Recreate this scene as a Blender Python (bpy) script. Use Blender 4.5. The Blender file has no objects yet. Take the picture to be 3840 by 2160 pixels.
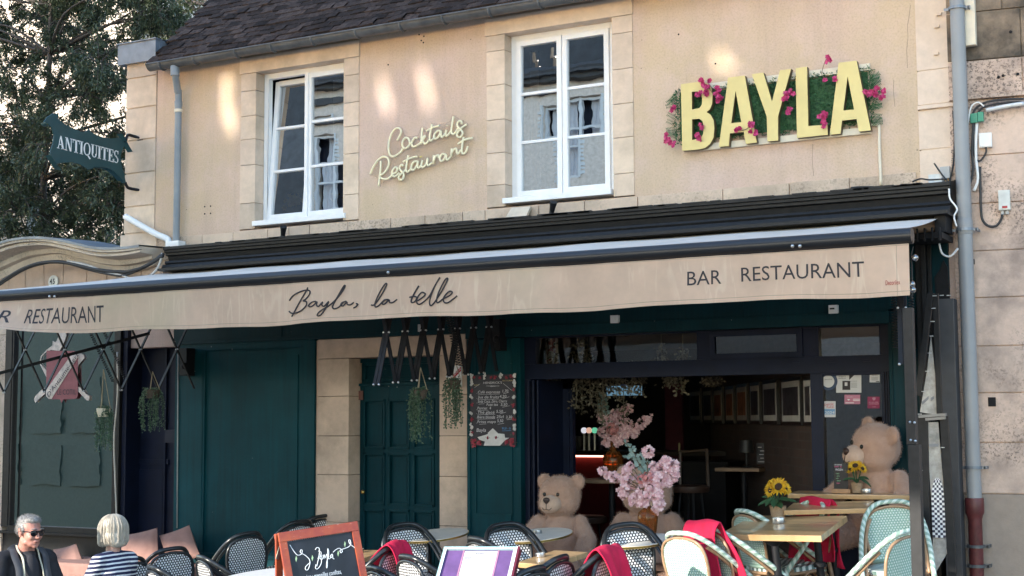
import bpy, bmesh, math, random
from mathutils import Vector, Matrix, Euler
from mathutils.geometry import tessellate_polygon
S = bpy.context.scene
COL = S.collection
RAD = math.radians
# ---------------------------------------------------------------- camera
FPX, CX, CY = 5400.0, 1920.0, 1080.0            # focal length and centre, in photo pixels (3840 x 2160)
YAW, PITCH, ROLL = RAD(29), RAD(5.3), RAD(.32)
CAM = Vector((0, -13*math.cos(YAW), 1.75))
FW = Vector((-math.sin(YAW)*math.cos(PITCH), math.cos(YAW)*math.cos(PITCH), math.sin(PITCH)))
_r0 = Vector((math.cos(YAW), math.sin(YAW), 0)); _u0 = _r0.cross(FW)
RT = math.cos(ROLL)*_r0 - math.sin(ROLL)*_u0
UP = math.cos(ROLL)*_u0 + math.sin(ROLL)*_r0
cd = bpy.data.cameras.new('camera'); cam = bpy.data.objects.new('camera', cd); COL.objects.link(cam)
cd.sensor_width = 36; cd.lens = 36*FPX/3840; cd.clip_start = .1; cd.clip_end = 500
cam.matrix_world = Matrix(((RT.x, UP.x, -FW.x, CAM.x), (RT.y, UP.y, -FW.y, CAM.y), (RT.z, UP.z, -FW.z, CAM.z), (0, 0, 0, 1)))
S.camera = cam
# ---------------------------------------------------------------- sky, sun, exposure
SUN_EL, SUN_AZ = 16.0, 204.0      # azimuth clockwise from +y: sun stands south-west of the street, behind the camera's left
W = bpy.data.worlds.new('World'); S.world = W; W.use_nodes = True
nt = W.node_tree
sky = nt.nodes.new('ShaderNodeTexSky'); sky.sky_type = 'NISHITA'; sky.sun_disc = False
sky.sun_elevation = RAD(SUN_EL); sky.sun_rotation = RAD(SUN_AZ); sky.air_density = 1.0; sky.dust_density = .4; sky.ozone_density = 1.0
bg = nt.nodes['Background']; bg.inputs[1].default_value = .15
nt.links.new(sky.outputs[0], bg.inputs[0])
sl = bpy.data.lights.new('sun', 'SUN'); sl.energy = 2.0; sl.angle = RAD(.6); sl.color = (1, .93, .82)
so = bpy.data.objects.new('sun', sl); COL.objects.link(so)
TOSUN = Vector((math.sin(RAD(SUN_AZ))*math.cos(RAD(SUN_EL)), math.cos(RAD(SUN_AZ))*math.cos(RAD(SUN_EL)), math.sin(RAD(SUN_EL))))
so.rotation_euler = TOSUN.to_track_quat('Z', 'Y').to_euler(); so.location = (-10, -30, 30)
S.view_settings.view_transform = 'Standard'; S.view_settings.look = 'None'
S.view_settings.gamma = 1; S.view_settings.use_curve_mapping = False
S.view_settings.exposure = 2.2
# ---------------------------------------------------------------- measuring: photo pixel -> place in the street
GA, GB, GC = .53, .0659, .0738                   # the street climbs to the right and towards the house
def gz(x, y): return GA + GB*x + GC*y
GN = Vector((-GB, -GC, 1)).normalized()
TILT = Vector((0, 0, 1)).rotation_difference(GN).to_matrix().to_4x4()
def ray(x, y): return FW + RT*((x-CX)/FPX) - UP*((y-CY)/FPX)
def P(x, y, Y=0.0):
    d = ray(x, y); t = (Y-CAM.y)/d.y; return CAM + d*t
def PX(x, y, X):
    d = ray(x, y); t = (X-CAM.x)/d.x; return CAM + d*t
def PD(x, y, Z): return CAM + ray(x, y)*Z
def PG(x, y, h=0.0, off=Vector((0, 0, 0))):      # point at height h over the sloping ground
    d = ray(x, y); o = CAM - off
    t = (GA+GB*o.x+GC*o.y+h-o.z)/(d.z-GB*d.x-GC*d.y); return CAM + d*t
def crop(x0, y0, s): return lambda x, y: (x0+x*s, y0+y*s)
# ---------------------------------------------------------------- objects
def wm(o):
    m = o.matrix_basis.copy()
    if o.parent: m = wm(o.parent) @ o.matrix_parent_inverse @ m
    return m
def tag(o, label=None, cat=None, group=None, kind=None):
    if label: o['label'] = label
    if cat: o['category'] = cat
    if group: o['group'] = group
    if kind: o['kind'] = kind
    return o
def thing(name, label, cat, loc=(0, 0, 0), group=None):
    o = bpy.data.objects.new(name, None); COL.objects.link(o); o.location = loc; o.empty_display_size = .1
    return tag(o, label, cat, group)
class MB:
    def __init__(s): s.v = []; s.f = []; s.uv = {}; s.m = []; s.mi = 0
    def add(s, vs, fs, uvs=None):
        n = len(s.v); s.v += [Vector(v) for v in vs]
        for i, f in enumerate(fs):
            if uvs: s.uv[len(s.f)] = [uvs[k] for k in f]
            s.f.append([k+n for k in f]); s.m.append(s.mi)
        return s
    def box(s, a, b, M=None):
        x0, y0, z0 = a; x1, y1, z1 = b
        vs = [Vector(p) for p in ((x0, y0, z0), (x1, y0, z0), (x1, y1, z0), (x0, y1, z0), (x0, y0, z1), (x1, y0, z1), (x1, y1, z1), (x0, y1, z1))]
        if M: vs = [M @ v for v in vs]
        return s.add(vs, [(0, 3, 2, 1), (4, 5, 6, 7), (0, 1, 5, 4), (1, 2, 6, 5), (2, 3, 7, 6), (3, 0, 4, 7)])
    def bar(s, a, b, w, d, up=(0, 0, 1)):         # square bar from a to b
        a = Vector(a); b = Vector(b); t = (b-a); L = t.length; t.normalize()
        u = Vector(up); x = t.cross(u)
        if x.length < 1e-4: x = t.cross(Vector((1, 0, 0)))
        x.normalize(); z = x.cross(t)
        M = Matrix(((x.x, t.x, z.x, a.x), (x.y, t.y, z.y, a.y), (x.z, t.z, z.z, a.z), (0, 0, 0, 1)))
        return s.box((-w/2, 0, -d/2), (w/2, L, d/2), M)
    def tube(s, pts, r, n=8, closed=False, cap=True, uv=False):
        pts = [Vector(p) for p in pts]; N = len(pts)
        rs = r if isinstance(r, (list, tuple)) else [r]*N
        vs = []; prev = None
        for i, p in enumerate(pts):
            if closed: t = pts[(i+1) % N]-pts[i-1]
            else: t = pts[min(i+1, N-1)]-pts[max(i-1, 0)]
            if t.length < 1e-9: t = Vector((0, 0, 1))
            t.normalize()
            if prev is None:
                a = Vector((0, 0, 1)) if abs(t.z) < .9 else Vector((1, 0, 0))
                x = t.cross(a).normalized()
            else:
                x = (prev - t*prev.dot(t))
                x = x.normalized() if x.length > 1e-6 else t.orthogonal().normalized()
            prev = x; y = t.cross(x)
            vs += [p + (x*math.cos(2*math.pi*k/n)+y*math.sin(2*math.pi*k/n))*rs[i] for k in range(n)]
        fs = []
        for i in range(N if closed else N-1):
            j = (i+1) % N
            fs += [(i*n+k, i*n+(k+1) % n, j*n+(k+1) % n, j*n+k) for k in range(n)]
        if not closed and cap: fs += [tuple(range(n-1, -1, -1)), tuple((N-1)*n+k for k in range(n))]
        if uv:
            d = [0.0]
            for i in range(1, N): d.append(d[-1]+(pts[i]-pts[i-1]).length)
            return s.add(vs, fs, [(.09*k/n, d[i]) for i in range(N) for k in range(n)])
        return s.add(vs, fs)
    def lathe(s, prof, c=(0, 0, 0), n=20, M=None):
        vs = []; c = Vector(c)
        for r, z in prof:
            for k in range(n):
                v = Vector((r*math.cos(2*math.pi*k/n), r*math.sin(2*math.pi*k/n), z))
                vs.append(c + (M @ v if M else v))
        N = len(prof); fs = []
        for i in range(N-1): fs += [(i*n+k, i*n+(k+1) % n, (i+1)*n+(k+1) % n, (i+1)*n+k) for k in range(n)]
        if prof[0][0] > 1e-5: fs.append(tuple(range(n-1, -1, -1)))
        if prof[-1][0] > 1e-5: fs.append(tuple((N-1)*n+k for k in range(n)))
        return s.add(vs, fs)
    def grid(s, fn, nu, nv, uvfn=None):
        vs = [fn(i/nu, j/nv) for j in range(nv+1) for i in range(nu+1)]
        fs = [(j*(nu+1)+i, j*(nu+1)+i+1, (j+1)*(nu+1)+i+1, (j+1)*(nu+1)+i) for j in range(nv) for i in range(nu)]
        uvs = [(uvfn(i/nu, j/nv) if uvfn else (i/nu, j/nv)) for j in range(nv+1) for i in range(nu+1)]
        return s.add(vs, fs, uvs)
    def ell(s, c, r, M=None, nu=16, nv=10):
        vs = []; c = Vector(c)
        r = (r, r, r) if not isinstance(r, (tuple, list)) else r
        for j in range(1, nv):
            a = math.pi*j/nv
            for k in range(nu):
                b = 2*math.pi*k/nu
                v = Vector((r[0]*math.sin(a)*math.cos(b), r[1]*math.sin(a)*math.sin(b), r[2]*math.cos(a)))
                vs.append(c + (M @ v if M else v))
        t = len(vs); vs.append(c + (M @ Vector((0, 0, r[2])) if M else Vector((0, 0, r[2])))); vs.append(c + (M @ Vector((0, 0, -r[2])) if M else Vector((0, 0, -r[2]))))
        fs = [(j*nu+k, (j+1)*nu+k, (j+1)*nu+(k+1) % nu, j*nu+(k+1) % nu) for j in range(nv-2) for k in range(nu)]
        fs += [(t, k, (k+1) % nu) for k in range(nu)] + [(t+1, (nv-2)*nu+(k+1) % nu, (nv-2)*nu+k) for k in range(nu)]
        return s.add(vs, fs)
    def prism(s, loops, off):                     # loops: outer outline then holes, 3D points of the front face; off: vector to the back
        loops = [[Vector(p) for p in L] for L in loops]; off = Vector(off)
        flat = [p for L in loops for p in L]; n = len(flat)
        o = flat[0]; ax = None
        L0 = loops[0]
        nrm = Vector((0, 0, 0))
        for i in range(len(L0)): nrm += (L0[i]-o).cross(L0[(i+1) % len(L0)]-o)
        nrm.normalize(); ax = nrm.orthogonal().normalized(); ay = nrm.cross(ax)
        tri = tessellate_polygon([[Vector(((p-o).dot(ax), (p-o).dot(ay), 0)) for p in L] for L in loops])
        fs = []
        for t in tri:
            a, b, c = t
            nn = (flat[b]-flat[a]).cross(flat[c]-flat[a])
            if nn.dot(off) > 0: a, b, c = c, b, a
            fs += [(a, b, c), (c+n, b+n, a+n)]
        k = 0
        for L in loops:
            m = len(L)
            fs += [(k+i, k+(i+1) % m, n+k+(i+1) % m, n+k+i) for i in range(m)]
            k += m
        return s.add(flat + [p+off for p in flat], fs)
    def leaf(s, c, d, nrm, L, w, fold=.25):       # one folded leaf of two quads
        d = Vector(d).normalized(); nrm = Vector(nrm); x = d.cross(nrm)
        if x.length < 1e-4: x = d.orthogonal()
        x.normalize(); n = x.cross(d); c = Vector(c)
        a = c; b = c+d*L; m = c+d*(L*.45)
        return s.add([a, m+x*w/2+n*w*fold, b, m-x*w/2+n*w*fold, m], [(0, 4, 1), (1, 4, 2), (0, 3, 4), (4, 3, 2)])
    def text(s, body, place, ex=None, bold=0.0):  # flat lettering; place(u, v): u, v in cap heights
        vs, fs = glyphs(body, bold)
        return s.add([place(x, y) for x, y in vs], fs)
    def build(s, name, mat, parent=None, smooth=False, bevel=0.0, local=False, auto=None):
        me = bpy.data.meshes.new(name); o = bpy.data.objects.new(name, me); COL.objects.link(o)
        vs = s.v
        if parent:
            o.parent = parent
            if not local:
                I = wm(parent).inverted(); vs = [I @ v for v in vs]
        else:
            xs = [v.x for v in vs]; ys = [v.y for v in vs]; zs = [v.z for v in vs]
            c = Vector(((min(xs)+max(xs))/2, (min(ys)+max(ys))/2, min(zs)))
            o.location = c; vs = [v-c for v in vs]
        me.from_pydata([tuple(v) for v in vs], [], s.f)
        for m in (mat if isinstance(mat, (list, tuple)) else [mat]): me.materials.append(m)
        me.polygons.foreach_set('material_index', s.m)
        if s.uv:
            uv = me.uv_layers.new(name='UVMap'); k = 0
            for i, f in enumerate(s.f):
                u = s.uv.get(i)
                for q in range(len(f)):
                    if u: uv.data[k].uv = u[q]
                    k += 1
        bm = bmesh.new(); bm.from_mesh(me)
        if bevel > 0:
            bmesh.ops.remove_doubles(bm, verts=bm.verts, dist=1e-6)
            es = [e for e in bm.edges if len(e.link_faces) == 2 and e.calc_face_angle(0) > .5]
            bmesh.ops.bevel(bm, geom=es, offset=bevel, segments=2, profile=.7, affect='EDGES', clamp_overlap=True)
        bmesh.ops.recalc_face_normals(bm, faces=bm.faces) if not s.uv else None
        bm.to_mesh(me); bm.free()
        if smooth:
            me.polygons.foreach_set('use_smooth', [True]*len(me.polygons))
            if smooth is not True: me.set_sharp_from_angle(angle=RAD(smooth))
        me.update(); return o
_gl = {}
def glyphs(body, bold=0.0):
    if (body, bold) in _gl: return _gl[(body, bold)]
    cu = bpy.data.curves.new('t', 'FONT'); cu.body = body; cu.size = 1; cu.offset = bold; cu.resolution_u = 3
    ob = bpy.data.objects.new('t', cu); COL.objects.link(ob)
    dg = bpy.context.evaluated_depsgraph_get(); dg.update()
    me = ob.evaluated_get(dg).to_mesh()
    cap = .729                                     # cap height of the built-in face
    r = ([(v.co.x/cap, v.co.y/cap) for v in me.vertices], [tuple(p.vertices) for p in me.polygons])
    ob.evaluated_get(dg).to_mesh_clear(); bpy.data.objects.remove(ob); bpy.data.curves.remove(cu)
    if r[0]:
        x0 = min(v[0] for v in r[0]); r = ([(x-x0, y) for x, y in r[0]], r[1])
    _gl[(body, bold)] = r; return r
def gwidth(body): return max((v[0] for v in glyphs(body)[0]), default=1)
def smoothpath(pts, n=4):                          # Catmull-Rom through points
    pts = [Vector(p) for p in pts]
    if len(pts) < 3: return pts
    out = []
    for i in range(len(pts)-1):
        p0 = pts[max(i-1, 0)]; p1 = pts[i]; p2 = pts[i+1]; p3 = pts[min(i+2, len(pts)-1)]
        for k in range(n):
            t = k/n
            out.append(.5*((2*p1)+(p2-p0)*t+(2*p0-5*p1+4*p2-p3)*t*t+(3*p1-p0-3*p2+p3)*t**3))
    out.append(pts[-1]); return out
def blob(name, parts, mat, parent=None, voxel=.02, smooth=6, fuzz=None, local=False):   # one continuous skin over overlapping ellipsoids (c, r, M)
    mb = MB()
    for p in parts: mb.ell(p[0], p[1], p[2] if len(p) > 2 else None, 20, 14)
    me = bpy.data.meshes.new('b'); me.from_pydata([tuple(v) for v in mb.v], [], mb.f)
    bm = bmesh.new(); bm.from_mesh(me); bmesh.ops.recalc_face_normals(bm, faces=bm.faces); bm.to_mesh(me); bm.free()
    ob = bpy.data.objects.new('b', me); COL.objects.link(ob)
    m = ob.modifiers.new('r', 'REMESH'); m.mode = 'VOXEL'; m.voxel_size = voxel
    m = ob.modifiers.new('s', 'SMOOTH'); m.iterations = smooth; m.factor = .5
    dg = bpy.context.evaluated_depsgraph_get(); dg.update()
    ev = ob.evaluated_get(dg); m2 = ev.to_mesh()
    r = MB(); r.v = [v.co.copy() for v in m2.vertices]; r.f = [list(p.vertices) for p in m2.polygons]; r.m = [0]*len(r.f)
    if fuzz:                                       # short fur: thin tufts standing on the skin
        num, L, w, seed = fuzz; rg = random.Random(seed)
        nv = len(m2.vertices)
        for _ in range(num):
            v = m2.vertices[rg.randrange(nv)]; n = v.normal.copy()
            d = (n+Vector((rg.gauss(0, .5), rg.gauss(0, .5), rg.gauss(-.25, .5)))).normalized()
            p = v.co+Vector((rg.gauss(0, voxel/2), rg.gauss(0, voxel/2), rg.gauss(0, voxel/2)))*.6
            x = d.orthogonal().normalized()*w
            r.add([p-x, p+x, p+d*L*rg.uniform(.5, 1.2)], [(0, 1, 2)])
    ev.to_mesh_clear(); bpy.data.objects.remove(ob); bpy.data.meshes.remove(me)
    return r.build(name, mat, parent, smooth=True, local=local)
def limb(a, b, ra, rb, n=6):
    a = Vector(a); b = Vector(b)
    return [(a.lerp(b, i/(n-1)), ra+(rb-ra)*i/(n-1)) for i in range(n)]
def copy_tree(o, parent=None):
    c = o.copy(); COL.objects.link(c)
    if parent: c.parent = parent
    for ch in [x for x in o.children]: copy_tree(ch, c)
    return c
# ---------------------------------------------------------------- materials
def srgb(r, g, b): return tuple(((c/255)/12.92 if c/255 <= .04045 else ((c/255+.055)/1.055)**2.4) for c in (r, g, b))
class N:                                            # tiny node-tree helper
    def __init__(s, name):
        s.mat = bpy.data.materials.new(name); s.mat.use_nodes = True; s.t = s.mat.node_tree
        s.b = s.t.nodes['Principled BSDF']; s.out = s.t.nodes['Material Output']
    def n(s, t, **k):
        o = s.t.nodes.new(t)
        for a, v in k.items(): setattr(o, a, v)
        return o
    def l(s, a, b): s.t.links.new(a, b)
    def val(s, sock, v):
        if hasattr(v, 'links') or hasattr(v, 'is_linked'): s.l(v, sock)
        else: sock.default_value = v
    def co(s, kind='Object', sc=(1, 1, 1)):
        m = s.n('ShaderNodeMapping'); m.inputs['Scale'].default_value = sc
        s.l(s.n('ShaderNodeTexCoord').outputs[kind], m.inputs[0]); return m.outputs[0]
    def noise(s, vec, scale, detail=4, rough=.55, dist=0):
        o = s.n('ShaderNodeTexNoise'); s.l(vec, o.inputs['Vector'])
        o.inputs['Scale'].default_value = scale; o.inputs['Detail'].default_value = detail; o.inputs['Roughness'].default_value = rough; o.inputs['Distortion'].default_value = dist
        return o.outputs['Fac']
    def ramp(s, f, stops):
        o = s.n('ShaderNodeValToRGB'); s.l(f, o.inputs[0]); e = o.color_ramp.elements
        while len(e) < len(stops): e.new(.5)
        for i, (p, c) in enumerate(stops):
            e[i].position = p; e[i].color = (*c, 1) if not isinstance(c, (int, float)) else (c, c, c, 1)
        return o.outputs[0]
    def mix(s, f, a, b, mode='MIX'):
        o = s.n('ShaderNodeMix', data_type='RGBA', blend_type=mode)
        s.val(o.inputs[0], f)
        for k, v in ((6, a), (7, b)):
            if isinstance(v, tuple): o.inputs[k].default_value = (*v, 1)
            else: s.l(v, o.inputs[k])
        return o.outputs[2]
    def math(s, op, a, b=0.0, c=None):
        o = s.n('ShaderNodeMath', operation=op); s.val(o.inputs[0], a); s.val(o.inputs[1], b)
        if c is not None: s.val(o.inputs[2], c)
        return o.outputs[0]
    def bump(s, h, strength=.3, dist=.01):
        o = s.n('ShaderNodeBump'); s.l(h, o.inputs['Height']); o.inputs['Strength'].default_value = strength; o.inputs['Distance'].default_value = dist
        s.l(o.outputs[0], s.b.inputs['Normal']); return o
    def color(s, c): s.l(c, s.b.inputs['Base Color']) if not isinstance(c, tuple) else setattr(s.b.inputs['Base Color'], 'default_value', (*c, 1))
    def set(s, **k):
        for a, v in k.items(): s.val(s.b.inputs[a.replace('_', ' ')], v)
        return s
def plain(name, c, rough=.5, metal=0, var=.15, scale=12, bump=0, bscale=60, island=0, spec=.5):
    m = N(name); v = m.co()
    f = m.noise(v, scale)
    d = tuple(x*(1-var) for x in c); u = tuple(min(1, x*(1+var)) for x in c)
    col = m.ramp(f, [(.3, d), (.7, u)])
    if island:
        g = m.n('ShaderNodeNewGeometry').outputs['Random Per Island']
        col = m.mix(1.0, col, m.ramp(g, [(0, 1-island), (1, 1+island)]), 'MULTIPLY')
    m.color(col); m.set(Roughness=rough, Metallic=metal); m.b.inputs['Specular IOR Level'].default_value = spec
    if bump: m.bump(m.noise(v, bscale, 3), bump, .01)
    return m.mat
def emit(name, c, st):
    m = N(name); m.b.inputs['Base Color'].default_value = (*c, 1); m.b.inputs['Emission Color'].default_value = (*c, 1); m.b.inputs['Emission Strength'].default_value = st
    return m.mat
def glassmat(name, tint=(.8, .85, .85), refl=.25, rough=.0):
    m = N(name); tr = m.n('ShaderNodeBsdfTransparent'); gl = m.n('ShaderNodeBsdfGlossy'); mx = m.n('ShaderNodeMixShader')
    tr.inputs[0].default_value = (*tint, 1); gl.inputs['Roughness'].default_value = rough
    lw = m.n('ShaderNodeFresnel'); lw.inputs[0].default_value = 1.5
    f = m.math('ADD', m.math('MULTIPLY', lw.outputs[0], 1.0), refl-.04)
    m.l(f, mx.inputs[0]); m.l(tr.outputs[0], mx.inputs[1]); m.l(gl.outputs[0], mx.inputs[2]); m.l(mx.outputs[0], m.out.inputs[0])
    nz = m.noise(m.co(), 3.0, 2); bp = m.n('ShaderNodeBump'); bp.inputs['Strength'].default_value = .02; bp.inputs['Distance'].default_value = .02
    m.l(nz, bp.inputs['Height']); m.l(bp.outputs[0], gl.inputs['Normal'])
    return m.mat
# ---------------------------------------------------------------- shared materials
def mk_stucco(name, base, yel, pnk):
    m = N(name); v = m.co()
    f1 = m.noise(v, .55, 5, .6); f2 = m.noise(v, 2.6, 6, .65); f3 = m.noise(v, 60, 3, .6)
    c = m.mix(m.ramp(f1, [(.42, 0), (.6, 1)]), base, yel)
    c = m.mix(m.ramp(f2, [(.45, 0), (.75, .75)]), c, pnk)
    c = m.mix(m.ramp(f3, [(.25, .8), (.5, 1.0), (.8, 1.07)]), (1, 1, 1), (1, 1, 1)) if False else c
    g = m.ramp(f3, [(.25, .84), (.5, 1.0), (.8, 1.06)])
    c = m.mix(1.0, c, g, 'MULTIPLY')
    f4 = m.noise(m.co('Object', (9, 9, .55)), 1.0, 4, .6); c = m.mix(1.0, c, m.ramp(f4, [(.3, .93), (.55, 1.0), (.8, 1.03)]), 'MULTIPLY')
    vo = m.n('ShaderNodeTexVoronoi'); m.l(v, vo.inputs['Vector']); vo.inputs['Scale'].default_value = 9
    sp = m.math('LESS_THAN', vo.outputs['Distance'], .055)
    gate = m.math('GREATER_THAN', m.noise(v, 1.1, 2), .52)
    c = m.mix(m.math('MULTIPLY', m.math('MULTIPLY', sp, gate), .65), c, (.05, .04, .035))
    m.color(c); m.set(Roughness=.92); m.b.inputs['Specular IOR Level'].default_value = .2
    m.bump(m.math('ADD', f3, m.math('MULTIPLY', f2, .8)), .35, .008)
    return m.mat
def mk_stone(name, base, dark, isl=.1, stain=.5, lo=.5, hi=.72, pit=0):
    m = N(name); v = m.co()
    f1 = m.noise(v, 1.6, 6, .65); f2 = m.noise(v, 14, 5, .7); f3 = m.noise(v, 90, 2)
    c = m.mix(m.ramp(f2, [(.35, 0), (.75, 1)]), base, tuple(x*.86 for x in base))
    c = m.mix(m.math('MULTIPLY', m.ramp(f1, [(lo, 0), (hi, 1)]), stain), c, dark)
    if pit: c = m.mix(m.math('MULTIPLY', m.ramp(m.noise(v, 48, 3, .7), [(.5, 0), (.6, pit)]), m.ramp(m.noise(v, 1.1, 4, .6), [(.46, 0), (.58, 1)])), c, tuple(x*.5 for x in dark))
    g = m.n('ShaderNodeNewGeometry').outputs['Random Per Island']
    c = m.mix(1.0, c, m.ramp(g, [(0, (1-isl, 1-isl*1.05, 1-isl*1.2)), (.5, (1, .97, .93)), (1, (1+isl*.4, 1+isl*.3, 1))]), 'MULTIPLY')
    m.color(c); m.set(Roughness=.9); m.b.inputs['Specular IOR Level'].default_value = .25
    m.bump(m.math('ADD', m.math('MULTIPLY', f3, .4), f2), .35, .008)
    return m.mat
M_STUCCO = mk_stucco('stucco', (.595, .43, .345), (.585, .44, .30), (.67, .50, .425))
M_STONE = mk_stone('limestone', (.72, .575, .46), (.44, .345, .265), .2, .75, .45, .68)
M_STONE2 = mk_stone('weathered_limestone', (.68, .54, .43), (.26, .21, .165), .12, .6, .45, .72, .5)
M_STONE3 = mk_stone('pitted_ashlar', (.68, .515, .425), (.26, .205, .18), .12, .85, .46, .66, .85)
M_STAIN = mk_stone('sooty_ashlar', (.40, .30, .22), (.075, .065, .055), .12, .95, .36, .58)
M_PIER = mk_stone('pale_pier_stone', (.74, .60, .49), (.56, .43, .31), .05, .4)
M_MORTAR = plain('mortar', (.22, .165, .12), .95, var=.2)
M_PVC = plain('white_window_frame', (.80, .80, .80), .35, var=.03)
M_GLASS = glassmat('window_glass', (.38, .40, .42), .66)
M_SHOPGLASS = glassmat('shop_glass', (.80, .84, .84), .05)
M_ZINC = plain('zinc', (.20, .225, .26), .45, .55, .2, 6)
M_GUTTER = plain('dark_zinc', (.105, .11, .115), .5, .35, .25, 8)
M_PIPE = plain('grey_downpipe', (.22, .245, .265), .5, .0, .15, 4)
M_BLACK = plain('black_paint', (.014, .014, .015), .5, 0, .3, 20, spec=.3)
M_BLACKM = plain('black_metal', (.010, .010, .012), .55, 0, .3, 20, spec=.25)
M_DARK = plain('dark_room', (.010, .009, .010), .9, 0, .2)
M_NAVY = plain('dark_navy_paint', (.004, .008, .024), .5, 0, .25, 6, spec=.25)
M_TEAL = None
M_TEALD = None
M_WHITE = plain('white_paint', (.80, .79, .77), .5, 0, .05)
M_CREAM = plain('cream_plastic', (.72, .64, .50), .5, 0, .06)
M_STEEL = plain('brushed_steel', (.55, .55, .55), .3, 1, .1, 30)
M_BRASS = plain('brass', (.62, .43, .14), .3, 1, .1, 30)
M_CABLE = plain('black_cable', (.02, .02, .022), .5)
M_GREYCABLE = plain('grey_cable', (.50, .47, .43), .5)
M_LAMPGREY = plain('grey_plastic', (.42, .42, .41), .5)
M_TILE = plain('clay_roof_tile', (.046, .034, .030), .95, 0, .45, 25, .3, 90, island=.55, spec=.12)
M_CLOTH_W = plain('white_curtain', (.75, .73, .74), .9, 0, .05)
def mk_paint(name, c, rough=.5):
    m = N(name); v = m.co(); st = m.noise(m.co('Object', (34, 34, 1.1)), 1.0, 4, .6); f = m.noise(v, 1.4, 4)
    col = m.ramp(f, [(.3, tuple(x*.72 for x in c)), (.7, tuple(x*1.25 for x in c))]); col = m.mix(1.0, col, m.ramp(st, [(.3, .80), (.7, 1.15)]), 'MULTIPLY')
    vo = m.n('ShaderNodeTexVoronoi'); m.l(v, vo.inputs['Vector']); vo.inputs['Scale'].default_value = 7; chip = m.math('MULTIPLY', m.math('LESS_THAN', vo.outputs['Distance'], .045), m.math('GREATER_THAN', m.noise(v, .9, 2), .53))
    col = m.mix(m.math('MULTIPLY', chip, .8), col, (.34, .36, .34)); m.color(col); m.set(Roughness=m.ramp(st, [(.3, rough-.1), (.7, rough+.12)])); m.b.inputs['Specular IOR Level'].default_value = .16
    m.bump(m.math('ADD', st, m.noise(v, 40, 3)), .12, .01); return m.mat
def mk_ground():
    m = N('street_paving'); v = m.co()
    b = m.n('ShaderNodeTexBrick'); m.l(v, b.inputs['Vector']); b.inputs['Scale'].default_value = 4
    b.inputs['Color1'].default_value = (.16, .15, .14, 1); b.inputs['Color2'].default_value = (.22, .205, .19, 1); b.inputs['Mortar'].default_value = (.07, .065, .06, 1); b.inputs['Mortar Size'].default_value = .012
    m.color(m.mix(m.ramp(m.noise(v, 2, 5), [(.35, .6), (.7, 0)]), b.outputs[0], (.11, .10, .095))); m.set(Roughness=.85)
    m.bump(m.noise(v, 40, 3), .3, .01); return m.mat
M_TEAL = mk_paint('teal_paint', (.0018, .045, .056)); M_TEALD = mk_paint('deep_teal_paint', (.0016, .028, .036))
# ---------------------------------------------------------------- ground: one sloping street, large enough for the horizon
g = MB(); E_ = 240
g.add([(x, y, gz(x, y)) for x, y in ((-E_, -E_), (E_, -E_), (E_, E_), (-E_, E_))], [(0, 1, 2, 3)])
GE = g.build('ground', mk_ground()); tag(GE, 'sloping paved street in front of the restaurant', 'ground', kind='structure')
# ---------------------------------------------------------------- the restaurant building
BLD = thing('restaurant_building', 'beige rendered two storey house with brown tiled roof and two white upper windows', 'building', (-6.6, .3, 0))
xa, xb = P(903, 540).x, P(960, 540).x; xc, xd = P(1289, 500).x, P(1347, 500).x
xe, xf = P(1826, 420).x, P(1895, 420).x; xg, xh = P(2298, 400).x, P(2376, 400).x
XL, XQ = P(476, 400).x, P(589, 400).x            # quoin pier
XR0 = P(3440, 300).x; XR1 = P(3606, 300).x       # pale pier beside the downpipe
ZE, ZLT, ZLB, ZO, ZS = 5.60, 5.475, 5.315, 3.70, 3.70
w = MB()
for a, b in ((XQ, xa), (xd, xe), (xh, XR0)): w.box((a, 0, 3.38), (b, .38, 6.3 if b == XR0 else ZE))
for a, b in ((xa, xd), (xe, xh)): w.box((a, .0, ZLT), (b, .38, ZE)); w.box((a, .0, 3.38), (b, .38, ZO-.002))
w.box((XL, .06, -.3), (XR1, .36, .1)); w.box((P(3560, 1400).x, .0, .1), (XR1+.02, .36, 3.37)); w.box((XQ-.4, .05, 2.55), (XR1, .36, 3.38))
# hairline cracks and fixings on the render
w.mi = 2
for pts in ([(3414, 20), (3408, 70), (3403, 95), (3405, 140), (3400, 190), (3403, 255)], [(3048, 540), (3046, 600), (3051, 660)], [(3352, 300), (3350, 340), (3356, 400)]):
    w.tube([P(x, y) for x, y in pts], .0016, 4)
w.mi = 1
for x, y in ((1572, 130), (1580, 152), (1590, 136), (1588, 160), (768, 775), (790, 773), (768, 802), (790, 800), (1456, 243), (1336, 556), (2545, 129), (2683, 239)):
    w.lathe([(0, -.004), (.008, -.004), (.008, .004)], P(x, y), 8, Matrix.Rotation(RAD(90), 3, 'X'))
w.build('wall', [M_STUCCO, M_DARK, M_MORTAR], BLD)
# quoins: alternate ashlars of the left pier
q = MB(); zz = [P(480, y).z for y in (240, 301, 413, 533, 655, 780, 880)]
for i in range(len(zz)-1):
    q.box((XL, -.012, zz[i+1]+.012), (XQ-.004, .5, zz[i]-.002)); q.box((XL+.006, .0, zz[i+1]-.002), (XQ-.01, .49, zz[i+1]+.013))
q.box((XL-.03, -.03, 3.42), (XQ+.05, .5, zz[-1]-.006))
q.build('quoin', M_STONE, BLD, bevel=.006)
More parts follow.
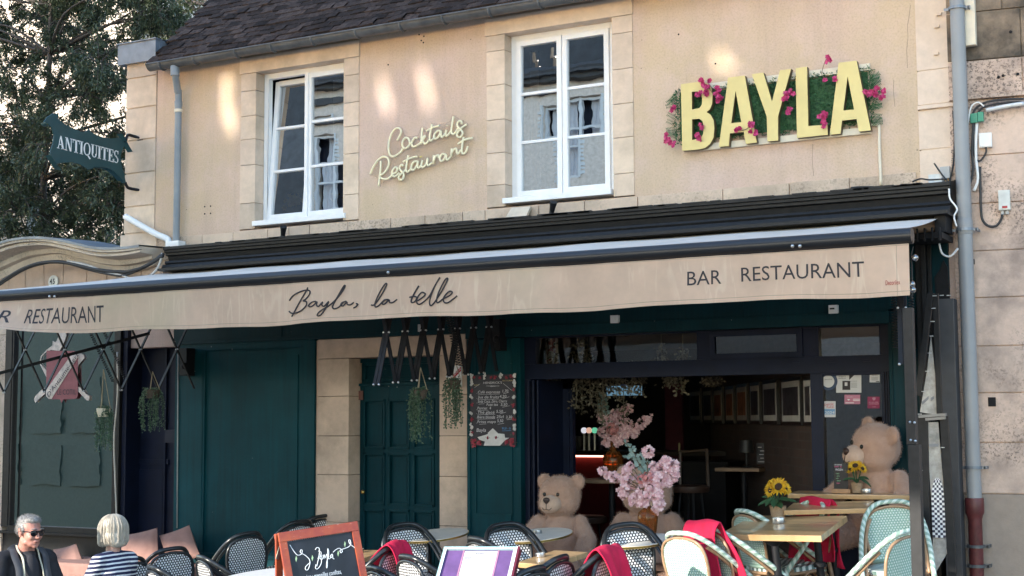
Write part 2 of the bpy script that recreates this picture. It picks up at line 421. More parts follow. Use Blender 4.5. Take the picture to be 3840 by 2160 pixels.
# pale pier on the right
q = MB(); zz = [6.4] + [P(3500, y).z for y in (262, 392, 410, 560, 720)]
for i in range(len(zz)-1):
    o = -.03 if i == 2 else -.008
    q.box((XR0, o, zz[i+1]+.004), (XR1, .5, zz[i]-.004))
q.box((XR0+.01, .0, 3.38), (XR1-.01, .45, 6.3))
for x, y in ((3523, 55), (3515, 101), (3513, 203)):
    c = P(x, y); q.box((c.x-.02, -.03, c.z-.012), (c.x+.02, -.006, c.z+.012))
q.build('pier', M_PIER, BLD, bevel=.004)
# string course under the windows
sc = MB(); zt = 3.695
jx = [590, 680, 762, 878, 1007, 1087, 1164, 1308, 1468, 1597, 1738, 1822, 2023, 2195, 2394, 2713, 2962, 3188, 3305, 3438]
for a, b in zip(jx[:-1], jx[1:]):
    y = 900-(a-600)*.089
    sc.box((P(a, y).x+.004, -.018, 3.46), (P(b, y).x-.003, .1, zt-random.Random(a).uniform(0, .01)))
sc.build('string_course', M_STONE2, BLD, bevel=.005)
def surround(x0, x1, x2, x3, zj, seed):
    r = random.Random(seed); s = MB()
    for A, B in ((x0, x1), (x2, x3)):
        z = [ZLB-.002]+[v+r.uniform(-.015, .015) for v in zj]+[ZO+.004]
        for i in range(len(z)-1): s.box((A+.002, -.01, z[i+1]+.004), (B, .2, z[i]))
    s.box((x0-.01, -.022, ZLB), (x3+.008, .2, ZLT))
    s.build('window_surround', M_STONE, BLD, bevel=.005)
surround(xa, xb, xc, xd, [5.14, 4.86, 4.62, 4.37, 3.97], 1)
surround(xe, xf, xg, xh, [5.15, 4.83, 4.53, 4.22, 3.9], 2)
def window(x0, x1, z0, z1, yf, tilt):
    mb = MB(); F = .055
    mb.box((x0, yf, z0), (x0+F, yf+.06, z1)); mb.box((x1-F, yf, z0), (x1, yf+.06, z1))
    mb.box((x0+F, yf, z1-F), (x1-F, yf+.06, z1)); mb.box((x0+F, yf, z0), (x1-F, yf+.06, z0+F*1.2))
    fr = mb.build('window', M_PVC, BLD, bevel=.004)
    sill = MB().box((x0-.02, yf-.155, z0-.005), (x1+.01, yf-.002, z0+.045)); sill.build('sill', M_PVC, fr, bevel=.006)
    xm = (x0+x1)/2
    for sd in (0, 1):
        a, b = ((x0+F, xm) if sd == 0 else (xm, x1-F)); lo, hi = z0+F*1.2, z1-F
        y0 = yf-.016
        M = Matrix.Identity(4)
        if sd == 0 and tilt: M = Matrix.Translation((0, y0, lo)) @ Matrix.Rotation(-RAD(tilt), 4, 'X') @ Matrix.Translation((0, -y0, -lo))
        T = .052; s = MB(); e = .003
        s.box((a+e, y0, lo+e), (a+T, y0+.05, hi-e), M); s.box((b-T, y0, lo+e), (b-e, y0+.05, hi-e), M)
        s.box((a+T, y0, hi-T), (b-T, y0+.05, hi-e), M); s.box((a+T, y0, lo+e), (b-T, y0+.05, lo+T), M)
        for k in (1, 2):
            zc = lo+T+(hi-lo-2*T)*k/3
            s.box((a+T, y0+.006, zc-.013), (b-T, y0+.044, zc+.013), M)
        s.build('sash', M_PVC, fr, bevel=.004)
        r = random.Random(sd+int(tilt))
        p = MB()
        for k in range(3):
            zl = lo+T+(hi-lo-2*T)*k/3; zh = lo+T+(hi-lo-2*T)*(k+1)/3
            rot = M @ Matrix.Translation(((a+b)/2, y0+.026, (zl+zh)/2)) @ Euler((r.gauss(0, .006), 0, r.gauss(0, .006))).to_matrix().to_4x4()
            hw = (b-a)/2-T+.008; hh = (zh-zl)/2-.004
            p.add([rot @ Vector(v) for v in ((-hw, 0, -hh), (hw, 0, -hh), (hw, 0, hh), (-hw, 0, hh))], [(0, 1, 2, 3)])
        p.build('pane', M_GLASS, fr)
    if tilt:                                        # astragal between fixed and tilted leaf
        MB().box((xm-.02, yf-.03, z0+F), (xm+.02, yf-.017, z1-F)).build('sash', M_PVC, fr, bevel=.003)
window(P(990, 500, .12).x, P(1289, 470, .0).x+.03, 3.735, 5.316, .12, 5.0)
window(P(1919, 430, .12).x, P(2310, 400, .12).x, 3.735, 5.316, .12, 0)
# dark rooms behind the upper windows
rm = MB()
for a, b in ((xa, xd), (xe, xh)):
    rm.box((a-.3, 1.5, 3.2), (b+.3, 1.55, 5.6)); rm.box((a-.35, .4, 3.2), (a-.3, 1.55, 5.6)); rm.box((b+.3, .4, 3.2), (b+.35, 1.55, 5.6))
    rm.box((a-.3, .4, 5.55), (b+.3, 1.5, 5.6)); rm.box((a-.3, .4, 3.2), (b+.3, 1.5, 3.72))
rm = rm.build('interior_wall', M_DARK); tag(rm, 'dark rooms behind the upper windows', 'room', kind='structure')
def curtain(x0, x1, z0, z1, y, label, ph):
    mb = MB()
    mb.grid(lambda u, v: Vector((x0+(x1-x0)*u*(1-.25*(1-v)), y+.025*math.sin(u*22+ph)*(1-.4*v), z1-(z1-z0)*v)), 30, 6)
    o = mb.build('curtain', M_CLOTH_W, smooth=True); tag(o, label, 'curtain')
curtain(P(1290, 470, .3).x-.14, P(1290, 470, .3).x+.02, 3.78, 5.2, .3, 'white curtain hanging inside the upper window with the tilted sash', 1)
curtain(xf+.1, xf+.22, 3.78, 5.2, .3, 'white curtain inside the closed upper window beside the gold letters', 2)
# gutter, brackets, downpipe
gu = P(1153, 160, -.2); zg = gu.z; GR = .062; gy = -.2
gl, gr = P(562, 255, -.2).x, -2.4
t = MB(); prof = [(math.cos(a)*GR, math.sin(a)*GR) for a in [math.pi+math.pi*k/10 for k in range(11)]]
prof = prof + [(x*.93, y*.93) for x, y in reversed(prof)]
t.add([(x, gy+p[0], zg+.03+p[1]) for x in (gl, gr) for p in prof], [tuple(range(22)), tuple(range(43, 21, -1))] + [(k, (k+1) % 22, 22+(k+1) % 22, 22+k) for k in range(22)])
t.tube([(gl, gy-GR, zg+.032), (gr, gy-GR, zg+.032)], .011, 8)
t.prism([[(gl+.002, gy+p[0], zg+.03+p[1]) for p in [(math.cos(a)*GR, math.sin(a)*GR) for a in [math.pi+math.pi*k/10 for k in range(11)]]]], (.006, 0, 0))
GUT = t.build('gutter', M_GUTTER, BLD, smooth=40)
for i in range(17):
    x = gl+.16+i*.5
    if x > gr: break
    mb = MB(); mb.tube([(x+random.Random(i).uniform(-.03, .03), gy+math.cos(a)*(GR+.005), zg+.03+math.sin(a)*(GR+.005)) for a in [math.pi+math.pi*k/8 for k in range(9)]], .011, 6)
    mb.build('gutter_bracket', M_GUTTER, GUT)
px = P(655, 300, -.1)
dp = MB(); zb = P(656, 905, -.09).z; xdn = P(663, 700, -.09).x
dp.tube(smoothpath([(P(655, 280, -.2).x, -.2, zg-.02), (P(655, 290, -.2).x, -.19, zg-.10), (xdn, -.1, zg-.27), (xdn, -.085, zg-.38), (xdn, -.085, zb)], 6), .036, 14)
dp.lathe([(.04, 0), (.042, .05), (.038, .06)], (xdn, -.085, zg-.42), 14); dp.lathe([(.045, 0), (.05, .1), (.04, .11)], (P(655, 285, -.2).x, -.195, zg-.12), 14)
DP = dp.build('downpipe', M_PIPE, BLD, smooth=50)
MB().lathe([(.037, 0), (.043, 0), (.043, .03), (.037, .03)], (xdn, -.085, P(670, 420, -.09).z), 14).build('pipe_clip', M_CREAM, DP, smooth=40)
MB().box((xdn-.1, -.14, zb-.06), (xdn+.08, -.03, zb-.0)).build('pipe_clip', M_WHITE, DP, bevel=.01)
# white side pipe coming round the corner
c = crop(0, 0, .7452)
MB().tube(smoothpath([P(*c(632, 1090), -.08), P(*c(700, 1130), -.1), P(*c(790, 1180), -.1), P(*c(845, 1205), -.1), P(*c(850, 1240), -.1)], 4), .034, 12).build('drain_pipe', M_WHITE, BLD, smooth=True)
# roof: courses of flat clay tiles
ro = MB(); rr = random.Random(5)
for j in range(34):
    s = j*.1; off = (j % 2)*.085
    for i in range(52):
        x = -10.58+off+i*.17
        if x > -2.2: break
        dz = rr.gauss(0, .004); tl = rr.gauss(0, .006)
        y, z = -.215+s*.72, zg+.075+s*.694
        ro.add([(x+.002, y, z+dz), (x+.166, y, z+dz+tl), (x+.166, y+.10, z+.085+dz+tl), (x+.002, y+.10, z+.085+dz), (x+.002, y+.01, z-.016+dz), (x+.166, y+.01, z-.016+dz+tl)],
               [(0, 1, 2, 3), (0, 4, 5, 1)])
ro.box((-10.6, -.2, zg+.02), (-2.2, 2.6, zg+.06), Matrix.Translation((0, -.2, zg+.04)) @ Matrix.Rotation(RAD(43.9), 4, 'X') @ Matrix.Translation((0, .2, -zg-.06)))
RO = ro.build('roof', M_TILE, BLD)
rd = MB()
for k in range(10):
    s = 1.85+k*.2
    a = Vector((-10.52, -.215+s*.72, zg+.10+s*.694)); b = a+Vector((rr.uniform(-.02, .02), .15, .145))
    rd.tube([a, b], [.075, .062], 8)
rd.build('hip_tile', M_TILE, RO, smooth=40)
# zinc clad parapet at the corner
zp0, zp1 = P(585, 223, -.05).z, P(585, 146, -.05).z
pz = MB(); pz.box((XL-.09, -.06, zp0), (XQ+.02, .42, zp1)); pz.box((XL-.1, -.075, zp1), (XQ+.03, .43, zp1+.012))
e = PX(812, 150, XQ+.03)
pz.prism([[(XQ+.03, .0, zp0), (XQ+.03, e.y, e.z-.02), (XQ+.03, e.y, e.z), (XQ+.03, .0, zp1)]], (-.35, 0, 0))
for y in (.3, .7): pz.box((XQ+.031, y, zp0+y*.6), (XQ+.036, y+.012, zp1+y*.25))
pz.build('parapet', M_ZINC, BLD)
# ---------------------------------------------------------------- the shopfront
SHOP = thing('shopfront', 'dark teal timber shopfront with black cornice, panelled door and open glazed front', 'shopfront', (-6.3, 0, 0))
prof = [(0, 3.60), (-.24, 3.557), (-.24, 3.53), (-.222, 3.525), (-.222, 3.503), (-.20, 3.498), (-.20, 3.474), (-.165, 3.466), (-.15, 3.42), (-.20, 3.415), (-.212, 3.395), (-.2, 3.377), (-.24, 3.371), (-.262, 3.34), (-.262, 3.315), (0, 3.315)]
xcl, xcr = -10.27, -2.345
c = MB(); c.add([(x, y, z) for x in (xcl, xcr) for y, z in prof], [tuple(range(16)), tuple(range(31, 15, -1))] + [(k, (k+1) % 16, 16+(k+1) % 16, 16+k) for k in range(16)])
for k in range(60):                                  # ragged lead and moss along the top edge
    r = random.Random(k); x = xcl+.6+r.random()*7.2; c.box((x, -.245, 3.548), (x+r.uniform(.05, .25), -.1, 3.562+r.uniform(0, .008)))
c.build('cornice', M_BLACK, SHOP, bevel=.003)
MB().box((P(590, 1012, -.45).x, -.45, 3.285), (-2.33, -.0, 3.309)).build('soffit', M_BLACK, SHOP)
xg0, xg1 = P(663, 1600).x, P(1178, 1600).x
xs0, xs1 = P(1190, 1500).x, P(1757, 1500).x
xo0, xo1 = P(1958, 1500).x, P(3338, 1400).x
xr1 = P(3452, 1400).x
f = MB(); f.box((-10.3, -.03, 2.60), (-2.42, .04, 3.315)); f.box((xs1, -.055, 2.505), (xo1+.02, .03, 2.60)); f.box((xg0, -.045, 2.56), (xs1-.01, .03, 2.60))
for x in (-8.9, -6.05, -4.1): f.box((x, -.036, 2.6), (x+.008, -.029, 3.31))
f.build('fascia', M_TEALD, SHOP, bevel=.003)
b = MB(); b.box((xg0, -.01, -.28), (xg1, .05, 2.56))
zt, zb_ = 2.49, P(900, 1975).z
b.box((xg0, -.03, zt), (xg1, -.011, 2.56)); b.box((xg0, -.03, -.28), (xg1, -.011, zb_-.28)); b.box((xg0, -.03, zb_-.28), (P(775, 1500).x, -.011, zt))
b.box((P(1130, 1500).x, -.03, zb_-.28), (xg1, -.011, zt)); b.box((P(1112, 1500).x, -.02, zb_), (P(1121, 1500).x, -.009, P(1112, 1330).z))
b.box((xg0, -.045, zb_-.30), (xg1, -.031, zb_-.27)); b.box((xg1, -.03, -.2), (xs0-.012, .14, 2.56))
b.box((P(688, 1500).x, -.035, P(688, 1955).z), (P(768, 1500).x, -.031, P(688, 1330).z))
b.build('panel', M_TEAL, SHOP, bevel=.004)
# stone doorway
zd = P(1500, 1338).z
d = MB()
zj = [zd, 2.0, 1.62, 1.25, .8, .35, -.2]
for A, B in ((P(1194, 1500).x, P(1312, 1500).x), (P(1648, 1500).x, P(1752, 1500).x)):
    for i in range(len(zj)-1): d.box((A, -.02 if A < -7.6 else -.0, zj[i+1]+.004), (B, .24, zj[i]))
d.box((P(1194, 1500).x, -.02, zd+.004), (P(1752, 1400).x, .24, 2.555)); d.box((P(1194, 1500).x-.09, .0, -.2), (P(1194, 1500).x-.003, .2, 2.55))
d.build('door_surround', mk_stone('door_limestone', (.66, .505, .40), (.27, .205, .16), .09, .75, .46, .7), SHOP, bevel=.006)
DR = MB(); dx0, dx1 = P(1312, 1500).x+.004, P(1648, 1500).x-.004
DR.box((dx0, .19, -.05), (dx1, .24, zd))
xl = P(1342, 1500, .17).x; xr = P(1652, 1500, .17).x
cols = [(P(1368, 1700, .17).x, P(1442, 1700, .17).x), (P(1461, 1700, .17).x, P(1535, 1700, .17).x), (P(1554, 1700, .17).x, P(1627, 1700, .17).x)]
rows = [(P(1500, 1500, .17).z, P(1500, 1680, .17).z), (P(1500, 1703, .17).z, P(1500, 1893, .17).z), (P(1500, 1915, .17).z, P(1500, 2105, .17).z)]
ztr0, ztr1 = P(1500, 1362, .17).z, P(1500, 1424, .17).z
xs_ = [dx0]+[v for ab in cols for v in ab]+[dx1]
for i in range(0, 8, 2): DR.box((xs_[i], .165, -.05), (xs_[i+1], .189, ztr1-.03))
zz = [ztr1-.03]+[v for ab in rows for v in ab]+[-.05]
for i in range(0, 8, 2):
    for a, b in cols: DR.box((a, .1655, zz[i+1]), (b, .1885, zz[i]))
for a, b in cols+[(cols[0][0], cols[2][1])]:
    for h, l in (rows if a != cols[0][0] or b != cols[2][1] else [(ztr0, ztr1)]):
        for p in ((a, h), (b, h)), ((a, l), (b, l)), ((a, h), (a, l)), ((b, h), (b, l)):
            (x1, z1), (x2, z2) = p; DR.box((min(x1, x2)-.011, .152, min(z1, z2)-.011), (max(x1, x2)+.011, .1885, max(z1, z2)+.011))
        DR.box((a+.035, .18, l+.035), (b-.035, .1892, h-.035))
DR.box((dx0, .165, ztr0+.012), (dx1, .189, zd)); DR.box((dx0, .14, ztr1-.055), (dx1, .189, ztr1-.03))
door = DR.build('door', mk_paint('door_teal', (.0014, .036, .047)), SHOP, bevel=.003)
MB().box((P(1346, 1450, .15).x, .145, P(1346, 1500, .15).z), (P(1362, 1450, .15).x, .151, P(1346, 1466, .15).z)).build('nameplate', plain('dull_red_plate', (.16, .07, .055), .5), door)
kb = MB(); kb.ell(P(1361, 1845, .13), .02); kb.build('handle', M_BRASS, door, smooth=True)
# pilaster with the drinks board, right pilaster
p = MB(); p.box((xs1+.0, -.03, -.1), (xo0, .08, 2.50)); p.box((P(1790, 1500).x, -.042, 0), (P(1792, 1500).x+.004, -.029, 2.5)); p.box((P(1925, 1500).x, -.042, 0), (P(1928, 1500).x, -.029, 2.5))
p.box((P(1785, 1500).x, -.05, -.1), (P(1925, 1500).x, -.031, P(1850, 1925).z)); p.box((P(1763, 1500).x, -.045, -.1), (P(1772, 1500).x, -.031, 2.5))
p.build('pilaster', M_TEAL, SHOP, bevel=.004)
p = MB(); p.box((xo1, -.03, .1), (xr1, .1, 2.62)); p.box((xo1+.02, -.04, .1), (xo1+.03, -.029, 2.6)); p.box((xr1-.12, -.045, .1), (xr1-.02, -.029, 2.6))
p.build('pilaster', M_TEALD, SHOP, bevel=.004)
p = MB(); p.box((xr1, -.06, .1), (xr1+.045, .1, 3.31)); p.box((xr1+.05, -.09, .1), (xr1+.085, .1, 3.31)); p.box((xr1+.09, -.05, .1), (xr1+.12, .1, 3.31)); p.box((-2.42, -.02, 2.62), (xr1, .05, 3.31))
p.build('downstand', M_BLACK, SHOP, bevel=.004)
p = MB()                                             # torn dark flap and bolts beside the awning end
p.prism([[P(x, y, -.05) for x, y in ((3538, 975), (3552, 1000), (3560, 1090), (3562, 1180), (3515, 1180), (3505, 1040), (3525, 1010))]], (0, .01, 0))
for x, y in ((3460, 957), (3462, 993)): p.lathe([(.02, -.02), (.016, .01), (.008, .02)], P(x, y, -.05), 8, Matrix.Rotation(RAD(90), 3, 'X'))
p.build('end_flap', M_BLACKM, SHOP)
# glazed front: head beam, transom lights, mullions
yb = .05
zb1, zb0 = P(2500, 1350, yb).z-.004, P(2500, 1412, yb).z
zt1, zt0 = P(2300, 1258, yb).z, zb1
fr = MB()
fr.box((xo0, yb, zt1), (xo1, yb+.09, 2.506)); fr.box((xo0, yb, zb0), (xo1, yb+.09, zb1))
for a, b in ((1958, 2008), (2613, 2664), (3012, 3070), (3298, 3342)): fr.box((P(a, 1300, yb).x, yb-.002, zb1), (P(b, 1300, yb).x, yb+.088, zt1))
for a, b in ((1958, 1992), (3040, 3086), (3306, 3342)): fr.box((P(a, 1500, yb).x, yb-.001, .2), (P(b, 1500, yb).x, yb+.087, zb0))
for i in range(3): fr.box((P(3316+i*9, 1500, yb).x, yb-.02, .2), (P(3320+i*9, 1500, yb).x, yb-.001, zb0))
fr.box((P(3086, 1500, yb).x, yb, zb0-.02), (P(3306, 1500, yb).x, yb+.08, zb0)); fr.box((P(3086, 1500, yb).x, yb, .2), (P(3306, 1500, yb).x, yb+.08, .75))
for x, y in ((2340, 1425), (2985, 1337), (3120, 1335), (3250, 1332)): fr.box((P(x, y, yb).x-.03, yb-.012, P(x, y, yb).z-.05), (P(x, y, yb).x+.03, yb-.003, P(x, y, yb).z-.035))
FR = fr.build('window_frame', M_NAVY, SHOP, bevel=.003)
def quad(name, pts, m, par, **k): return MB().add(pts, [(0, 1, 2, 3)]).build(name, m, par, **k)
def vrect(x0, y0, x1, y1, Y):
    a, b = P(x0, y0, Y), P(x1, y1, Y); return [(a.x, Y, b.z), (b.x, Y, b.z), (b.x, Y, a.z), (a.x, Y, a.z)]
xA, xB = P(2008, 1300, yb).x, P(2613, 1300, yb).x
quad('transom_pane', [(xA, yb+.04, zb1), (xB, yb+.04, zb1), (xB, yb+.04, zt1), (xA, yb+.04, zt1)], M_SHOPGLASS, FR)
xA, xB = P(3070, 1300, yb).x, P(3298, 1300, yb).x
quad('transom_pane', [(xA, yb+.04, zb1), (xB, yb+.04, zb1), (xB, yb+.04, zt1), (xA, yb+.04, zt1)], glassmat('brown_reflecting_glass', (.35, .32, .30), .14), FR)
M_HOP = Matrix.Translation((0, yb, zb1)) @ Matrix.Rotation(RAD(3), 4, 'X') @ Matrix.Translation((0, -yb, -zb1))
hp = MB(); xA, xB = P(2664, 1300, yb).x, P(3012, 1300, yb).x
for a, b2 in (((xA, yb-.02, zb1), (xA+.045, yb+.02, zt1)), ((xB-.045, yb-.02, zb1), (xB, yb+.02, zt1)), ((xA+.045, yb-.02, zt1-.045), (xB-.045, yb+.02, zt1)), ((xA+.045, yb-.02, zb1), (xB-.045, yb+.02, zb1+.045))): hp.box(a, b2, M_HOP)
hp.build('hopper_sash', M_NAVY, FR, bevel=.003)
quad('transom_pane', [M_HOP @ Vector(v) for v in ((xA+.045, yb, zb1+.04), (xB-.045, yb, zb1+.04), (xB-.045, yb, zt1-.04), (xA+.045, yb, zt1-.04))], glassmat('brown_reflecting_glass_tilted', (.35, .30, .27), .07), FR)
xA, xB = P(3086, 1500, yb).x, P(3306, 1500, yb).x
quad('door_pane', [(xA, yb+.04, .75), (xB, yb+.04, .75), (xB, yb+.04, zb0-.02), (xA, yb+.04, zb0-.02)], glassmat('door_glass', (.60, .58, .55), .09), FR)
# folded door leaves at the left of the opening
for i, (a, b2) in enumerate(((1994, 2002), (2012, 2020), (2030, 2036))):
    MB().box((P(a, 1700, .1).x, .02, .3), (P(b2, 1700, .1).x, .62, zb0-.01)).build('folded_door', M_NAVY, SHOP, bevel=.003)
m = MB(); m.box((P(2112, 1700, .5).x, .5, .3), (P(2135, 1700, .5).x, .56, zb0-.02)); m.box((P(2042, 1700, .5).x, .5, zb0-.08), (P(2148, 1700, .5).x, .55, zb0-.02)); m.box((P(2137, 1700, .5).x, .5, .3), (P(2148, 1700, .5).x, .56, zb0-.02))
m.build('inner_frame', M_NAVY, SHOP)
# navy recess at the left with its own panelled door
xn0, xn1 = P(455, 1700).x, xg0
n = MB(); n.box((xn0, .22, -.5), (xn1, .28, 3.3)); n.box((xn1-.03, .0, -.4), (xn1, .24, 3.0)); n.box((xn0, .0, -.5), (xn0+.06, .24, 3.0))
n.box((P(615, 1700, .2).x, .19, -.4), (P(622, 1700, .2).x, .219, 2.7)); n.box((P(470, 1720, .2).x, .2, P(520, 1740, .2).z), (P(630, 1720, .2).x, .219, P(520, 1722, .2).z)); n.box((P(470, 1720, .2).x, .205, -.3), (P(610, 1720, .2).x, .219, P(520, 1760, .2).z))
n.box((P(640, 1620, .1).x, .02, P(650, 1660, .1).z), (P(690, 1620, .1).x-.05, .2, P(650, 1612, .1).z))
n.build('recess_panel', M_NAVY, SHOP, bevel=.003)
MB().tube([P(668, 1300, -.04), P(664, 1980, -.04)], .006, 6).build('trim', M_LAMPGREY, SHOP, smooth=True)
# small white motion sensors
for x, y, l in ((2305, 1197, 'small white sensor box on the teal fascia above the wide transom pane'), (3125, 1160, 'small white sensor box with dark slot on the fascia near the glass door'), (1582, 1230, 'small grey sensor box above the stone doorway behind the awning arms')):
    c = P(x, y, -.06); s = MB(); s.box((c.x-.036, -.075, c.z-.034), (c.x+.036, -.031, c.z+.034)); s.box((c.x-.026, -.082, c.z-.02), (c.x+.02, -.0752, c.z+.026))
    o = s.build('wall_sensor', M_LAMPGREY if x < 1700 else M_WHITE, bevel=.005); tag(o, l, 'sensor', 'sensor boxes on the shopfront')
    if x > 3000: MB().box((c.x-.022, -.086, c.z-.002), (c.x+.016, -.0825, c.z+.01)).build('slot', M_BLACK, o)
# string course lamps and plate
for x, y, l in ((1062, 868, 'small black spotlight on the ledge under the tilted window'), (2072, 778, 'small black spotlight on the ledge under the closed window')):
    c = P(x, y, -.15); s = MB(); s.tube([c+Vector((-.03, 0, -.075)), c+Vector((-.01, 0, -.02))], .012, 8); s.tube([c+Vector((-.035, 0, -.09)), c+Vector((.0, 0, -.09))], .01, 6)
    o = s.build('spotlight', M_BLACK); tag(o, l, 'spotlight', 'spotlights above the cornice')
    h = MB(); dr = Vector((.35, -.35, .75)).normalized(); h.tube([c+dr*(-.05), c+dr*.0, c+dr*.05, c+dr*.055], [.022, .026, .034, .03], 12); h.build('lamp_head', M_BLACKM, o, smooth=40)
pl = MB(); a = P(1895, 818, -.12); pl.add([a, P(1972, 812, -.12), P(1990, 774, -.06), P(1918, 778, -.06)], [(0, 1, 2, 3)])
pl.prism([[P(1893, 820, -.12), P(1970, 813, -.12), P(1990, 774, -.05), P(1918, 779, -.05)]], (0, .03, -.01))
o = pl.build('flood_light', plain('cream_panel', (.62, .52, .40), .5)); tag(o, 'flat cream floodlight panel leaning on the ledge left of the spotlight', 'floodlight')
# ---------------------------------------------------------------- stone portal with its shop window (left neighbour)
PORT = thing('stone_portal', 'old stone gateway with curved moulded cornice and an antique shop window', 'portal', (-12, 0, -.4))
c = crop(0, 880, .2717)
top = [(-700, 420), (-300, 320), (0, 240), (200, 165), (400, 110), (640, 80), (880, 85), (1100, 120), (1350, 175), (1500, 210), (1720, 228), (2000, 215), (2165, 192)]
bot = [(-700, 960), (-300, 800), (0, 640), (300, 490), (500, 405), (640, 378), (880, 352), (1150, 425), (1350, 480), (1500, 512), (1720, 530), (2000, 480), (2165, 420)]
T_ = smoothpath([P(*c(*p), -.15) for p in top], 4); B_ = smoothpath([P(*c(*p), -.05) for p in bot], 4)
steps = [(0, -.40), (.16, -.40), (.17, -.345), (.20, -.345), (.21, -.37), (.34, -.365), (.36, -.33), (.40, -.20), (.43, -.17), (.66, -.165), (.68, -.135), (.70, -.10), (1, -.09)]
mb = MB(); vs = []
for a, b in zip(T_, B_):
    for t, y in steps:
        p = a.lerp(b, t); vs.append((p.x, y, p.z))
    vs.append((b.x, .3, b.z)); vs.append((a.x, .3, a.z+.02))
k = len(steps)+2; n = len(T_)
mb.add(vs, [(i*k+j, i*k+(j+1) % k, (i+1)*k+(j+1) % k, (i+1)*k+j) for i in range(n-1) for j in range(k)] + [tuple(range(k)), tuple((n-1)*k+j for j in range(k-1, -1, -1))])
mb.build('hood_cornice', mk_stone('cornice_limestone', (.70, .61, .52), (.36, .31, .26), .03, .6, .44, .7, .6), PORT)
mb = MB(); vs = []                                    # grey lead on top
for a in T_: vs += [(a.x, -.415, a.z-.012), (a.x, -.415, a.z+.014), (a.x, .3, a.z+.045)]
mb.add(vs, [(i*3+j, i*3+j+1, i*3+j+4, i*3+j+3) for i in range(n-1) for j in range(2)]); mb.build('lead_flashing', M_ZINC, PORT)
J = [(-420, 640, -440, 1200), (130, 560, 105, 1100), (345, 470, 345, 1100), (602, 385, 612, 1100), (880, 360, 850, 1100), (1205, 430, 1165, 1100), (1480, 500, 1452, 1100), (1950, 480, 1930, 1100), (2250, 450, 2250, 1100)]
mb = MB()
for (a, b, a2, b2), (e, f, e2, f2) in zip(J[:-1], J[1:]):
    p = [P(*c(a+5, b-30), -.02), P(*c(e-4, f-30), -.02), P(*c(e2-4, f2), -.02), P(*c(a2+5, b2), -.02)]
    mb.prism([p], (0, .3, 0))
mb.prism([[P(*c(-450, 700), .03), P(*c(0, 560), .03), P(*c(640, 360), .03), P(*c(1000, 360), .03), P(*c(1500, 480), .03), P(*c(2240, 500), .03), P(*c(2240, 1150), .03), P(*c(-450, 1150), .03)]], (0, .2, 0))
mb.build('arch_wall', mk_stone('arch_limestone', (.62, .46, .36), (.68, .56, .46), .1, .6), PORT, bevel=.004)
xw0, xw1 = P(30, 1700).x, P(452, 1700).x
mb = MB(); zq = [3.1, 2.75, 2.3, 1.85, 1.4, .95, .5, 0, -.5]
for i in range(len(zq)-1):
    mb.box((-14.5, -.02, zq[i+1]+.005), (-13.1+.2*(i % 2), .35, zq[i])); mb.box((-13.095+.2*(i % 2), -.02, zq[i+1]+.005), (xw0-.05, .35, zq[i]))
mb.box((-14.5, .02, -1), (xw0-.055, .3, 3.2)); mb.box((xw0-.05, .01, 2.9), (P(670, 1050).x, .3, 3.2))
mb.build('wall', M_STONE2, PORT, bevel=.005)
zs = P(200, 1975).z; zhead = 2.95
mb = MB(); mb.box((xw0-.05, -.03, zs-.02), (xw0+.05, .1, zhead)); mb.box((xw1-.09, -.03, zs-.02), (xw1, .1, zhead)); mb.box((xw0+.05, -.03, zs-.06), (xw1-.09, .08, zs)); mb.box((xw0+.05, -.03, zhead-.1), (xw1-.09, .08, zhead))
mb.box((xw0-.05, .0, -.6), (xw1, .06, zs-.062)); mb.box((xw0-.07, -.05, zs-.09), (xw1, -.03, zs-.06))
mb.box((P(62, 1300).x, -.05, zs), (P(66, 1300).x, -.031, zhead))
SWIN = mb.build('shop_window', M_BLACK, PORT, bevel=.003)
quad('shop_pane', [(xw0+.05, .02, zs), (xw1-.09, .02, zs), (xw1-.09, .02, zhead-.1), (xw0+.05, .02, zhead-.1)], glassmat('antique_shop_glass', (.70, .74, .72), .08), SWIN)
# grey green panelled boards behind that glass, standing in for a reflected door
mb = MB(); yb2 = .35
x0, x1 = P(20, 1700, yb2).x, P(262, 1700, yb2).x
mb.box((x0, yb2, -.4), (x1, yb2+.04, 3.1))
for a, b, e, f in ((95, 1255, 222, 1840), (112, 1275, 205, 1820)):
    A, B = P(a, b, yb2), P(e, f, yb2)
    for q in (((A.x, A.z-.03), (B.x, A.z)), ((A.x, B.z), (B.x, B.z+.03)), ((A.x, B.z), (A.x+.03, A.z)), ((B.x-.03, B.z), (B.x, A.z))): mb.box((q[0][0], yb2-.025, q[0][1]), (q[1][0], yb2-.001, q[1][1]))
for xx in (235, 248): mb.box((P(xx, 1700, yb2).x, yb2-.02, -.4), (P(xx, 1700, yb2).x+.012, yb2-.001, 3.1))
o = mb.build('reflected_door_panel', plain('reflection_grey_green', (.075, .105, .085), .7, 0, .3, 3)); tag(o, 'grey green panels behind the antique shop glass standing in for a reflected door', 'reflection stand-in')
A, B = P(125, 1737, yb2), P(182, 1737, yb2)
m2 = MB(); m2.tube(smoothpath([(A.x, yb2-.01, A.z), (A.x+.03, yb2-.01, A.z+.03), (B.x-.03, yb2-.01, A.z+.03), (B.x, yb2-.01, A.z), (B.x-.03, yb2-.01, A.z-.03), (A.x+.03, yb2-.01, A.z-.03), (A.x, yb2-.01, A.z)], 3), .006, 5)
m2.build('reflected_letter_slot', plain('reflection_slot_dark', (.02, .025, .022), .5), o)
mb = MB(); mb.box((x1+.01, yb2+.25, -.4), (xw1+.8, yb2+.3, 3.1)); mb.box((x1+.25, yb2+.2, -.4), (x1+.29, yb2+.25, 3.1)); mb.box((x1+.5, yb2+.2, -.4), (x1+.7, yb2+.25, 3.1))  # darker right part of the imitated reflection, built as boards
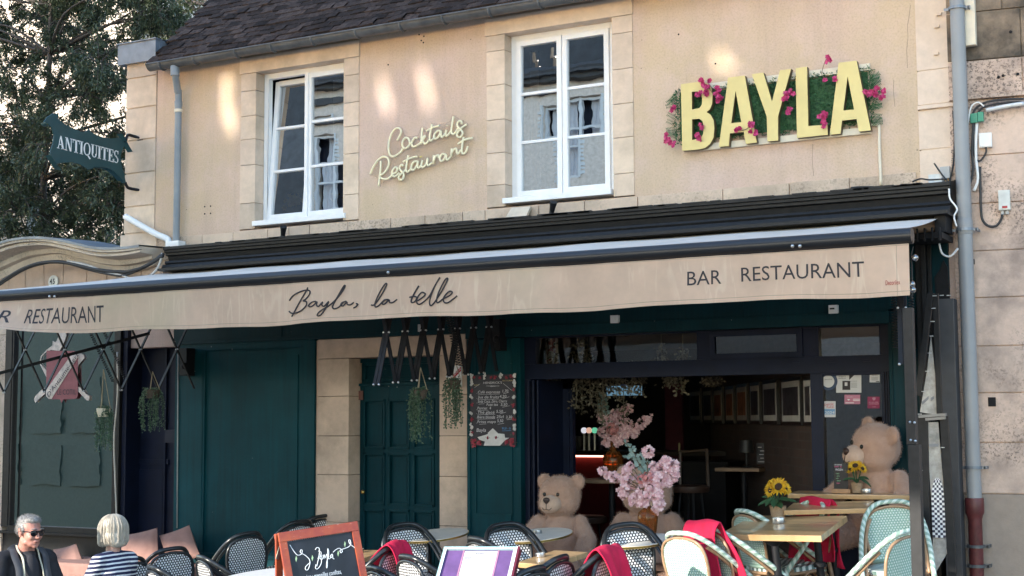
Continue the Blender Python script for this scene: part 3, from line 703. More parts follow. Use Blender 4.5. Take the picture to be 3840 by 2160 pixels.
o = mb.build('reflection_backdrop', plain('reflection_slate_grey', (.028, .033, .036), .8, 0, .3, 3)); tag(o, 'dark slate coloured backdrop standing in for the reflection in the antique shop window', 'backdrop')
mb = MB(); ii = random.Random(9)
for _ in range(260):
    p = P(ii.gauss(305, 40), ii.gauss(1920, 22), .3); mb.leaf(p, (ii.gauss(0, 1), ii.gauss(0, .4), ii.gauss(.4, 1)), (0, -1, .3), .05, .02)
o = mb.build('pot_plant', plain('dusty_leaf', (.05, .075, .03), .7)); tag(o, 'low leafy plant at the bottom of the antique shop window', 'plant')
pq = MB(); ctr = P(199, 1057, -.045); R = .073
pq.lathe([(0, .004), (R*.94, .004), (R, 0), (R, -.012), (0, -.012)], ctr, 28, Matrix.Rotation(RAD(90), 3, 'X'))
pq = pq.build('house_number', plain('enamel', (.68, .66, .60), .3)); tag(pq, 'round white enamel house number plate 45 bis on the arch', 'number plate')
tx = MB()
for body, ox, oz, h in (('4', -.045, -.022, .058), ('5', .002, -.022, .058), ('BIS', -.026, -.058, .02)):
    tx.text(body, lambda u, v: Vector((ctr.x+ox+u*h*.9, ctr.y-.007, ctr.z+oz+v*h)), bold=.02)
tx.build('digits', M_BLACK, pq)
# painted shield hanging behind the shop window glass
c = crop(0, 1180, .2623); YS = .012
def poly(pts, Y, t=.004): return MB().prism([[P(*c(*p), Y) for p in pts]], (0, t, 0))
SH = poly([(665, 512), (860, 515), (1062, 520), (1110, 600), (1112, 1160), (1085, 1200), (905, 1212), (880, 1262), (860, 1212), (700, 1208), (660, 1170)], YS-.02).build('shop_emblem', plain('brick_red_paint', (.27, .075, .085), .6))
tag(SH, 'red heraldic shield with cream diagonal band hung in the antique shop window', 'emblem')
mc = plain('cream_figure', (.62, .52, .44), .7, 0, .3, 18)
poly([(660, 1075), (1050, 530), (1112, 610), (735, 1203), (690, 1200), (658, 1165)], YS-.026).build('band', mc, SH)
for pts in ([(808, 205), (940, 200), (948, 300), (905, 420), (850, 520), (775, 510), (730, 500), (650, 540), (592, 600), (575, 700), (742, 890), (735, 960), (640, 1130), (545, 1215), (505, 1262), (485, 1215), (505, 1165), (575, 1090), (700, 1000), (665, 900), (560, 690), (585, 590), (670, 500), (750, 440), (755, 375), (800, 400), (830, 320)],
            [(1035, 600), (1100, 540), (1190, 570), (1205, 620), (1120, 720), (1100, 820), (1050, 880), (1075, 1010), (1180, 1060), (1230, 1140), (1280, 1160), (1270, 1230), (1235, 1225), (1150, 1130), (1065, 1050), (1030, 980), (1030, 860), (1060, 760), (1080, 680)]):
    poly(pts, YS-.012, .004).build('supporter', mc, SH)
tx = MB(); A, B = P(*c(690, 1165), YS-.03), P(*c(1085, 610), YS-.03); L = (B-A).length; ux = (B-A)/L; uz = Vector((-ux.z, 0, ux.x)); h = .07
tx.text("D'Antaume-Sere", lambda u, v: A+ux*(u*h*1.0)+uz*((v-.35)*h*.8)+Vector((0, -.003, 0)))
A2 = P(*c(820, 1145), YS-.03); tx.build('lettering', plain('dark_ink', (.03, .02, .03), .6), SH); tx = MB(); tx.text('LE COTIL', lambda u, v: A2+Vector((u*.05, -.003, v*.06)))
tx.build('lettering', plain('dark_ink2', (.03, .02, .03), .6), SH)
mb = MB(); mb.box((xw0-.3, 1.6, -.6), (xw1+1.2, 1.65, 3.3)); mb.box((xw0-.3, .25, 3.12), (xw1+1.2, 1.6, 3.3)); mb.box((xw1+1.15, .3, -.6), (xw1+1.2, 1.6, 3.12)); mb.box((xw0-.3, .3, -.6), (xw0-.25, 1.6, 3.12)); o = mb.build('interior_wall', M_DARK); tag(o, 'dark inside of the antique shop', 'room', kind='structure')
c = crop(0, 1080, .7452)
b = MB().prism([[P(*c(x, y), .3) for x, y in ((490, 1030), (515, 1033), (545, 1075), (540, 1110), (528, 1150), (500, 1150), (505, 1075))]], (0, .03, 0)).build('carved_bracket', mc); tag(b, 'pale carved wooden piece standing in the shop window behind the woman', 'carving')
o = MB().tube(smoothpath([P(440, 1320, -.06), P(441, 1480, -.06), P(428, 1640, -.06), P(432, 1800, -.06), P(438, 1960, -.06)], 5), .009, 6).build('drop_cable', plain('cream_cable', (.55, .51, .45), .5), smooth=True); tag(o, 'cream cable running down the right edge of the antique shop window', 'cable')
# cables slung along the portal
c = crop(0, 880, .2717)
for i, (pts, m, r, l) in enumerate(([[( -100, 730), (100, 600), (300, 480), (520, 400), (750, 375), (950, 395), (1200, 455), (1450, 500), (1680, 515), (1800, 505), (2000, 440), (2250, 290)], M_CABLE, .020, 'thick black cable following the curved stone cornice'],
        [[(-100, 760), (300, 500), (600, 400), (900, 380), (1180, 470), (1500, 545), (1700, 560), (1950, 470), (2260, 260)], M_CABLE, .013, 'thin black cable under the thick one on the stone cornice'],
        [[(930, 365), (1200, 420), (1450, 510), (1680, 560), (1780, 600), (1900, 610), (2060, 570), (2160, 480), (2210, 380), (2240, 250)], M_GREYCABLE, .012, 'pale grey cable looping from the stone cornice to the black cornice'])):
    o = MB().tube(smoothpath([P(*c(*p), -.32) for p in pts], 4), r, 7).build('cable', m, smooth=True); tag(o, l, 'cable', 'cables on the stone portal')
# ---------------------------------------------------------------- right neighbour: pitted ashlar house, turned a little from the street line
NB = thing('ashlar_house', 'pitted pinkish ashlar house wall with sooty upper blocks right of the downpipe', 'building', (-1, 0, .4))
ang = RAD(9); o0 = Vector((P(3604, 1000).x, .0, 0)); ex = Vector((math.cos(ang), math.sin(ang), 0)); ey = Vector((-math.sin(ang), math.cos(ang), 0))
MN = Matrix(((ex.x, ey.x, 0, o0.x), (ex.y, ey.y, 0, o0.y), (0, 0, 1, 0), (0, 0, 0, 1)))
def NP(x, y, off=0.0):                                # pixel -> on that wall
    d = ray(x, y); n = ey; q = o0-ey*off; t = (q-CAM).dot(n)/d.dot(n); return CAM+d*t
zj = [6.5]+[NP(3720, y).z for y in (-160, 40, 222, 352, 372, 582, 762, 940, 1116, 1298, 1474, 1660, 1852)]+[.3]
up, mid, pl_ = MB(), MB(), MB(); rr = random.Random(3)
for i in range(len(zj)-1):
    t = up if i < 3 else (pl_ if i == len(zj)-2 else mid)
    x = -.05; first = True
    while x < 3.5:
        wd = (rr.uniform(.6, .9) if not first else rr.choice([1.3, 1.1] if i > 4 else [.42, .55])) if i != 4 else 4
        if i == len(zj)-2: wd = 4
        t.box((x+.004, -.012 if i != 4 else -.045, zj[i+1]+.005), (x+wd-.004, .3, zj[i]-.002), MN); x += wd; first = False
    t.box((-.02, .006, zj[i+1]), (3.5, .25, zj[i]), MN)
up.build('upper_wall', M_STAIN, NB, bevel=.006); mid.build('wall', M_STONE3, NB, bevel=.006); pl_.build('plinth', mk_stone('grey_plinth', (.34, .28, .235), (.20, .17, .15), .05, .6), NB, bevel=.006)
fx = MB()
for x, y in ((3790, 120), (3648, 140), (3762, 284), (3817, 278), (3745, 290)): MB().lathe([(.012, -.01), (.012, .008), (0, .01)], NP(x, y, .012), 8, Matrix.Rotation(RAD(90), 3, 'X')).build('fixing', M_DARK, NB)
q = NP(3720, 1507, .012); fx.box((q.x-.028, q.y-.006, q.z-.035), (q.x+.028, q.y+.004, q.z+.035)); q = NP(3650, 982, .012); MB().box((q.x-.02, q.y-.02, q.z-.02), (q.x+.01, q.y+.004, q.z+.02)).build('fixing', M_DARK, NB)
fx.build('fixing_plate', M_DARK, NB)
# big grey downpipe with a red cast iron foot
dpx = [P(3588, 0, -.12).x, P(3650, 1760, -.12).x]; xm = (dpx[0]+dpx[1])/2; zr = P(3655, 1872, -.12).z
D = MB(); D.tube([(xm, -.12, 6.5), (xm, -.12, zr)], .055, 18); zc = P(3620, 880, -.12).z
D.lathe([(.056, 0), (.061, .01), (.061, .1), (.056, .12)], (xm, -.12, zc), 18)
D = D.build('rain_pipe', plain('grey_pvc_pipe', (.27, .275, .28), .42, 0, .1, 3), smooth=50); tag(D, 'tall grey rain downpipe with red cast iron foot at the house corner', 'downpipe')
F_ = MB(); F_.lathe([(.052, -1.3), (.052, -.15), (.06, -.12), (.07, -.1), (.07, 0), (.066, .01), (.05, .01)], (xm, -.12, zr), 18); F_.build('iron_foot', plain('oxide_red_paint', (.105, .022, .022), .45, 0, .35, 12, .2), D, smooth=40)
for y in (35, 868, 1758, 2052, 2125):
    z = P(3600, y, -.12).z; b = MB(); r = .062 if y < 1900 else .06
    b.lathe([(r, 0), (r+.006, 0), (r+.006, .022), (r, .022)], (xm, -.12, z), 18); b.box((xm-.10, -.13, z), (xm-r, -.12, z+.02)); b.box((xm+r, -.13, z), (xm+.10, -.12, z+.02)); b.box((xm+.08, -.13, z), (xm+.09, 0, z+.02))
    b.build('pipe_bracket', M_ZINC if y < 1900 else M_GUTTER, D)
mb = MB(); mb.box((-.02, 0, P(3620, 175, -.05).z), (.07, .06, 6.5), Matrix.Translation((P(3622, 100, -.08).x, -.08, 0))); o = mb.build('cable_duct', M_CREAM, bevel=.006); tag(o, 'cream plastic cable duct behind the top of the grey downpipe', 'duct')
# boxes and cables on that wall
def wbox(name, x0, y0, x1, y1, dep, m, label, cat, parts=()):
    a, b = NP(x0, y0, .012), NP(x1, y1, .012); w_ = (b-a).dot(ex)
    M = Matrix.Translation((a.x, a.y, 0)) @ Matrix.Rotation(ang, 4, 'Z')
    mb = MB(); mb.box((0, -dep, b.z), (w_, 0, a.z), M); mb.box((.006, -dep-.006, b.z+.006), (w_-.006, -dep-.0005, a.z-.006), M)
    o = mb.build(name, m, bevel=.004); tag(o, label, cat); return o, M, w_, a.z, b.z
o, M, w_, za, zb = wbox('junction_box', 3671, 504, 3721, 554, .05, M_WHITE, 'square white junction box on the ashlar wall', 'junction box')
o, M, w_, za, zb = wbox('meter_box', 3743, 718, 3790, 790, .06, plain('grey_white_box', (.60, .60, .56), .5), 'tall pale meter box with red label on the ashlar wall', 'meter box')
m2 = MB(); m2.box((w_*.3, -.068, zb+.012), (w_*.75, -.0665, zb+.03), M); m2.build('label_strip', plain('red_label', (.35, .02, .02), .5), o)
m2 = MB(); m2.tube([M @ Vector((w_*.3, -.03, zb)), M @ Vector((w_*.3, -.03, zb-.03))], .014, 8); m2.tube([M @ Vector((w_*.7, -.03, zb)), M @ Vector((w_*.7, -.03, zb-.03))], .014, 8); m2.build('cable_gland', M_LAMPGREY, o, smooth=40)
mb = MB(); q = NP(3668, 440, .05); mb.box((-.055, -.03, -.045), (.0, 0, .03), Matrix.Translation(q)); mb.box((.002, -.035, -.04), (.045, 0, .035), Matrix.Translation(q)); o = mb.build('cable_clamp', plain('green_plastic', (.03, .26, .16), .4), bevel=.005); tag(o, 'green plastic clamp around the wall cables beside the downpipe', 'clamp')
mb = MB(); a, b = P(3524, 626, -.05), P(3562, 667, -.05); mb.box((a.x, -.05, b.z), (b.x, -.009, a.z)); o = mb.build('back_box', M_LAMPGREY, bevel=.004); tag(o, 'small open grey back box on the pale pier by the cornice end', 'back box')
mb = MB(); a, b = P(3481, 655, -.1), P(3533, 682, -.1); mb.box((a.x, -.1, b.z), (b.x, -.02, a.z))
for k in (.3, .65): mb.lathe([(.016, 0), (.014, .006)], (a.x+(b.x-a.x)*k, -.1, (a.z+b.z)/2), 10, Matrix.Rotation(RAD(90), 3, 'X'))
o = mb.build('socket_box', plain('white_socket', (.66, .66, .64), .5), bevel=.004); tag(o, 'white double socket box lying on top of the black cornice', 'socket')
c = crop(2840, 0, .7452)
cabs = [([(1342, 497), (1250, 500), (1150, 515), (1090, 560), (1085, 650), (1080, 760), (1085, 860), (1060, 960)], M_CABLE, .009, 'black cable along the ashlar wall, upper one of the bundle', .06),
        ([(1342, 512), (1230, 520), (1130, 545), (1095, 620), (1090, 720), (1095, 790), (1120, 810), (1150, 770), (1150, 740)], M_CABLE, .008, 'black cable curling up to the square junction box', .05),
        ([(1342, 520), (1250, 535), (1150, 555)], plain('white_conduit', (.66, .66, .66), .4), .016, 'white conduit wrapped with black tape running right along the wall', .07),
        ([(1105, 620), (1100, 700), (1100, 800), (1110, 900), (1090, 960)], M_WHITE, .012, 'vertical white cable between the downpipe and the boxes', .05),
        ([(1120, 840), (1122, 950), (1125, 1060), (1135, 1110), (1165, 1138), (1205, 1135), (1228, 1100), (1232, 1080)], M_CABLE, .010, 'black cable hanging in a loop below the meter box', .05),
        ([(1060, 620), (1075, 540), (1110, 515), (1140, 535)], M_WHITE, .006, 'short white wire bent over the green clamp', .09)]
for pts, m, r, l, off in cabs:
    o = MB().tube(smoothpath([NP(*c(*p), off) for p in pts], 5), r, 7).build('wall_cable', m, smooth=True); tag(o, l, 'cable', 'cables on the ashlar wall')
for pts, m, r, l, Y in (([(965, 950), (970, 1000), (1005, 1050), (990, 1090), (1003, 1140)], M_WHITE, .007, 'white wire hanging down the end of the black cornice', -.3),
        ([(915, 1225), (930, 1275), (970, 1290), (1010, 1250)], M_WHITE, .008, 'white wire looping below the awning end', -.25), ([(890, 822), (930, 880), (960, 915)], M_CABLE, .007, 'black wire sticking up above the socket box', -.12),
        ([(985, 560), (992, 700), (985, 830), (965, 920)], M_CABLE, .007, 'black wire running down beside the grey downpipe', -.05), ([(470, 945), (540, 940), (640, 945)], M_CABLE, .008, 'black wire lying on the cornice under the gold letters', -.22), ([(780, 915), (820, 900), (870, 905), (950, 900)], M_CABLE, .007, 'black wire lying on the cornice beside the socket box', -.2)):
    o = MB().tube(smoothpath([P(*c(*p), Y) for p in pts], 5), r, 6).build('loose_wire', m, smooth=True); tag(o, l, 'wire', 'loose wires near the cornice end')
# ---------------------------------------------------------------- the house across the street (seen only in the window panes; its first floor gallery is added to let the low sun in)
OP = thing('facing_house', 'pale rendered house across the street with an added sun gap, shuttered windows and a slotted shading roof', 'building', (-20, -17, -.9))
yo = -17.0; ox0, ox1 = -40.0, -4.0; t_el = math.tan(RAD(SUN_EL))/math.cos(RAD(SUN_AZ-180))
zg1 = 1.2+t_el*(-2.2-yo); zg0 = zg1-1.2; zev = 9.75     # gallery gap added for the sun: rays below its top edge reach front tables
wl = MB(); wx = [-38.4, -35.1, -31.8, -28.5, -25.0, -21.5, -18.0, -14.35, -10.8, -7.3]; zs_, zh_ = 6.9, 9.05
wl.box((-15, yo-.4, -1.8), (ox1, yo, zg0)); gf = MB(); gf.box((ox0, yo-.4, -1.8), (-15.01, yo, zg0)); segs = [ox0]+[v for x in wx for v in (x-.6, x+.6)]+[ox1]
for i in range(0, len(segs), 2): wl.box((segs[i], yo-.4, zg1), (segs[i+1], yo, zev-.1))
for x in wx: wl.box((x-.6, yo-.4, zg1), (x+.6, yo, zs_)); wl.box((x-.6, yo-.4, zh_), (x+.6, yo, zev-.1))
wl.build('wall', plain('pale_render_opposite', (.86, .73, .62), .9), OP)
for k in range(8):
    for a, b, e, f in ((.2, 1.3, .1, 1.2), (.2, 1.3, 1.5, 3.0), (1.6, 2.7, .1, 1.2), (1.6, 2.7, 1.5, 3.0)): gf.box((ox0+3*k+a, yo+.001, e), (ox0+3*k+b, yo+.05, f))
gf.build('timber_front', plain('green_timber_front', (.035, .055, .042), .6), OP)
mb = MB(); mb.box((ox0, yo-.5, zev-.1), (ox1, yo+.25, zev)); mb.box((ox0, yo-.5, zev-.45), (ox1, yo+.12, zev-.3)); mb.tube([(ox0, yo+.33, zev+.1), (ox1, yo+.33, zev+.1)], .09, 8); mb.box((ox0, yo-.5, zev+.0005), (ox1, yo+.4, zev+.07)); mb.build('eaves', plain('grey_eaves', (.07, .07, .075), .6), OP)
for x in range(-39, -3, 4): MB().box((x-.14, yo-.3, zg0), (x+.14, yo-.02, zg1)).build('sun_gap_post', M_WHITE, OP)
for x in wx:
    f = MB()
    for a, b in ((x-.6, x-.52), (x+.52, x+.6), (x-.04, x+.04)): f.box((a, yo-.2, zs_), (b, yo-.1, zh_))
    for z in (zs_, zs_+.7, zs_+1.4, zh_-.08): f.box((x-.6, yo-.195, z), (x+.6, yo-.11, z+.06))
    f = f.build('window', M_PVC, OP); s = MB()
    for sx in (-1, 1):
        a = x+sx*.62; M = Matrix.Translation((a, yo+.02, 0)) @ Matrix.Rotation(RAD(-sx*25), 4, 'Z')
        for k in range(20): s.box((0 if sx > 0 else -.55, .01, zs_+.05+k*.1), (.55 if sx > 0 else 0, .04, zs_+.11+k*.1), M)
        s.box((-.02, .0, zs_), (.04, .05, zh_), M); s.box((sx*.5-.03, .0, zs_), (sx*.5+.03, .05, zh_), M)
    s.build('shutter', M_WHITE, f)
    cu = MB(); cu.grid(lambda u, v: Vector((x-.5+.35*u, yo-.3+.03*math.sin(u*20), zh_-(zh_-zs_)*v)), 12, 2); cu.grid(lambda u, v: Vector((x+.2+.3*u, yo-.3+.03*math.sin(u*20), zh_-(zh_-zs_)*v)), 12, 2)
    cu.build('curtain', M_CLOTH_W, f); MB().box((x-.95, yo-.6, zs_-.5), (x+.95, yo-.45, zh_+.5)).build('dark_room', M_NAVY, f)  # dark box enlarged to keep sun from leaking through the window
zhi = 14.2
# slate roof raised to shade the facade; each added slot throws a sun streak
SLOT = []
def slot(px, py, w, h):
    p = P(px, py); q = p+TOSUN*((yo-p.y)/TOSUN.y); SLOT.append((q.x-w/2, q.x+w/2, q.z-h/2, q.z+h/2))
for px, py, w, h in ((850, 365, .095, .5), (868, 500, .09, .5), (1435, 330, .06, .22), (1452, 395, .065, .22), (1472, 470, .06, .25), (1585, 295, .07, .22), (1605, 370, .08, .25), (1630, 460, .07, .25), (2560, 350, .06, .25), (2700, 225, .08, .16), (2735, 265, .09, .16), (2775, 310, .08, .16)): slot(px, py, w, h)
xs_ = sorted(set([ox0, ox1]+[v for s in SLOT for v in s[:2]])); sl_ = MB()
def tun(a, b, z, z2): sl_.prism([[(a, yo, z), (b, yo, z), (b, yo, z2), (a, yo, z2)]], TOSUN*(1.2/-TOSUN.y))
for a, b in zip(xs_[:-1], xs_[1:]):
    m_ = (a+b)/2; z = zev+.08
    for lo, hi in sorted([(s[2], s[3]) for s in SLOT if s[0] < m_ < s[1]]):
        if lo > z: tun(a, b, z, lo)
        z = max(z, hi)
    tun(a, b, z, zhi)
sl_.build('roof', plain('opposite_slate', (.05, .053, .06), .6, 0, .3, 4), OP)
# ---------------------------------------------------------------- trees behind the gateway, bright house behind them
def leafmat(name, c1, c2, rough=.35):
    m = N(name); g = m.n('ShaderNodeNewGeometry').outputs['Random Per Island']
    c = m.ramp(g, [(0, c1), (.55, tuple((a+b)/2 for a, b in zip(c1, c2))), (1, c2)])
    m.color(c); m.set(Roughness=rough)
    tr = m.n('ShaderNodeBsdfTranslucent'); m.l(c, tr.inputs[0]); mx = m.n('ShaderNodeMixShader'); mx.inputs[0].default_value = .25
    m.l(m.b.outputs[0], mx.inputs[1]); m.l(tr.outputs[0], mx.inputs[2]); m.l(mx.outputs[0], m.out.inputs[0]); return m.mat
M_BARK = plain('bark', (.10, .082, .07), .9, 0, .3, 20, .4)
def tree(name, label, base, trunk_pts, clumps, nleaf, L, w, m, seed):
    r = random.Random(seed); T = thing(name, label, 'tree', base)
    tk = MB(); tk.tube(smoothpath(trunk_pts, 4), [.10-.08*i/(4*(len(trunk_pts)-1)) for i in range(4*(len(trunk_pts)-1)+1)], 9)
    lf = MB(); tot = sum(c[1]**2 for c in clumps)
    tops = smoothpath(trunk_pts, 4)
    for cpt, R in clumps:
        cpt = Vector(cpt); s = min(tops, key=lambda p: (p-cpt).length+max(0, p.z-cpt.z)*2)
        mid = s.lerp(cpt, .5)+Vector((r.gauss(0, .15), r.gauss(0, .15), .1)); tk.tube(smoothpath([s, mid, cpt], 4), [.028-.022*i/8 for i in range(9)], 6)
        tw = []
        for _ in range(int(14*R)+5):
            d = Vector((r.gauss(0, 1), r.gauss(0, 1), r.gauss(0, 1))).normalized(); e = cpt+d*R*r.uniform(.6, 1.05); e.z -= R*.12
            tk.tube(smoothpath([cpt+d*R*.1, cpt+d*R*.5+Vector((0, 0, .08)), e], 3), [.010, .009, .008, .007, .006, .005, .004], 4); tw.append((cpt+d*R*.15, e))
        for _ in range(int(nleaf*R*R/tot)):
            a, b = r.choice(tw); p = a.lerp(b, r.random()**.6)+Vector((r.gauss(0, .07), r.gauss(0, .07), r.gauss(0, .07)))*R
            d = ((b-a).normalized()*.6+Vector((r.gauss(0, .6), r.gauss(0, .6), r.gauss(-.1, .6)))).normalized()
            k = r.uniform(.7, 1.25); lf.leaf(p, d, Vector((r.gauss(0, .5), r.gauss(0, .5), 1)), L*k, w*k)
    tk.build('trunk', M_BARK, T, smooth=True); lf.build('crown', m, T)
def clus(n, x0, x1, y0, y1, z0, z1, R0, R1, seed):
    r = random.Random(seed); return [((r.uniform(x0, x1), r.uniform(y0, y1), r.uniform(z0, z1)), r.uniform(R0, R1)) for _ in range(n)]
M_LEAF = leafmat('evergreen_leaf', (.036, .055, .032), (.14, .17, .095))
tree('broadleaf_evergreen', 'large dense evergreen tree rising behind the curved stone gateway', (-16.2, 3.6, -.3), [(-16.2, 3.6, -.3), (-16.1, 3.6, 2), (-16.3, 3.7, 4.2), (-16.0, 3.5, 6.5), (-16.1, 3.6, 9)],
     clus(84, -17.8, -14.0, 2.8, 4.6, 3.7, 8.7, .42, .68, 4)+[(tuple(P(x, y, 3.6)), .55) for x, y in ((50, 480), (60, 600), (40, 720), (140, 520), (110, 660), (300, 660), (400, 600), (430, 760), (60, 380), (200, 800), (330, 830), (20, 250))], 112000, .072, .027, M_LEAF, 1)
tree('slender_tree', 'thinner tree with a bare leaning trunk rising behind the tiled roof', (-17.0, 8.5, 0), [(-17.0, 8.5, 0), (-17.0, 8.5, 4), (-17.3, 8.5, 7), (-17.0, 8.5, 10), (-16.8, 8.5, 12)],
     clus(22, -20.5, -14.0, 7.6, 9.6, 8.3, 12.0, .5, .9, 8)+[(tuple(P(x, y, 8.5)), .7) for x, y in ((640, 80), (740, 50), (830, 70), (930, 20), (1010, 50), (1090, 0), (900, 100), (560, 120))], 17000, .10, .035, leafmat('pale_leaf', (.035, .05, .02), (.10, .12, .045)), 2)
BK = thing('courtyard_house', 'sunlit cream house standing far behind the trees', 'building', (-19, 15, 0))
b = MB(); b.box((-40, 14, -.5), (-24.4, 20, 14.5)); b.build('wall', plain('cream_render', (.55, .47, .40), .9, 0, .08, .6), BK)
b = MB(); b.prism([[(-40.3, 13.7, 14.5), (-24.1, 13.7, 14.5), (-24.1, 17, 16), (-40.3, 17, 16)]], (0, .1, -.2)); b.build('roof', plain('slate_far', (.09, .09, .10), .7), BK)
b = MB()
for x in (-31, -28): b.box((x, 13.95, 5.6), (x+.9, 13.99, 7.4))
b.build('window', M_DARK, BK)
b = MB(); b.box((-34, 9.5, -.5), (-23.0, 9.9, 7.4)); o = b.build('grey_gable', plain('grey_stone_gable', (.20, .185, .165), .95, 0, .25, 1.5)); tag(o, 'shaded grey stone gable behind the left side of the trees', 'wall')
# ---------------------------------------------------------------- awning
AW = thing('awning', 'wide beige awning with black front bar and lettered valance', 'awning', (-6, -.3, 3.2))
YB = -2.2; zbar = P(1900, 985, YB).z; xbr = P(3422, 890, YB).x; xbl = -11.6
BR = .052
def mk_canvas(name, base, streak):
    m = N(name); v = m.co('UV')
    mp = m.n('ShaderNodeMapping'); m.l(v, mp.inputs[0]); mp.inputs['Scale'].default_value = (7.5, 1.1, 1)
    wp = m.noise(v, 1.2, 3); sep = m.n('ShaderNodeVectorMath', operation='ADD'); cb = m.n('ShaderNodeCombineXYZ'); m.l(m.math('MULTIPLY', wp, .8), cb.inputs[0]); m.l(mp.outputs[0], sep.inputs[0]); m.l(cb.outputs[0], sep.inputs[1])
    f = m.noise(sep.outputs[0], 1.0, 3, .5, .6)
    ridge = m.math('ABSOLUTE', m.math('SUBTRACT', f, .5))
    s = m.ramp(ridge, [(.0, 1), (.012, .7), (.03, 0)])
    gate = m.ramp(m.noise(v, .9, 3), [(.38, 0), (.55, 1)])
    sx = m.n('ShaderNodeSeparateXYZ'); m.l(v, sx.inputs[0])
    low = m.ramp(sx.outputs[1], [(.02, 0), (.10, 1), (.30, .7), (.36, .2)])
    c = m.mix(m.ramp(m.noise(v, 3.2, 5, .65), [(.35, 0), (.7, 1)]), base, tuple(x*.84 for x in base))
    gr = m.ramp(m.noise(v, .55, 2), [(.52, 0), (.72, .75)])
    c = m.mix(gr, c, (base[0]*.72, base[1]*.92, base[2]*.80))
    c = m.mix(m.math('MULTIPLY', m.math('MULTIPLY', m.math('MULTIPLY', s, gate), low), .55), c, streak)
    m.color(c); m.set(Roughness=.85); m.b.inputs['Specular IOR Level'].default_value = .2
    tr = m.n('ShaderNodeBsdfTranslucent'); m.l(c, tr.inputs[0]); mx = m.n('ShaderNodeMixShader'); mx.inputs[0].default_value = .3
    m.l(m.b.outputs[0], mx.inputs[1]); m.l(tr.outputs[0], mx.inputs[2]); m.l(mx.outputs[0], m.out.inputs[0])
    m.bump(m.noise(v, 2.5, 3), .15, .02); return m.mat
M_CANVAS = mk_canvas('beige_canvas', (.78, .56, .415), (.88, .72, .55))
M_CANVTOP = plain('pale_canvas_top', (.66, .60, .54), .7, 0, .08, 2)
yr, zr_ = -.25, P(3500, 845, -.25).z
def fab(u, v):                                       # v: roller -> bar
    x = (-10.38+u*7.95)*(1-v)+(xbl+u*(xbr-.03-xbl))*v
    sag = -.02*math.sin(math.pi*v)*(1+.5*math.sin(u*17))+.014*math.sin(u*41)*math.sin(math.pi*v)
    return Vector((x, yr+(YB-yr)*v, (zr_+.055)*(1-v)+(zbar+BR)*v+sag))
mb = MB(); mb.grid(fab, 80, 12); mb.build('canopy', M_CANVTOP, AW, smooth=True)
mb = MB(); mb.tube([(-10.4, yr, zr_), (-2.43, yr, zr_)], .05, 14); mb.build('roller', M_CANVAS, AW, smooth=40)
mb = MB(); mb.tube([(xbl-.3, YB, zbar), (xbr, YB, zbar)], BR, 16); mb.tube([(xbl-.3, YB-.012, zbar-BR*.8), (xbr, YB-.012, zbar-BR*.8)], .014, 6); mb.build('front_bar', plain('black_bar', (.016, .016, .018), .32, 0, .1), AW, smooth=50)
for px in (2972, 3000, 186, 205, 1456):
    p = P(px, (923 if px > 2000 else (1112 if px < 1000 else 1022)), YB-BR); b = MB(); b.ell(p, .013, None, 8, 6); b.build('bolt', M_STEEL, AW, smooth=True)
VH = .345
def val(x, h, off=0.0):                              # point on the valance; h down from the bar; wind lifts the left end
    k = max(0.0, min(1.0, (-9.35-x)/1.6)); k = k*k*(3-2*k)
    t = h/VH; bend = k*1.1*t
    dz = h*(1-.42*k*t); dy = -h*math.sin(bend)*.85
    w_ = .010*math.sin(x*4.1+.6)*t+.008*math.sin(x*9.3)*t+.006*math.sin(x*23+2)*t
    nrm = Vector((0, -math.cos(bend), -math.sin(bend)))
    return Vector((x, YB-.02+dy+w_, zbar-BR*.6-dz-.009*math.sin(x*2.3)*t-.004*math.sin(x*6.7)*t)) + nrm*off
L_ = xbr-.02-xbl
mb = MB(); mb.grid(lambda u, v: val(xbl+u*L_, v*VH), 140, 10, lambda u, v: (u*L_, v*VH))
VAL = mb.build('valance', M_CANVAS, AW, smooth=True)
mb = MB()
for h in (.025, VH-.03): 
    mb.grid(lambda u, v: val(xbl+u*L_, h+v*.0035, .0015), 140, 1)
mb.grid(lambda u, v: val(xbr-.10+u*.003, v*VH, .0015), 1, 4)
mb.build('seam', plain('seam_thread', (.42, .31, .23), .9), VAL)
M_INK = plain('charcoal_lettering', (.035, .028, .032), .7, 0, .1)
def vtext(body, pxl, pyb, pxr, pyt, ital=0.0):       # place a word between pixel columns on the valance
    a, b = P(pxl, pyb, YB), P(pxr, pyb-(pxr-pxl)*.05, YB); wd = gwidth(body); kx = (b.x-a.x)/wd
    hb = zbar-BR*.6-a.z; ht = a.z-P(pxl, pyt, YB).z; ht = -ht
    MB().text(body, lambda u, v: val(a.x+u*kx+v*ital, hb-v*ht, .003)).build('lettering', M_INK, VAL)
vtext('BAR', 2584, 1074, 2712, 1018); vtext('RESTAURANT', 2784, 1060, 3244, 1003)
def vtext2(body, x0, x1, h0, h1):
    wd = gwidth(body); MB().text(body, lambda u, v: val(x0+u*(x1-x0)/wd, h0-v*(h0-h1), .003)).build('lettering', M_INK, VAL)
vtext2('RESTAURANT', P(118, 1190, YB).x, P(395, 1160, YB).x, .255, .10); vtext2('BAR', P(-75, 1180, YB).x, P(70, 1190, YB).x, .255, .10)
c = crop(1040, 1020, .28727)
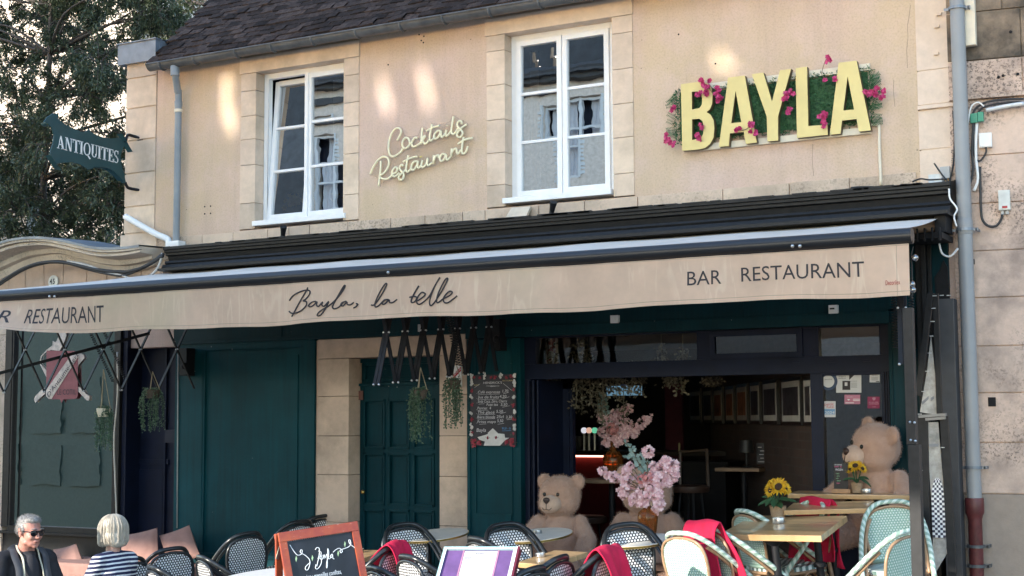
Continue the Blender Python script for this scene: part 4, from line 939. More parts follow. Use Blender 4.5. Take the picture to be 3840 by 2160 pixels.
strokes = [[(425, 205), (400, 260), (320, 400), (250, 520), (210, 575)], [(180, 370), (230, 310), (330, 260), (420, 240), (455, 260), (440, 310), (400, 360), (370, 380), (412, 392), (405, 450), (340, 510), (260, 535), (200, 530), (172, 505)],
    [(530, 390), (480, 400), (440, 440), (455, 460), (500, 440), (545, 395), (540, 440), (570, 455), (620, 400), (612, 440), (645, 455), (700, 395), (670, 470), (610, 560), (570, 582), (552, 570), (590, 520), (690, 460), (760, 400), (850, 290), (905, 200), (898, 180), (860, 240), (790, 370), (750, 460), (770, 490), (820, 470), (860, 430), (880, 405), (920, 388)],
    [(920, 390), (870, 405), (850, 440), (880, 450), (930, 400), (935, 430), (980, 435), (1025, 405)], [(1060, 420), (1080, 430), (1060, 460), (1025, 478)],
    [(1250, 440), (1300, 430), (1390, 300), (1450, 180), (1442, 157), (1400, 210), (1340, 320), (1300, 420), (1308, 465), (1350, 450), (1400, 400), (1430, 375), (1480, 370), (1430, 380), (1395, 420), (1430, 430), (1485, 375), (1490, 405), (1530, 410), (1580, 370)],
    [(1865, 190), (1800, 300), (1762, 385), (1772, 415), (1815, 395), (1835, 350), (1800, 330), (1740, 342)], [(1850, 390), (1930, 330), (1945, 292), (1900, 280), (1845, 350), (1838, 420), (1880, 435), (1950, 380), (2010, 310), (2080, 180), (2145, 75), (2070, 200), (2010, 350), (2000, 430), (2025, 450), (2080, 390), (2180, 240), (2245, 110), (2238, 87), (2200, 130), (2120, 290), (2095, 390), (2112, 410), (2150, 390), (2190, 360), (2280, 310), (2310, 268), (2270, 260), (2205, 330), (2198, 395), (2250, 410), (2320, 360), (2370, 315)]]
mb = MB()
for s in strokes: mb.tube([val(p.x, zbar-BR*.6-p.z, .005) for p in smoothpath([P(*c(*q), YB) for q in s], 4)], .0062, 5)
mb.build('script_lettering', M_INK, VAL)
tx = MB(); a = P(3326, 1068, YB); tx.text('Decorilex', lambda u, v: val(a.x+u*.017, zbar-BR*.6-a.z-v*.032, .004)); tx.build('maker_mark', plain('red_print', (.40, .03, .03), .6), VAL)
# folding arms: scissor lattices from the shopfront to the bar
def arm(W0, B0, n, hz, tilt=.0):
    W0, B0 = Vector(W0), Vector(B0); mb = MB(); A = lambda t: W0.lerp(B0, t); nd = []
    side = (B0-W0).cross(Vector((0, 0, 1))).normalized()
    for i in range(n):
        a, b = i/n, (i+1)/n
        ta, tb = A(a)+Vector((0, 0, hz)), A(b)+Vector((0, 0, hz)); ba, bb = A(a)-Vector((0, 0, hz)), A(b)-Vector((0, 0, hz))
        o = side*.016
        for s in (-1, 1): mb.bar(ta+side*s*.014, bb+side*s*.016, .010, .028, side)
        mb.bar(ba, tb, .014, .030, side)
        nd += [bb, A((a+b)/2)]
    ar = mb.build('folding_arm', M_BLACKM, AW, bevel=.002)
    for p in nd:
        for s in (-1, 1): MB().ell(p+side*s*.024, .010, None, 8, 6).build('rivet', M_STEEL, ar, smooth=True)
    m3 = MB()
    for k, t0 in ((0, .42), (1, .5)):
        a, b = A(t0)+Vector((0, 0, hz*.6))+side*(.06-.12*k), A(t0-.12)-Vector((0, 0, hz*.8))+side*(.06-.12*k)
        m3.tube([a.lerp(b, i/150)+Vector((math.cos(i*1.05)*.018, math.sin(i*1.05)*.018, 0)) for i in range(151)], .004, 4)
    m3.build('spring', M_BLACK, ar); return ar
c = crop(0, 1080, .7452)
arm((P(730, 1330, -.15).x, -.15, 2.50), (-10.95, YB+.06, 2.44), 6, .40)
arm((P(1862, 1290, -.15).x, -.15, 2.60), (P(1395, 1250, YB).x, YB+.06, 2.44), 7, .40)
arm((P(3400, 1260, -.15).x-.02, -.15, 2.60), (P(3372, 1150, YB).x, YB+.06, 2.46), 7, .36)
for px, py in ((700, 1365), (1868, 1265), (3405, 1250)):
    mb = MB(); q = P(px, py, -.1); mb.box((q.x-.04, -.16, q.z-.12), (q.x+.05, -.03, q.z+.16)); mb.ell((q.x+.02, -.16, q.z-.02), .035, None, 10, 8); mb.build('wall_bracket', M_BLACKM, AW, bevel=.004)
mb = MB(); mb.bar(P(-60, 1415, -1.9), P(560, 1250, -.6), .03, .03); mb.build('brace', M_BLACKM, AW)
mb = MB()                                            # gearbox and clips at the right end
a = P(3480, 850, -.25)
mb.box((-2.44, -.36, zr_-.07), (-2.36, -.12, zr_+.09)); mb.box((-2.62, -.5, zr_-.13), (-2.36, -.12, zr_-.085))
for i in range(5): x = -2.6+i*.055; mb.box((x, -.52, zr_-.15), (x+.012, -.49, zr_-.05))
mb.build('gearbox', M_BLACKM, AW, bevel=.003)
# bulbs on a string at the right end
st = MB(); st.tube(smoothpath([P(3424, 925, YB+.1), P(3418, 960, YB+.1), P(3420, 1010, YB+.1), P(3420, 1120, YB+.1)], 4), .004, 5)
st = st.build('light_string', M_CABLE); tag(st, 'string of small clear bulbs hanging at the right end of the awning', 'string lights')
for px, py in ((3431, 967), (3419, 1066), (3422, 1087)):
    q = P(px, py, YB+.08); b = MB(); b.ell(q, .023, None, 12, 8); b.build('bulb', glassmat('clear_bulb_%d' % py, (.85, .85, .85), .35), st, smooth=True)
# ---------------------------------------------------------------- gold letters on a moss board
SG = thing('letter_sign', 'big gold BAYLA letters on a green moss board with pink orchids', 'sign', (-3.8, 0, 4.06))
c = crop(2420, 180, .37267)
YL = -.10
M_GOLD = plain('gold_face', (.62, .515, .225), .42, .15, .05, 8); M_LSIDE = plain('letter_return', (.12, .085, .04), .5)
LET = [[[(358, 365), (470, 350), (560, 336), (620, 350), (660, 395), (676, 470), (672, 560), (650, 615), (615, 645), (655, 670), (686, 725), (694, 810), (686, 900), (650, 965), (600, 1005), (540, 1020), (372, 1034)], [(468, 440), (525, 437), (560, 460), (572, 510), (568, 570), (545, 605), (468, 620)], [(470, 718), (540, 711), (575, 735), (587, 790), (582, 865), (555, 908), (470, 926)]],
       [[(832, 298), (1000, 278), (1120, 950), (1012, 965), (990, 845), (850, 858), (838, 985), (740, 995)], [(908, 428), (966, 746), (864, 756)]],
       [[(1072, 265), (1186, 247), (1275, 538), (1355, 226), (1466, 209), (1335, 688), (1336, 930), (1228, 940), (1222, 690)]],
       [[(1512, 205), (1626, 188), (1640, 786), (1832, 770), (1836, 872), (1526, 905)]],
       [[(1945, 148), (2125, 128), (2269, 828), (2150, 841), (2124, 714), (1980, 730), (1962, 862), (1857, 872)], [(2035, 284), (2101, 619), (1992, 628)]]]
for L in LET:
    mb = MB(); fr = [[P(*c(*p), YL) for p in lp] for lp in L]
    mb.prism([[p+Vector((0, -.0006, 0)) for p in lp] for lp in fr], (0, .006, 0)); mb.mi = 1; mb.prism([[p+Vector((0, .006, 0)) for p in lp] for lp in fr], (0, .05, 0))
    mb.build('letter', [M_GOLD, M_LSIDE], SG)
for y0, y1 in (((620, 362), (2258, 150)), ((545, 985), (2272, 775))):
    a, b = P(*c(*y0), -.03), P(*c(*y1), -.03)
    MB().box((a.x, -.035, (a.z+b.z)/2-.055), (b.x, -.012, (a.z+b.z)/2+.0)).build('rail', M_CREAM, SG, bevel=.003)
r = random.Random(12); mo = MB()
TLm, BRm = P(*c(310, 440), -.03), P(*c(2270, 765), -.03); TRm = P(*c(2240, 185), -.03)
x0, x1, z0, z1 = TLm.x, TRm.x+.02, P(*c(1300, 870), -.03).z+.0, TLm.z+.0
mo.box((x0+.03, -.02, z0+.03), (x1-.03, -.004, z1-.03))
for _ in range(5200):
    x = r.uniform(x0-.01, x1+.01); z = r.uniform(z0, z1); e = r.random()
    d = Vector((r.gauss(0, .8), -abs(r.gauss(.5, .3)), r.gauss(.1, .8)))
    mo.leaf((x, -.022-r.random()*.012, z), d, (r.gauss(0, .5), -1, r.gauss(0, .5)), r.uniform(.02, .045), r.uniform(.006, .013))
for _ in range(30):                                    # fern fronds sticking out at both ends
    sx = r.choice([0, 1]); p = Vector((x0 if sx == 0 else x1, -.03, r.uniform(z0, z1))); d = Vector(((-1 if sx == 0 else 1)*r.uniform(.3, 1), -.2, r.gauss(.2, .5))).normalized()
    for k in range(8):
        q = p+d*.012*k; s = d.cross(Vector((0, -1, 0))); 
        for sg in (-1, 1): mo.leaf(q, d*.4+s*sg, (0, -1, 0), .025, .007)
mo.build('moss_board', leafmat('artificial_moss', (.022, .075, .03), (.075, .21, .085), .6), SG)
M_ORCH = leafmat('orchid_petal', (.40, .02, .10), (.72, .08, .26), .6)
def blossom(mb, p, R, nrm, r, n=5):
    nrm = Vector(nrm).normalized(); a = nrm.orthogonal().normalized(); b = nrm.cross(a); ph = r.uniform(0, 6)
    for k in range(n):
        t = ph+2*math.pi*k/n; d = (a*math.cos(t)+b*math.sin(t)+nrm*r.uniform(.1, .6)).normalized(); x = d.cross(nrm).normalized()*R*.42
        mb.add([p, p+d*R*.6-x, p+d*R*1.05, p+d*R*.6+x], [(0, 1, 2), (0, 2, 3)])
for pts in ([(555, 330), (575, 360), (610, 385), (640, 340), (640, 400), (615, 430), (625, 470), (600, 445)], [(720, 395), (730, 430), (715, 460), (745, 500), (730, 520), (765, 490)], [(280, 590), (275, 620)], [(210, 890), (235, 920), (250, 950), (290, 975), (215, 930)], [(525, 475), (545, 460)], [(530, 880), (540, 905)], [(565, 795)],
            [(920, 820), (950, 825), (1055, 760), (1080, 775)], [(1110, 850), (1065, 830)], [(1420, 470), (1450, 450), (1480, 460), (1405, 510)], [(1430, 630), (1445, 655)], [(1770, 680), (1800, 660), (1810, 700), (1800, 740), (1805, 775)], [(1840, 105), (1850, 125)], [(1905, 310)], [(1812, 330)], [(2215, 445), (2255, 455), (2300, 440), (2325, 400), (2320, 480), (2395, 440), (2390, 500)]):
    mb = MB()
    for p in pts:
        q = P(*c(*p), -.12)
        for _ in range(3): blossom(mb, q+Vector((r.gauss(0, .008), r.gauss(0, .01), r.gauss(0, .008))), .024, (r.gauss(0, .5), -1, r.gauss(0, .5)), r)
    mb.build('orchid', M_ORCH, SG)
mb = MB()
for s in ([(1770, 260), (1790, 190), (1815, 120), (1835, 108)], [(970, 830), (1010, 820), (1050, 790), (1075, 765)], [(2330, 470), (2370, 450), (2400, 430)], [(655, 420), (680, 460), (640, 400)]): mb.tube(smoothpath([P(*c(*p), -.11) for p in s], 4), .003, 5)
mb.build('stem', plain('dry_stem', (.20, .13, .08), .8), SG)
mb = MB(); mb.tube(smoothpath([P(*c(2262, 770), -.02), P(*c(2330, 772), -.02), P(*c(2352, 795), -.02), P(*c(2356, 1000), -.02), P(*c(2372, 1380), -.02)], 5), .012, 8); mb.build('conduit', M_CREAM, SG, smooth=True)
# ---------------------------------------------------------------- unlit neon script
NE = thing('neon_sign', 'cream neon tube script reading Cocktails Restaurant between the upper windows', 'neon sign', (-7.3, 0, 4.1))
c = crop(1340, 400, .2277)
strokes = [[(655, 555), (700, 480), (722, 410), (700, 365), (650, 355), (590, 400), (545, 490), (518, 600), (515, 700), (535, 790), (590, 822), (660, 790), (720, 740), (745, 690)],
  [(790, 512), (752, 560), (740, 620), (755, 670), (800, 685), (850, 640), (865, 590), (835, 522), (790, 512)], [(865, 605), (900, 590)], [(990, 520), (950, 510), (910, 560), (895, 620), (920, 660), (980, 640), (1045, 595)],
  [(1072, 350), (1060, 480), (1050, 620)], [(1050, 590), (1085, 540), (1118, 490), (1095, 492), (1060, 560), (1085, 580), (1110, 612), (1150, 590), (1195, 530)],
  [(1228, 290), (1205, 420), (1190, 520), (1205, 565), (1250, 530), (1280, 480)], [(1135, 405), (1250, 340), (1355, 315)],
  [(1370, 400), (1320, 400), (1275, 450), (1265, 510), (1290, 530), (1340, 490), (1380, 400), (1375, 480), (1400, 500), (1450, 440)], [(1470, 385), (1455, 440), (1462, 482), (1500, 460), (1550, 390)], [(1480, 305), (1478, 318)],
  [(1585, 160), (1560, 300), (1550, 420), (1575, 455), (1620, 420), (1670, 330)], [(1720, 290), (1710, 242), (1670, 240), (1645, 285), (1660, 340), (1710, 390), (1735, 440), (1700, 500), (1660, 500), (1638, 460), (1680, 390), (1740, 330), (1800, 295)],
  [(385, 895), (385, 1000), (370, 1150), (350, 1310)], [(215, 1110), (270, 980), (340, 880), (420, 825), (490, 840), (522, 910), (500, 1010), (430, 1100), (372, 1135), (375, 1160), (420, 1190), (490, 1190), (550, 1150), (580, 1110)],
  [(580, 1110), (640, 1080), (660, 1020), (620, 1000), (577, 1060), (577, 1130), (620, 1150), (690, 1090)], [(760, 980), (730, 957), (697, 1000), (712, 1050), (755, 1090), (765, 1150), (740, 1200), (695, 1200), (682, 1150), (730, 1100), (800, 1040)],
  [(840, 800), (815, 930), (805, 1040), (825, 1075), (880, 1030)], [(755, 910), (870, 850), (985, 822)], [(990, 900), (930, 910), (890, 980), (895, 1035), (930, 1040), (980, 970), (1000, 900), (990, 980), (1010, 1010), (1050, 970)],
  [(1075, 880), (1055, 970), (1075, 1000), (1130, 950), (1160, 850), (1150, 940), (1175, 970), (1230, 920)], [(1260, 800), (1250, 950)], [(1255, 900), (1290, 820), (1340, 802), (1335, 845)],
  [(1450, 790), (1400, 780), (1362, 840), (1372, 892), (1420, 880), (1465, 790), (1465, 860), (1490, 875), (1530, 830)], [(1555, 690), (1545, 830)], [(1550, 770), (1590, 705), (1630, 692), (1638, 750), (1660, 775), (1705, 710)],
  [(1750, 500), (1730, 620), (1722, 740), (1745, 775), (1790, 740), (1820, 650)], [(1655, 615), (1770, 545), (1900, 517)]]
mb = MB()
for s in strokes: mb.tube(smoothpath([P(*c(*p), -.045) for p in s], 4), .0102, 8)
mb.build('neon_tube', plain('cream_neon_silicone', (.84, .76, .52), .4, 0, .03), NE, smooth=True)
out = [(200, 1130), (240, 1000), (330, 850), (430, 790), (510, 800), (480, 700), (500, 580), (580, 370), (660, 320), (740, 350), (760, 460), (850, 490), (1000, 470), (1050, 320), (1100, 330), (1180, 380), (1220, 270), (1300, 290), (1450, 270), (1530, 240), (1560, 140), (1610, 150), (1700, 220), (1800, 260), (1815, 310), (1740, 380), (1750, 470), (1850, 490), (1910, 505), (1900, 545), (1840, 600), (1830, 720), (1780, 800), (1650, 800), (1530, 880), (1330, 930), (1250, 980), (1000, 1050), (850, 1090), (790, 1150), (740, 1230), (680, 1220), (640, 1180), (520, 1190), (410, 1230), (380, 1320), (340, 1320), (330, 1180), (280, 1140)]
mb = MB(); mb.tube([P(*c(*p), -.032) for p in smoothpath([Vector((x, y, 0)) for x, y in out+[out[0]]], 2) for p in [(p.x, p.y)]], .003, 5); mb.prism([[P(*c(*p), -.032) for p in out]], (0, .003, 0))
m = N('clear_acrylic'); tr = m.n('ShaderNodeBsdfTransparent'); tr.inputs[0].default_value = (.97, .96, .95, 1); gl = m.n('ShaderNodeBsdfGlossy'); gl.inputs['Roughness'].default_value = .15; mx = m.n('ShaderNodeMixShader'); mx.inputs[0].default_value = .06
m.l(tr.outputs[0], mx.inputs[1]); m.l(gl.outputs[0], mx.inputs[2]); m.l(mx.outputs[0], m.out.inputs[0])
mb.build('acrylic_back', m.mat, NE)
mb = MB(); mb.ell(P(*c(1045, 828), -.05), (.014, .006, .006), Matrix.Rotation(RAD(-25), 3, 'Y'), 8, 6); mb.build('end_cap', plain('yellow_cap', (.70, .58, .12), .5), NE, smooth=True)
# ---------------------------------------------------------------- projecting antique shop sign
XS = P(505, 520).x
HS = thing('hanging_sign', 'dark green metal scroll shaped sign reading ANTIQUITES projecting from the corner', 'sign', (XS, -.6, 4.3))
c = crop(0, 400, .38647)
out = [(520, 62), (565, 75), (560, 110), (615, 160), (700, 207), (790, 243), (825, 245), (850, 230), (865, 212), (885, 245), (930, 275), (1000, 298), (1080, 310), (1170, 298), (1200, 350), (1215, 370), (1192, 405), (1176, 450), (1170, 500), (1178, 560), (1200, 640), (1225, 745), (1185, 737), (1150, 690), (1080, 630), (1000, 600), (930, 594), (880, 605), (862, 612), (830, 590), (770, 555), (700, 538), (620, 542), (545, 556), (515, 520), (487, 475), (490, 430), (515, 360), (526, 280), (505, 210), (470, 165), (425, 152), (455, 105)]
M_SIGN = plain('sign_green', (.012, .058, .066), .45, .1, .15, 5)
mb = MB(); mb.prism([[PX(*c(*p), XS) for p in out]], (-.012, 0, 0)); mb.build('panel', M_SIGN, HS)
mb = MB()
for e in ([(1165, 262), (1200, 320), (1235, 385), (1268, 440)], [(470, 470), (510, 530), (545, 580), (575, 612)], [(425, 152), (430, 175), (455, 190)], [(900, 590), (980, 590), (1060, 615), (1120, 660), (1175, 720)]): 
    q = smoothpath([PX(*c(*p), XS) for p in e], 4)
    mb.add([v+Vector((d, 0, 0)) for v in q for d in (-.045, .03)], [(2*i, 2*i+1, 2*i+3, 2*i+2) for i in range(len(q)-1)])
mb.build('curled_edge', M_SIGN, HS, smooth=True)
for e in ([(1360, 305), (1290, 285), (1240, 278), (1215, 345)], [(1358, 810), (1270, 795), (1235, 780), (1215, 735)]):
    mb = MB(); a = P(*c(*e[0]), -.0); q = [a]+[PX(*c(*p), XS) for p in e[1:]]; mb.tube(smoothpath(q, 4), .016, 8); mb.lathe([(.0, -.02), (.045, -.018), (.045, 0)], a, 14, Matrix.Rotation(RAD(90), 3, 'X')); mb.build('bracket', M_BLACKM, HS, smooth=40)
# bold roman capitals made of thick and thin strokes, unit box
def bx(x0, y0, x1, y1): return [(x0, y0), (x1, y0), (x1, y1), (x0, y1)]
def arc(cx, cy, rx, ry, a0, a1, t0, t1, n=12):
    o = []; i = []
    for k in range(n+1):
        a = RAD(a0+(a1-a0)*k/n); th = t0+(t1-t0)*abs(math.cos(a)); o.append((cx+rx*math.cos(a), cy+ry*math.sin(a))); i.append((cx+(rx-th)*math.cos(a), cy+(ry-(.06+.0*th))*math.sin(a)))
    return [[o[k], o[k+1], i[k+1], i[k]] for k in range(n)]
SER = {'I': ([bx(.1, 0, .3, 1), bx(0, 0, .4, .06), bx(0, .94, .4, 1)], .4),
 'T': ([bx(.32, 0, .52, 1), bx(.2, 0, .64, .06), bx(0, .92, .84, 1), bx(0, .72, .05, .93), bx(.79, .72, .84, .93)], .84),
 'N': ([bx(.1, 0, .17, 1), bx(.72, 0, .79, 1), [(.1, 1), (.3, 1), (.79, 0), (.62, 0)], bx(0, 0, .27, .06), bx(.62, .94, .9, 1), bx(0, .94, .2, 1)], .9),
 'A': ([[(.1, 0), (.17, 0), (.45, 1), (.38, 1)], [(.36, 1), (.50, 1), (.85, 0), (.62, 0)], bx(.2, .3, .62, .37), bx(0, 0, .28, .06), bx(.5, 0, .92, .06)], .92),
 'E': ([bx(.1, 0, .3, 1), bx(0, 0, .7, .07), bx(0, .93, .68, 1), bx(.3, .47, .52, .54), bx(.64, 0, .7, .27), bx(.62, .73, .68, 1), bx(.48, .36, .53, .65)], .7),
 'U': ([bx(.1, .3, .3, 1), bx(.66, .3, .72, 1), bx(0, .94, .4, 1), bx(.55, .94, .83, 1)]+arc(.41, .3, .31, .3, 180, 360, .06, .14), .83),
 'Q': (arc(.46, .5, .44, .5, 0, 360, .05, .16, 28)+[[(.4, .1), (.5, .14), (.95, -.16), (.82, -.24)]], .92),
 'S': (arc(.32, .74, .27, .26, 40, 270, .05, .12)+arc(.32, .26, .29, .26, -140, 90, .05, .12)+[bx(.53, .72, .58, 1), bx(0, 0, .05, .28), [(.2, .56), (.32, .6), (.55, .42), (.4, .38)]], .62)}
A = PX(*c(552, 402), XS); Bq = PX(*c(1146, 552), XS); At = PX(*c(575, 275), XS)
adv = sum(SER[k][1] for k in 'ANTIQUITES')+.06*9; ux = (Bq-A)/adv; uz = Vector((0, 0, (At-A).z*.97)); mb = MB(); x = 0
for k in 'ANTIQUITES':
    for q in SER[k][0]: mb.prism([[A+ux*(x+a)+uz*b+Vector((.004, 0, 0)) for a, b in q]], (-.003, 0, 0))
    x += SER[k][1]+.06
mb.build('lettering', M_WHITE, HS)
# ---------------------------------------------------------------- inside the bar, seen through the open front
zf = .30
xi0, xi1 = -9.2, -2.3
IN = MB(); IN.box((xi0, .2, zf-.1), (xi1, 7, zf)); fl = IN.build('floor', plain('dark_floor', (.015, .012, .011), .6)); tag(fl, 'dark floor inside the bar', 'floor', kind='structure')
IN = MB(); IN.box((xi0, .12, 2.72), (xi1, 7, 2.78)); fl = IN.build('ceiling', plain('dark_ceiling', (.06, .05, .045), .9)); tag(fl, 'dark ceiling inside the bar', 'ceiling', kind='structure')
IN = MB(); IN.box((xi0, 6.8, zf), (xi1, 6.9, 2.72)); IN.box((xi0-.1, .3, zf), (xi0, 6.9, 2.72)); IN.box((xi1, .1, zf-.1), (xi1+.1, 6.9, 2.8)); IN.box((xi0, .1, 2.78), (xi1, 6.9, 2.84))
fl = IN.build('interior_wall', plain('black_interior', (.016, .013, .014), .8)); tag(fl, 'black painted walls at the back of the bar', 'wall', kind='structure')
# brick wall with the row of photographs, running obliquely into the depth
def mk_brick():
    m = N('old_brick'); v = m.co('UV'); b = m.n('ShaderNodeTexBrick'); m.l(v, b.inputs['Vector']); b.inputs['Scale'].default_value = 1; b.inputs['Brick Width'].default_value = .22; b.inputs['Row Height'].default_value = .075; b.inputs['Mortar Size'].default_value = .007
    b.inputs['Color1'].default_value = (.10, .055, .04, 1); b.inputs['Color2'].default_value = (.055, .033, .027, 1); b.inputs['Mortar'].default_value = (.08, .062, .052, 1)
    m.color(m.mix(m.ramp(m.noise(v, 2.5, 4), [(.4, .7), (.7, 0)]), b.outputs[0], (.05, .035, .03))); m.set(Roughness=.9); m.bump(b.outputs['Fac'], -.4, .01); return m.mat
w0 = PD(3060, 1600, 11.75); w0.z = 0; wd = Vector((-.50, .866, 0)).normalized(); wn = Vector((-wd.y, wd.x, 0)); 
if wn.dot(w0-CAM) > 0: wn = -wn
def WP(s, z, off=0.0): return Vector((w0.x, w0.y, 0))+wd*s+wn*off+Vector((0, 0, z))
mb = MB(); mb.grid(lambda u, v: WP(u*5.6, zf+v*2.4), 2, 2, lambda u, v: (u*5.6, v*2.4)); bw = mb.build('brick_wall', mk_brick()); tag(bw, 'old dark brick side wall inside the bar under the framed photographs', 'wall', kind='structure')
def wpix(x, y, off=0.0):                              # pixel -> (s, z) on the brick wall
    d = ray(x, y); q = w0+wn*off; q.z = 0; t = ((q-CAM).x*wn.x+(q-CAM).y*wn.y)/(d.x*wn.x+d.y*wn.y); p = CAM+d*t; return (Vector((p.x, p.y, 0))-Vector((q.x, q.y, 0))).dot(wd), p.z
M_PAPER = plain('photo_paper', (.48, .46, .42), .6, 0, .1); M_FRAME = plain('black_frame', (.010, .009, .009), .4)
M_PHOTO = plain('dark_photo', (.035, .03, .035), .5, 0, .9, 9); M_WARM = plain('amber_photo', (.30, .13, .06), .6, 0, .5, 9)
for i, (a, b, t, bt) in enumerate(((2588, 2630, 1462, 1585), (2638, 2674, 1458, 1586), (2678, 2712, 1455, 1588), (2722, 2756, 1450, 1588), (2764, 2806, 1442, 1589), (2814, 2854, 1436, 1590), (2862, 2920, 1428, 1592), (2932, 3008, 1420, 1596), (3014, 3052, 1412, 1598))):
    sa, za = wpix(a, t, .02); sb, zb = wpix(b, bt, .02); sl_, sh = min(sa, sb), max(sa, sb); 
    T = thing('framed_photo', 'black framed photograph in the row on the brick wall', 'framed photo', WP((sl_+sh)/2, zb, .01), 'row of framed photographs inside the bar')
    def fb(s0, z0, s1, z1, o0, o1): 
        q = MB(); q.add([WP(s, z, o) for o in (o0, o1) for s, z in ((s0, z0), (s1, z0), (s1, z1), (s0, z1))], [(0, 3, 2, 1), (4, 5, 6, 7), (0, 1, 5, 4), (1, 2, 6, 5), (2, 3, 7, 6), (3, 0, 4, 7)]); return q
    g_ = .035; fb(sl_, zb, sh, za, .002, .03).build('frame', M_FRAME, T)
    fb(sl_+g_, zb+g_, sh-g_, za-g_, .0302, .032).build('mount', M_PAPER, T); fb(sl_+g_*2.2, zb+g_*2.5, sh-g_*2.2, za-g_*2.5, .0322, .034).build('picture', M_WARM if i in (2, 3, 4) else M_PHOTO, T)
# bar counter with its lit edge
yc = 4.1; zc = P(2150, 1706, yc).z
BC = thing('bar_counter', 'long bar counter with red front and glowing light strip', 'bar counter', (P(2250, 1710, yc).x, yc, zf))
xa_, xb_ = P(2060, 1706, yc).x, P(2330, 1706, yc).x
MB().box((xa_, yc, zf), (xb_, yc+.6, zc-.03)).build('front', plain('red_bar_front', (.10, .012, .014), .4), BC)
MB().box((xa_-.05, yc-.06, zc+.0), (xb_+1.6, yc+.7, zc+.05)).build('counter_top', plain('dark_wood_top', (.03, .022, .018), .4), BC)
MB().box((xa_, yc-.045, zc-.022), (xb_, yc-.02, zc-.004)).build('light_strip', emit('warm_strip', (1, .38, .26), 1.5), BC)
TP = thing('beer_tap', 'row of three beer tap badges on the bar counter', 'beer taps', (P(2208, 1620, yc).x, yc+.2, zc))
for k, (x, m) in enumerate(((2190, emit('tap_white', (.9, .9, 1), .16)), (2209, emit('tap_amber', (1, .6, .45), .14)), (2230, emit('tap_green', (.2, .8, .5), .14)))):
    q = P(x, 1614, yc+.2); b = MB(); b.tube([(q.x, q.y, zc), (q.x, q.y, q.z-.04)], .018, 8); b.build('tap_column', M_STEEL, TP, smooth=40); b = MB(); b.lathe([(.0, -.012), (.036, -.01), (.036, .01), (0, .012)], q, 14, Matrix.Rotation(RAD(90), 3, 'X')); b.build('badge', m, TP)
rr = random.Random(6)
for k in range(5):
    q = P(2170+k*28, 1680, yc+.45); b = MB(); b.lathe([(.03, 0), (.05, .1), (.055, .16), (.05, .17)], (q.x, q.y, zc+.05), 12); o = b.build('counter_jar', plain('jar_%d' % k, rr.choice([(.08, .08, .07), (.03, .03, .06), (.10, .10, .09)]), .4), smooth=40); tag(o, 'small jar standing on the bar counter behind the taps', 'jar', 'jars on the bar counter')
a, b = P(2275, 1448, 5.5), P(2402, 1482, 5.5); o = MB().box((a.x, 5.5, b.z), (b.x, 5.55, a.z)).build('wall_screen', emit('dim_blue_screen', (.10, .19, .26), .25)); tag(o, 'dim blue screen glowing at the back of the bar', 'screen')
a, b = P(2492, 1440, 5.0), P(2560, 1740, 5.0); o = MB().box((a.x, 5.0, b.z), (b.x, 5.06, a.z)).build('red_pillar', plain('dark_wine_paint', (.075, .012, .03), .7)); tag(o, 'dark wine red pillar at the back of the bar', 'pillar')
# high table inside with the second vase, stools, back counter
def itable(name, x0, y0, x1, y1, Y, label, dep=.55):
    a, b = P(x0, y0, Y), P(x1, y1, Y); T = thing(name, label, 'table', ((a.x+b.x)/2, Y+dep/2, zf)); z = (a.z+b.z)/2
    MB().box((a.x, Y, z-.035), (b.x, Y+dep, z)).build('table_top', plain('oak_inside', (.20, .12, .065), .4, 0, .2, 9), T, bevel=.005)
    m = MB(); xm = (a.x+b.x)/2; m.tube([(xm, Y+dep/2, zf), (xm, Y+dep/2, z-.035)], .03, 10); m.lathe([(.22, 0), (.2, .02), (.04, .03)], (xm, Y+dep/2, zf), 16); m.build('pedestal', M_BLACKM, T, smooth=40); return T, z
T1i, z1i = itable('high_table', 2165, 1798, 2330, 1800, .75, 'wooden high table just inside the opening under the rear pink bouquet')
T2i, z2i = itable('wall_table', 2680, 1754, 2845, 1756, 1.9, 'narrow wooden table along the brick wall inside the bar', .4)
a, b = P(2560, 1740, 2.6), P(2720, 1745, 2.6); mb = MB(); mb.box((a.x, 2.6, zf), (b.x, 3.1, b.z)); mb.box((a.x-.05, 2.55, b.z+.001), (b.x+.05, 3.15, b.z+.035)); o = mb.build('back_counter', plain('black_counter', (.008, .007, .007), .6, spec=.2)); tag(o, 'black service counter at the back right of the bar', 'counter')
q = P(2548, 1736, 2.7); mb = MB(); mb.lathe([(.04, 0), (.03, .012), (.008, .02), (.008, .09), (.014, .1), (.011, .101), (.011, .2), (.004, .21)], q, 12); o = mb.build('candlestick', plain('dull_candle', (.30, .25, .12), .5), smooth=40); tag(o, 'brass candlestick with pale candle on the back counter', 'candlestick')
q = P(2800, 1752, 2.0); mb = MB(); mb.lathe([(.05, 0), (.045, .012), (.008, .02), (.008, .14)], q, 12); mb.lathe([(.075, .14), (.06, .26), (.058, .26), (.073, .14)], q, 14); o = mb.build('table_lamp', plain('black_lamp', (.015, .015, .015), .5), smooth=40); tag(o, 'small unlit black table lamp on the narrow table by the brick wall', 'lamp')
q = P(2858, 1720, 2.1); mb = MB(); mb.box((q.x-.055, 2.1, q.z-.05), (q.x+.055, 2.12, q.z+.15)); o = mb.build('slate_sign', M_FRAME); tag(o, 'small black chalk sign leaning on the brick wall', 'sign')
mb = MB(); rr = random.Random(2)
for k in range(5): mb.tube(smoothpath([(q.x+rr.uniform(-.04, .04), 2.097, q.z-.03+.035*k) for _ in range(5)], 3), .003, 4)
mb.build('chalk_writing', M_WHITE, o)
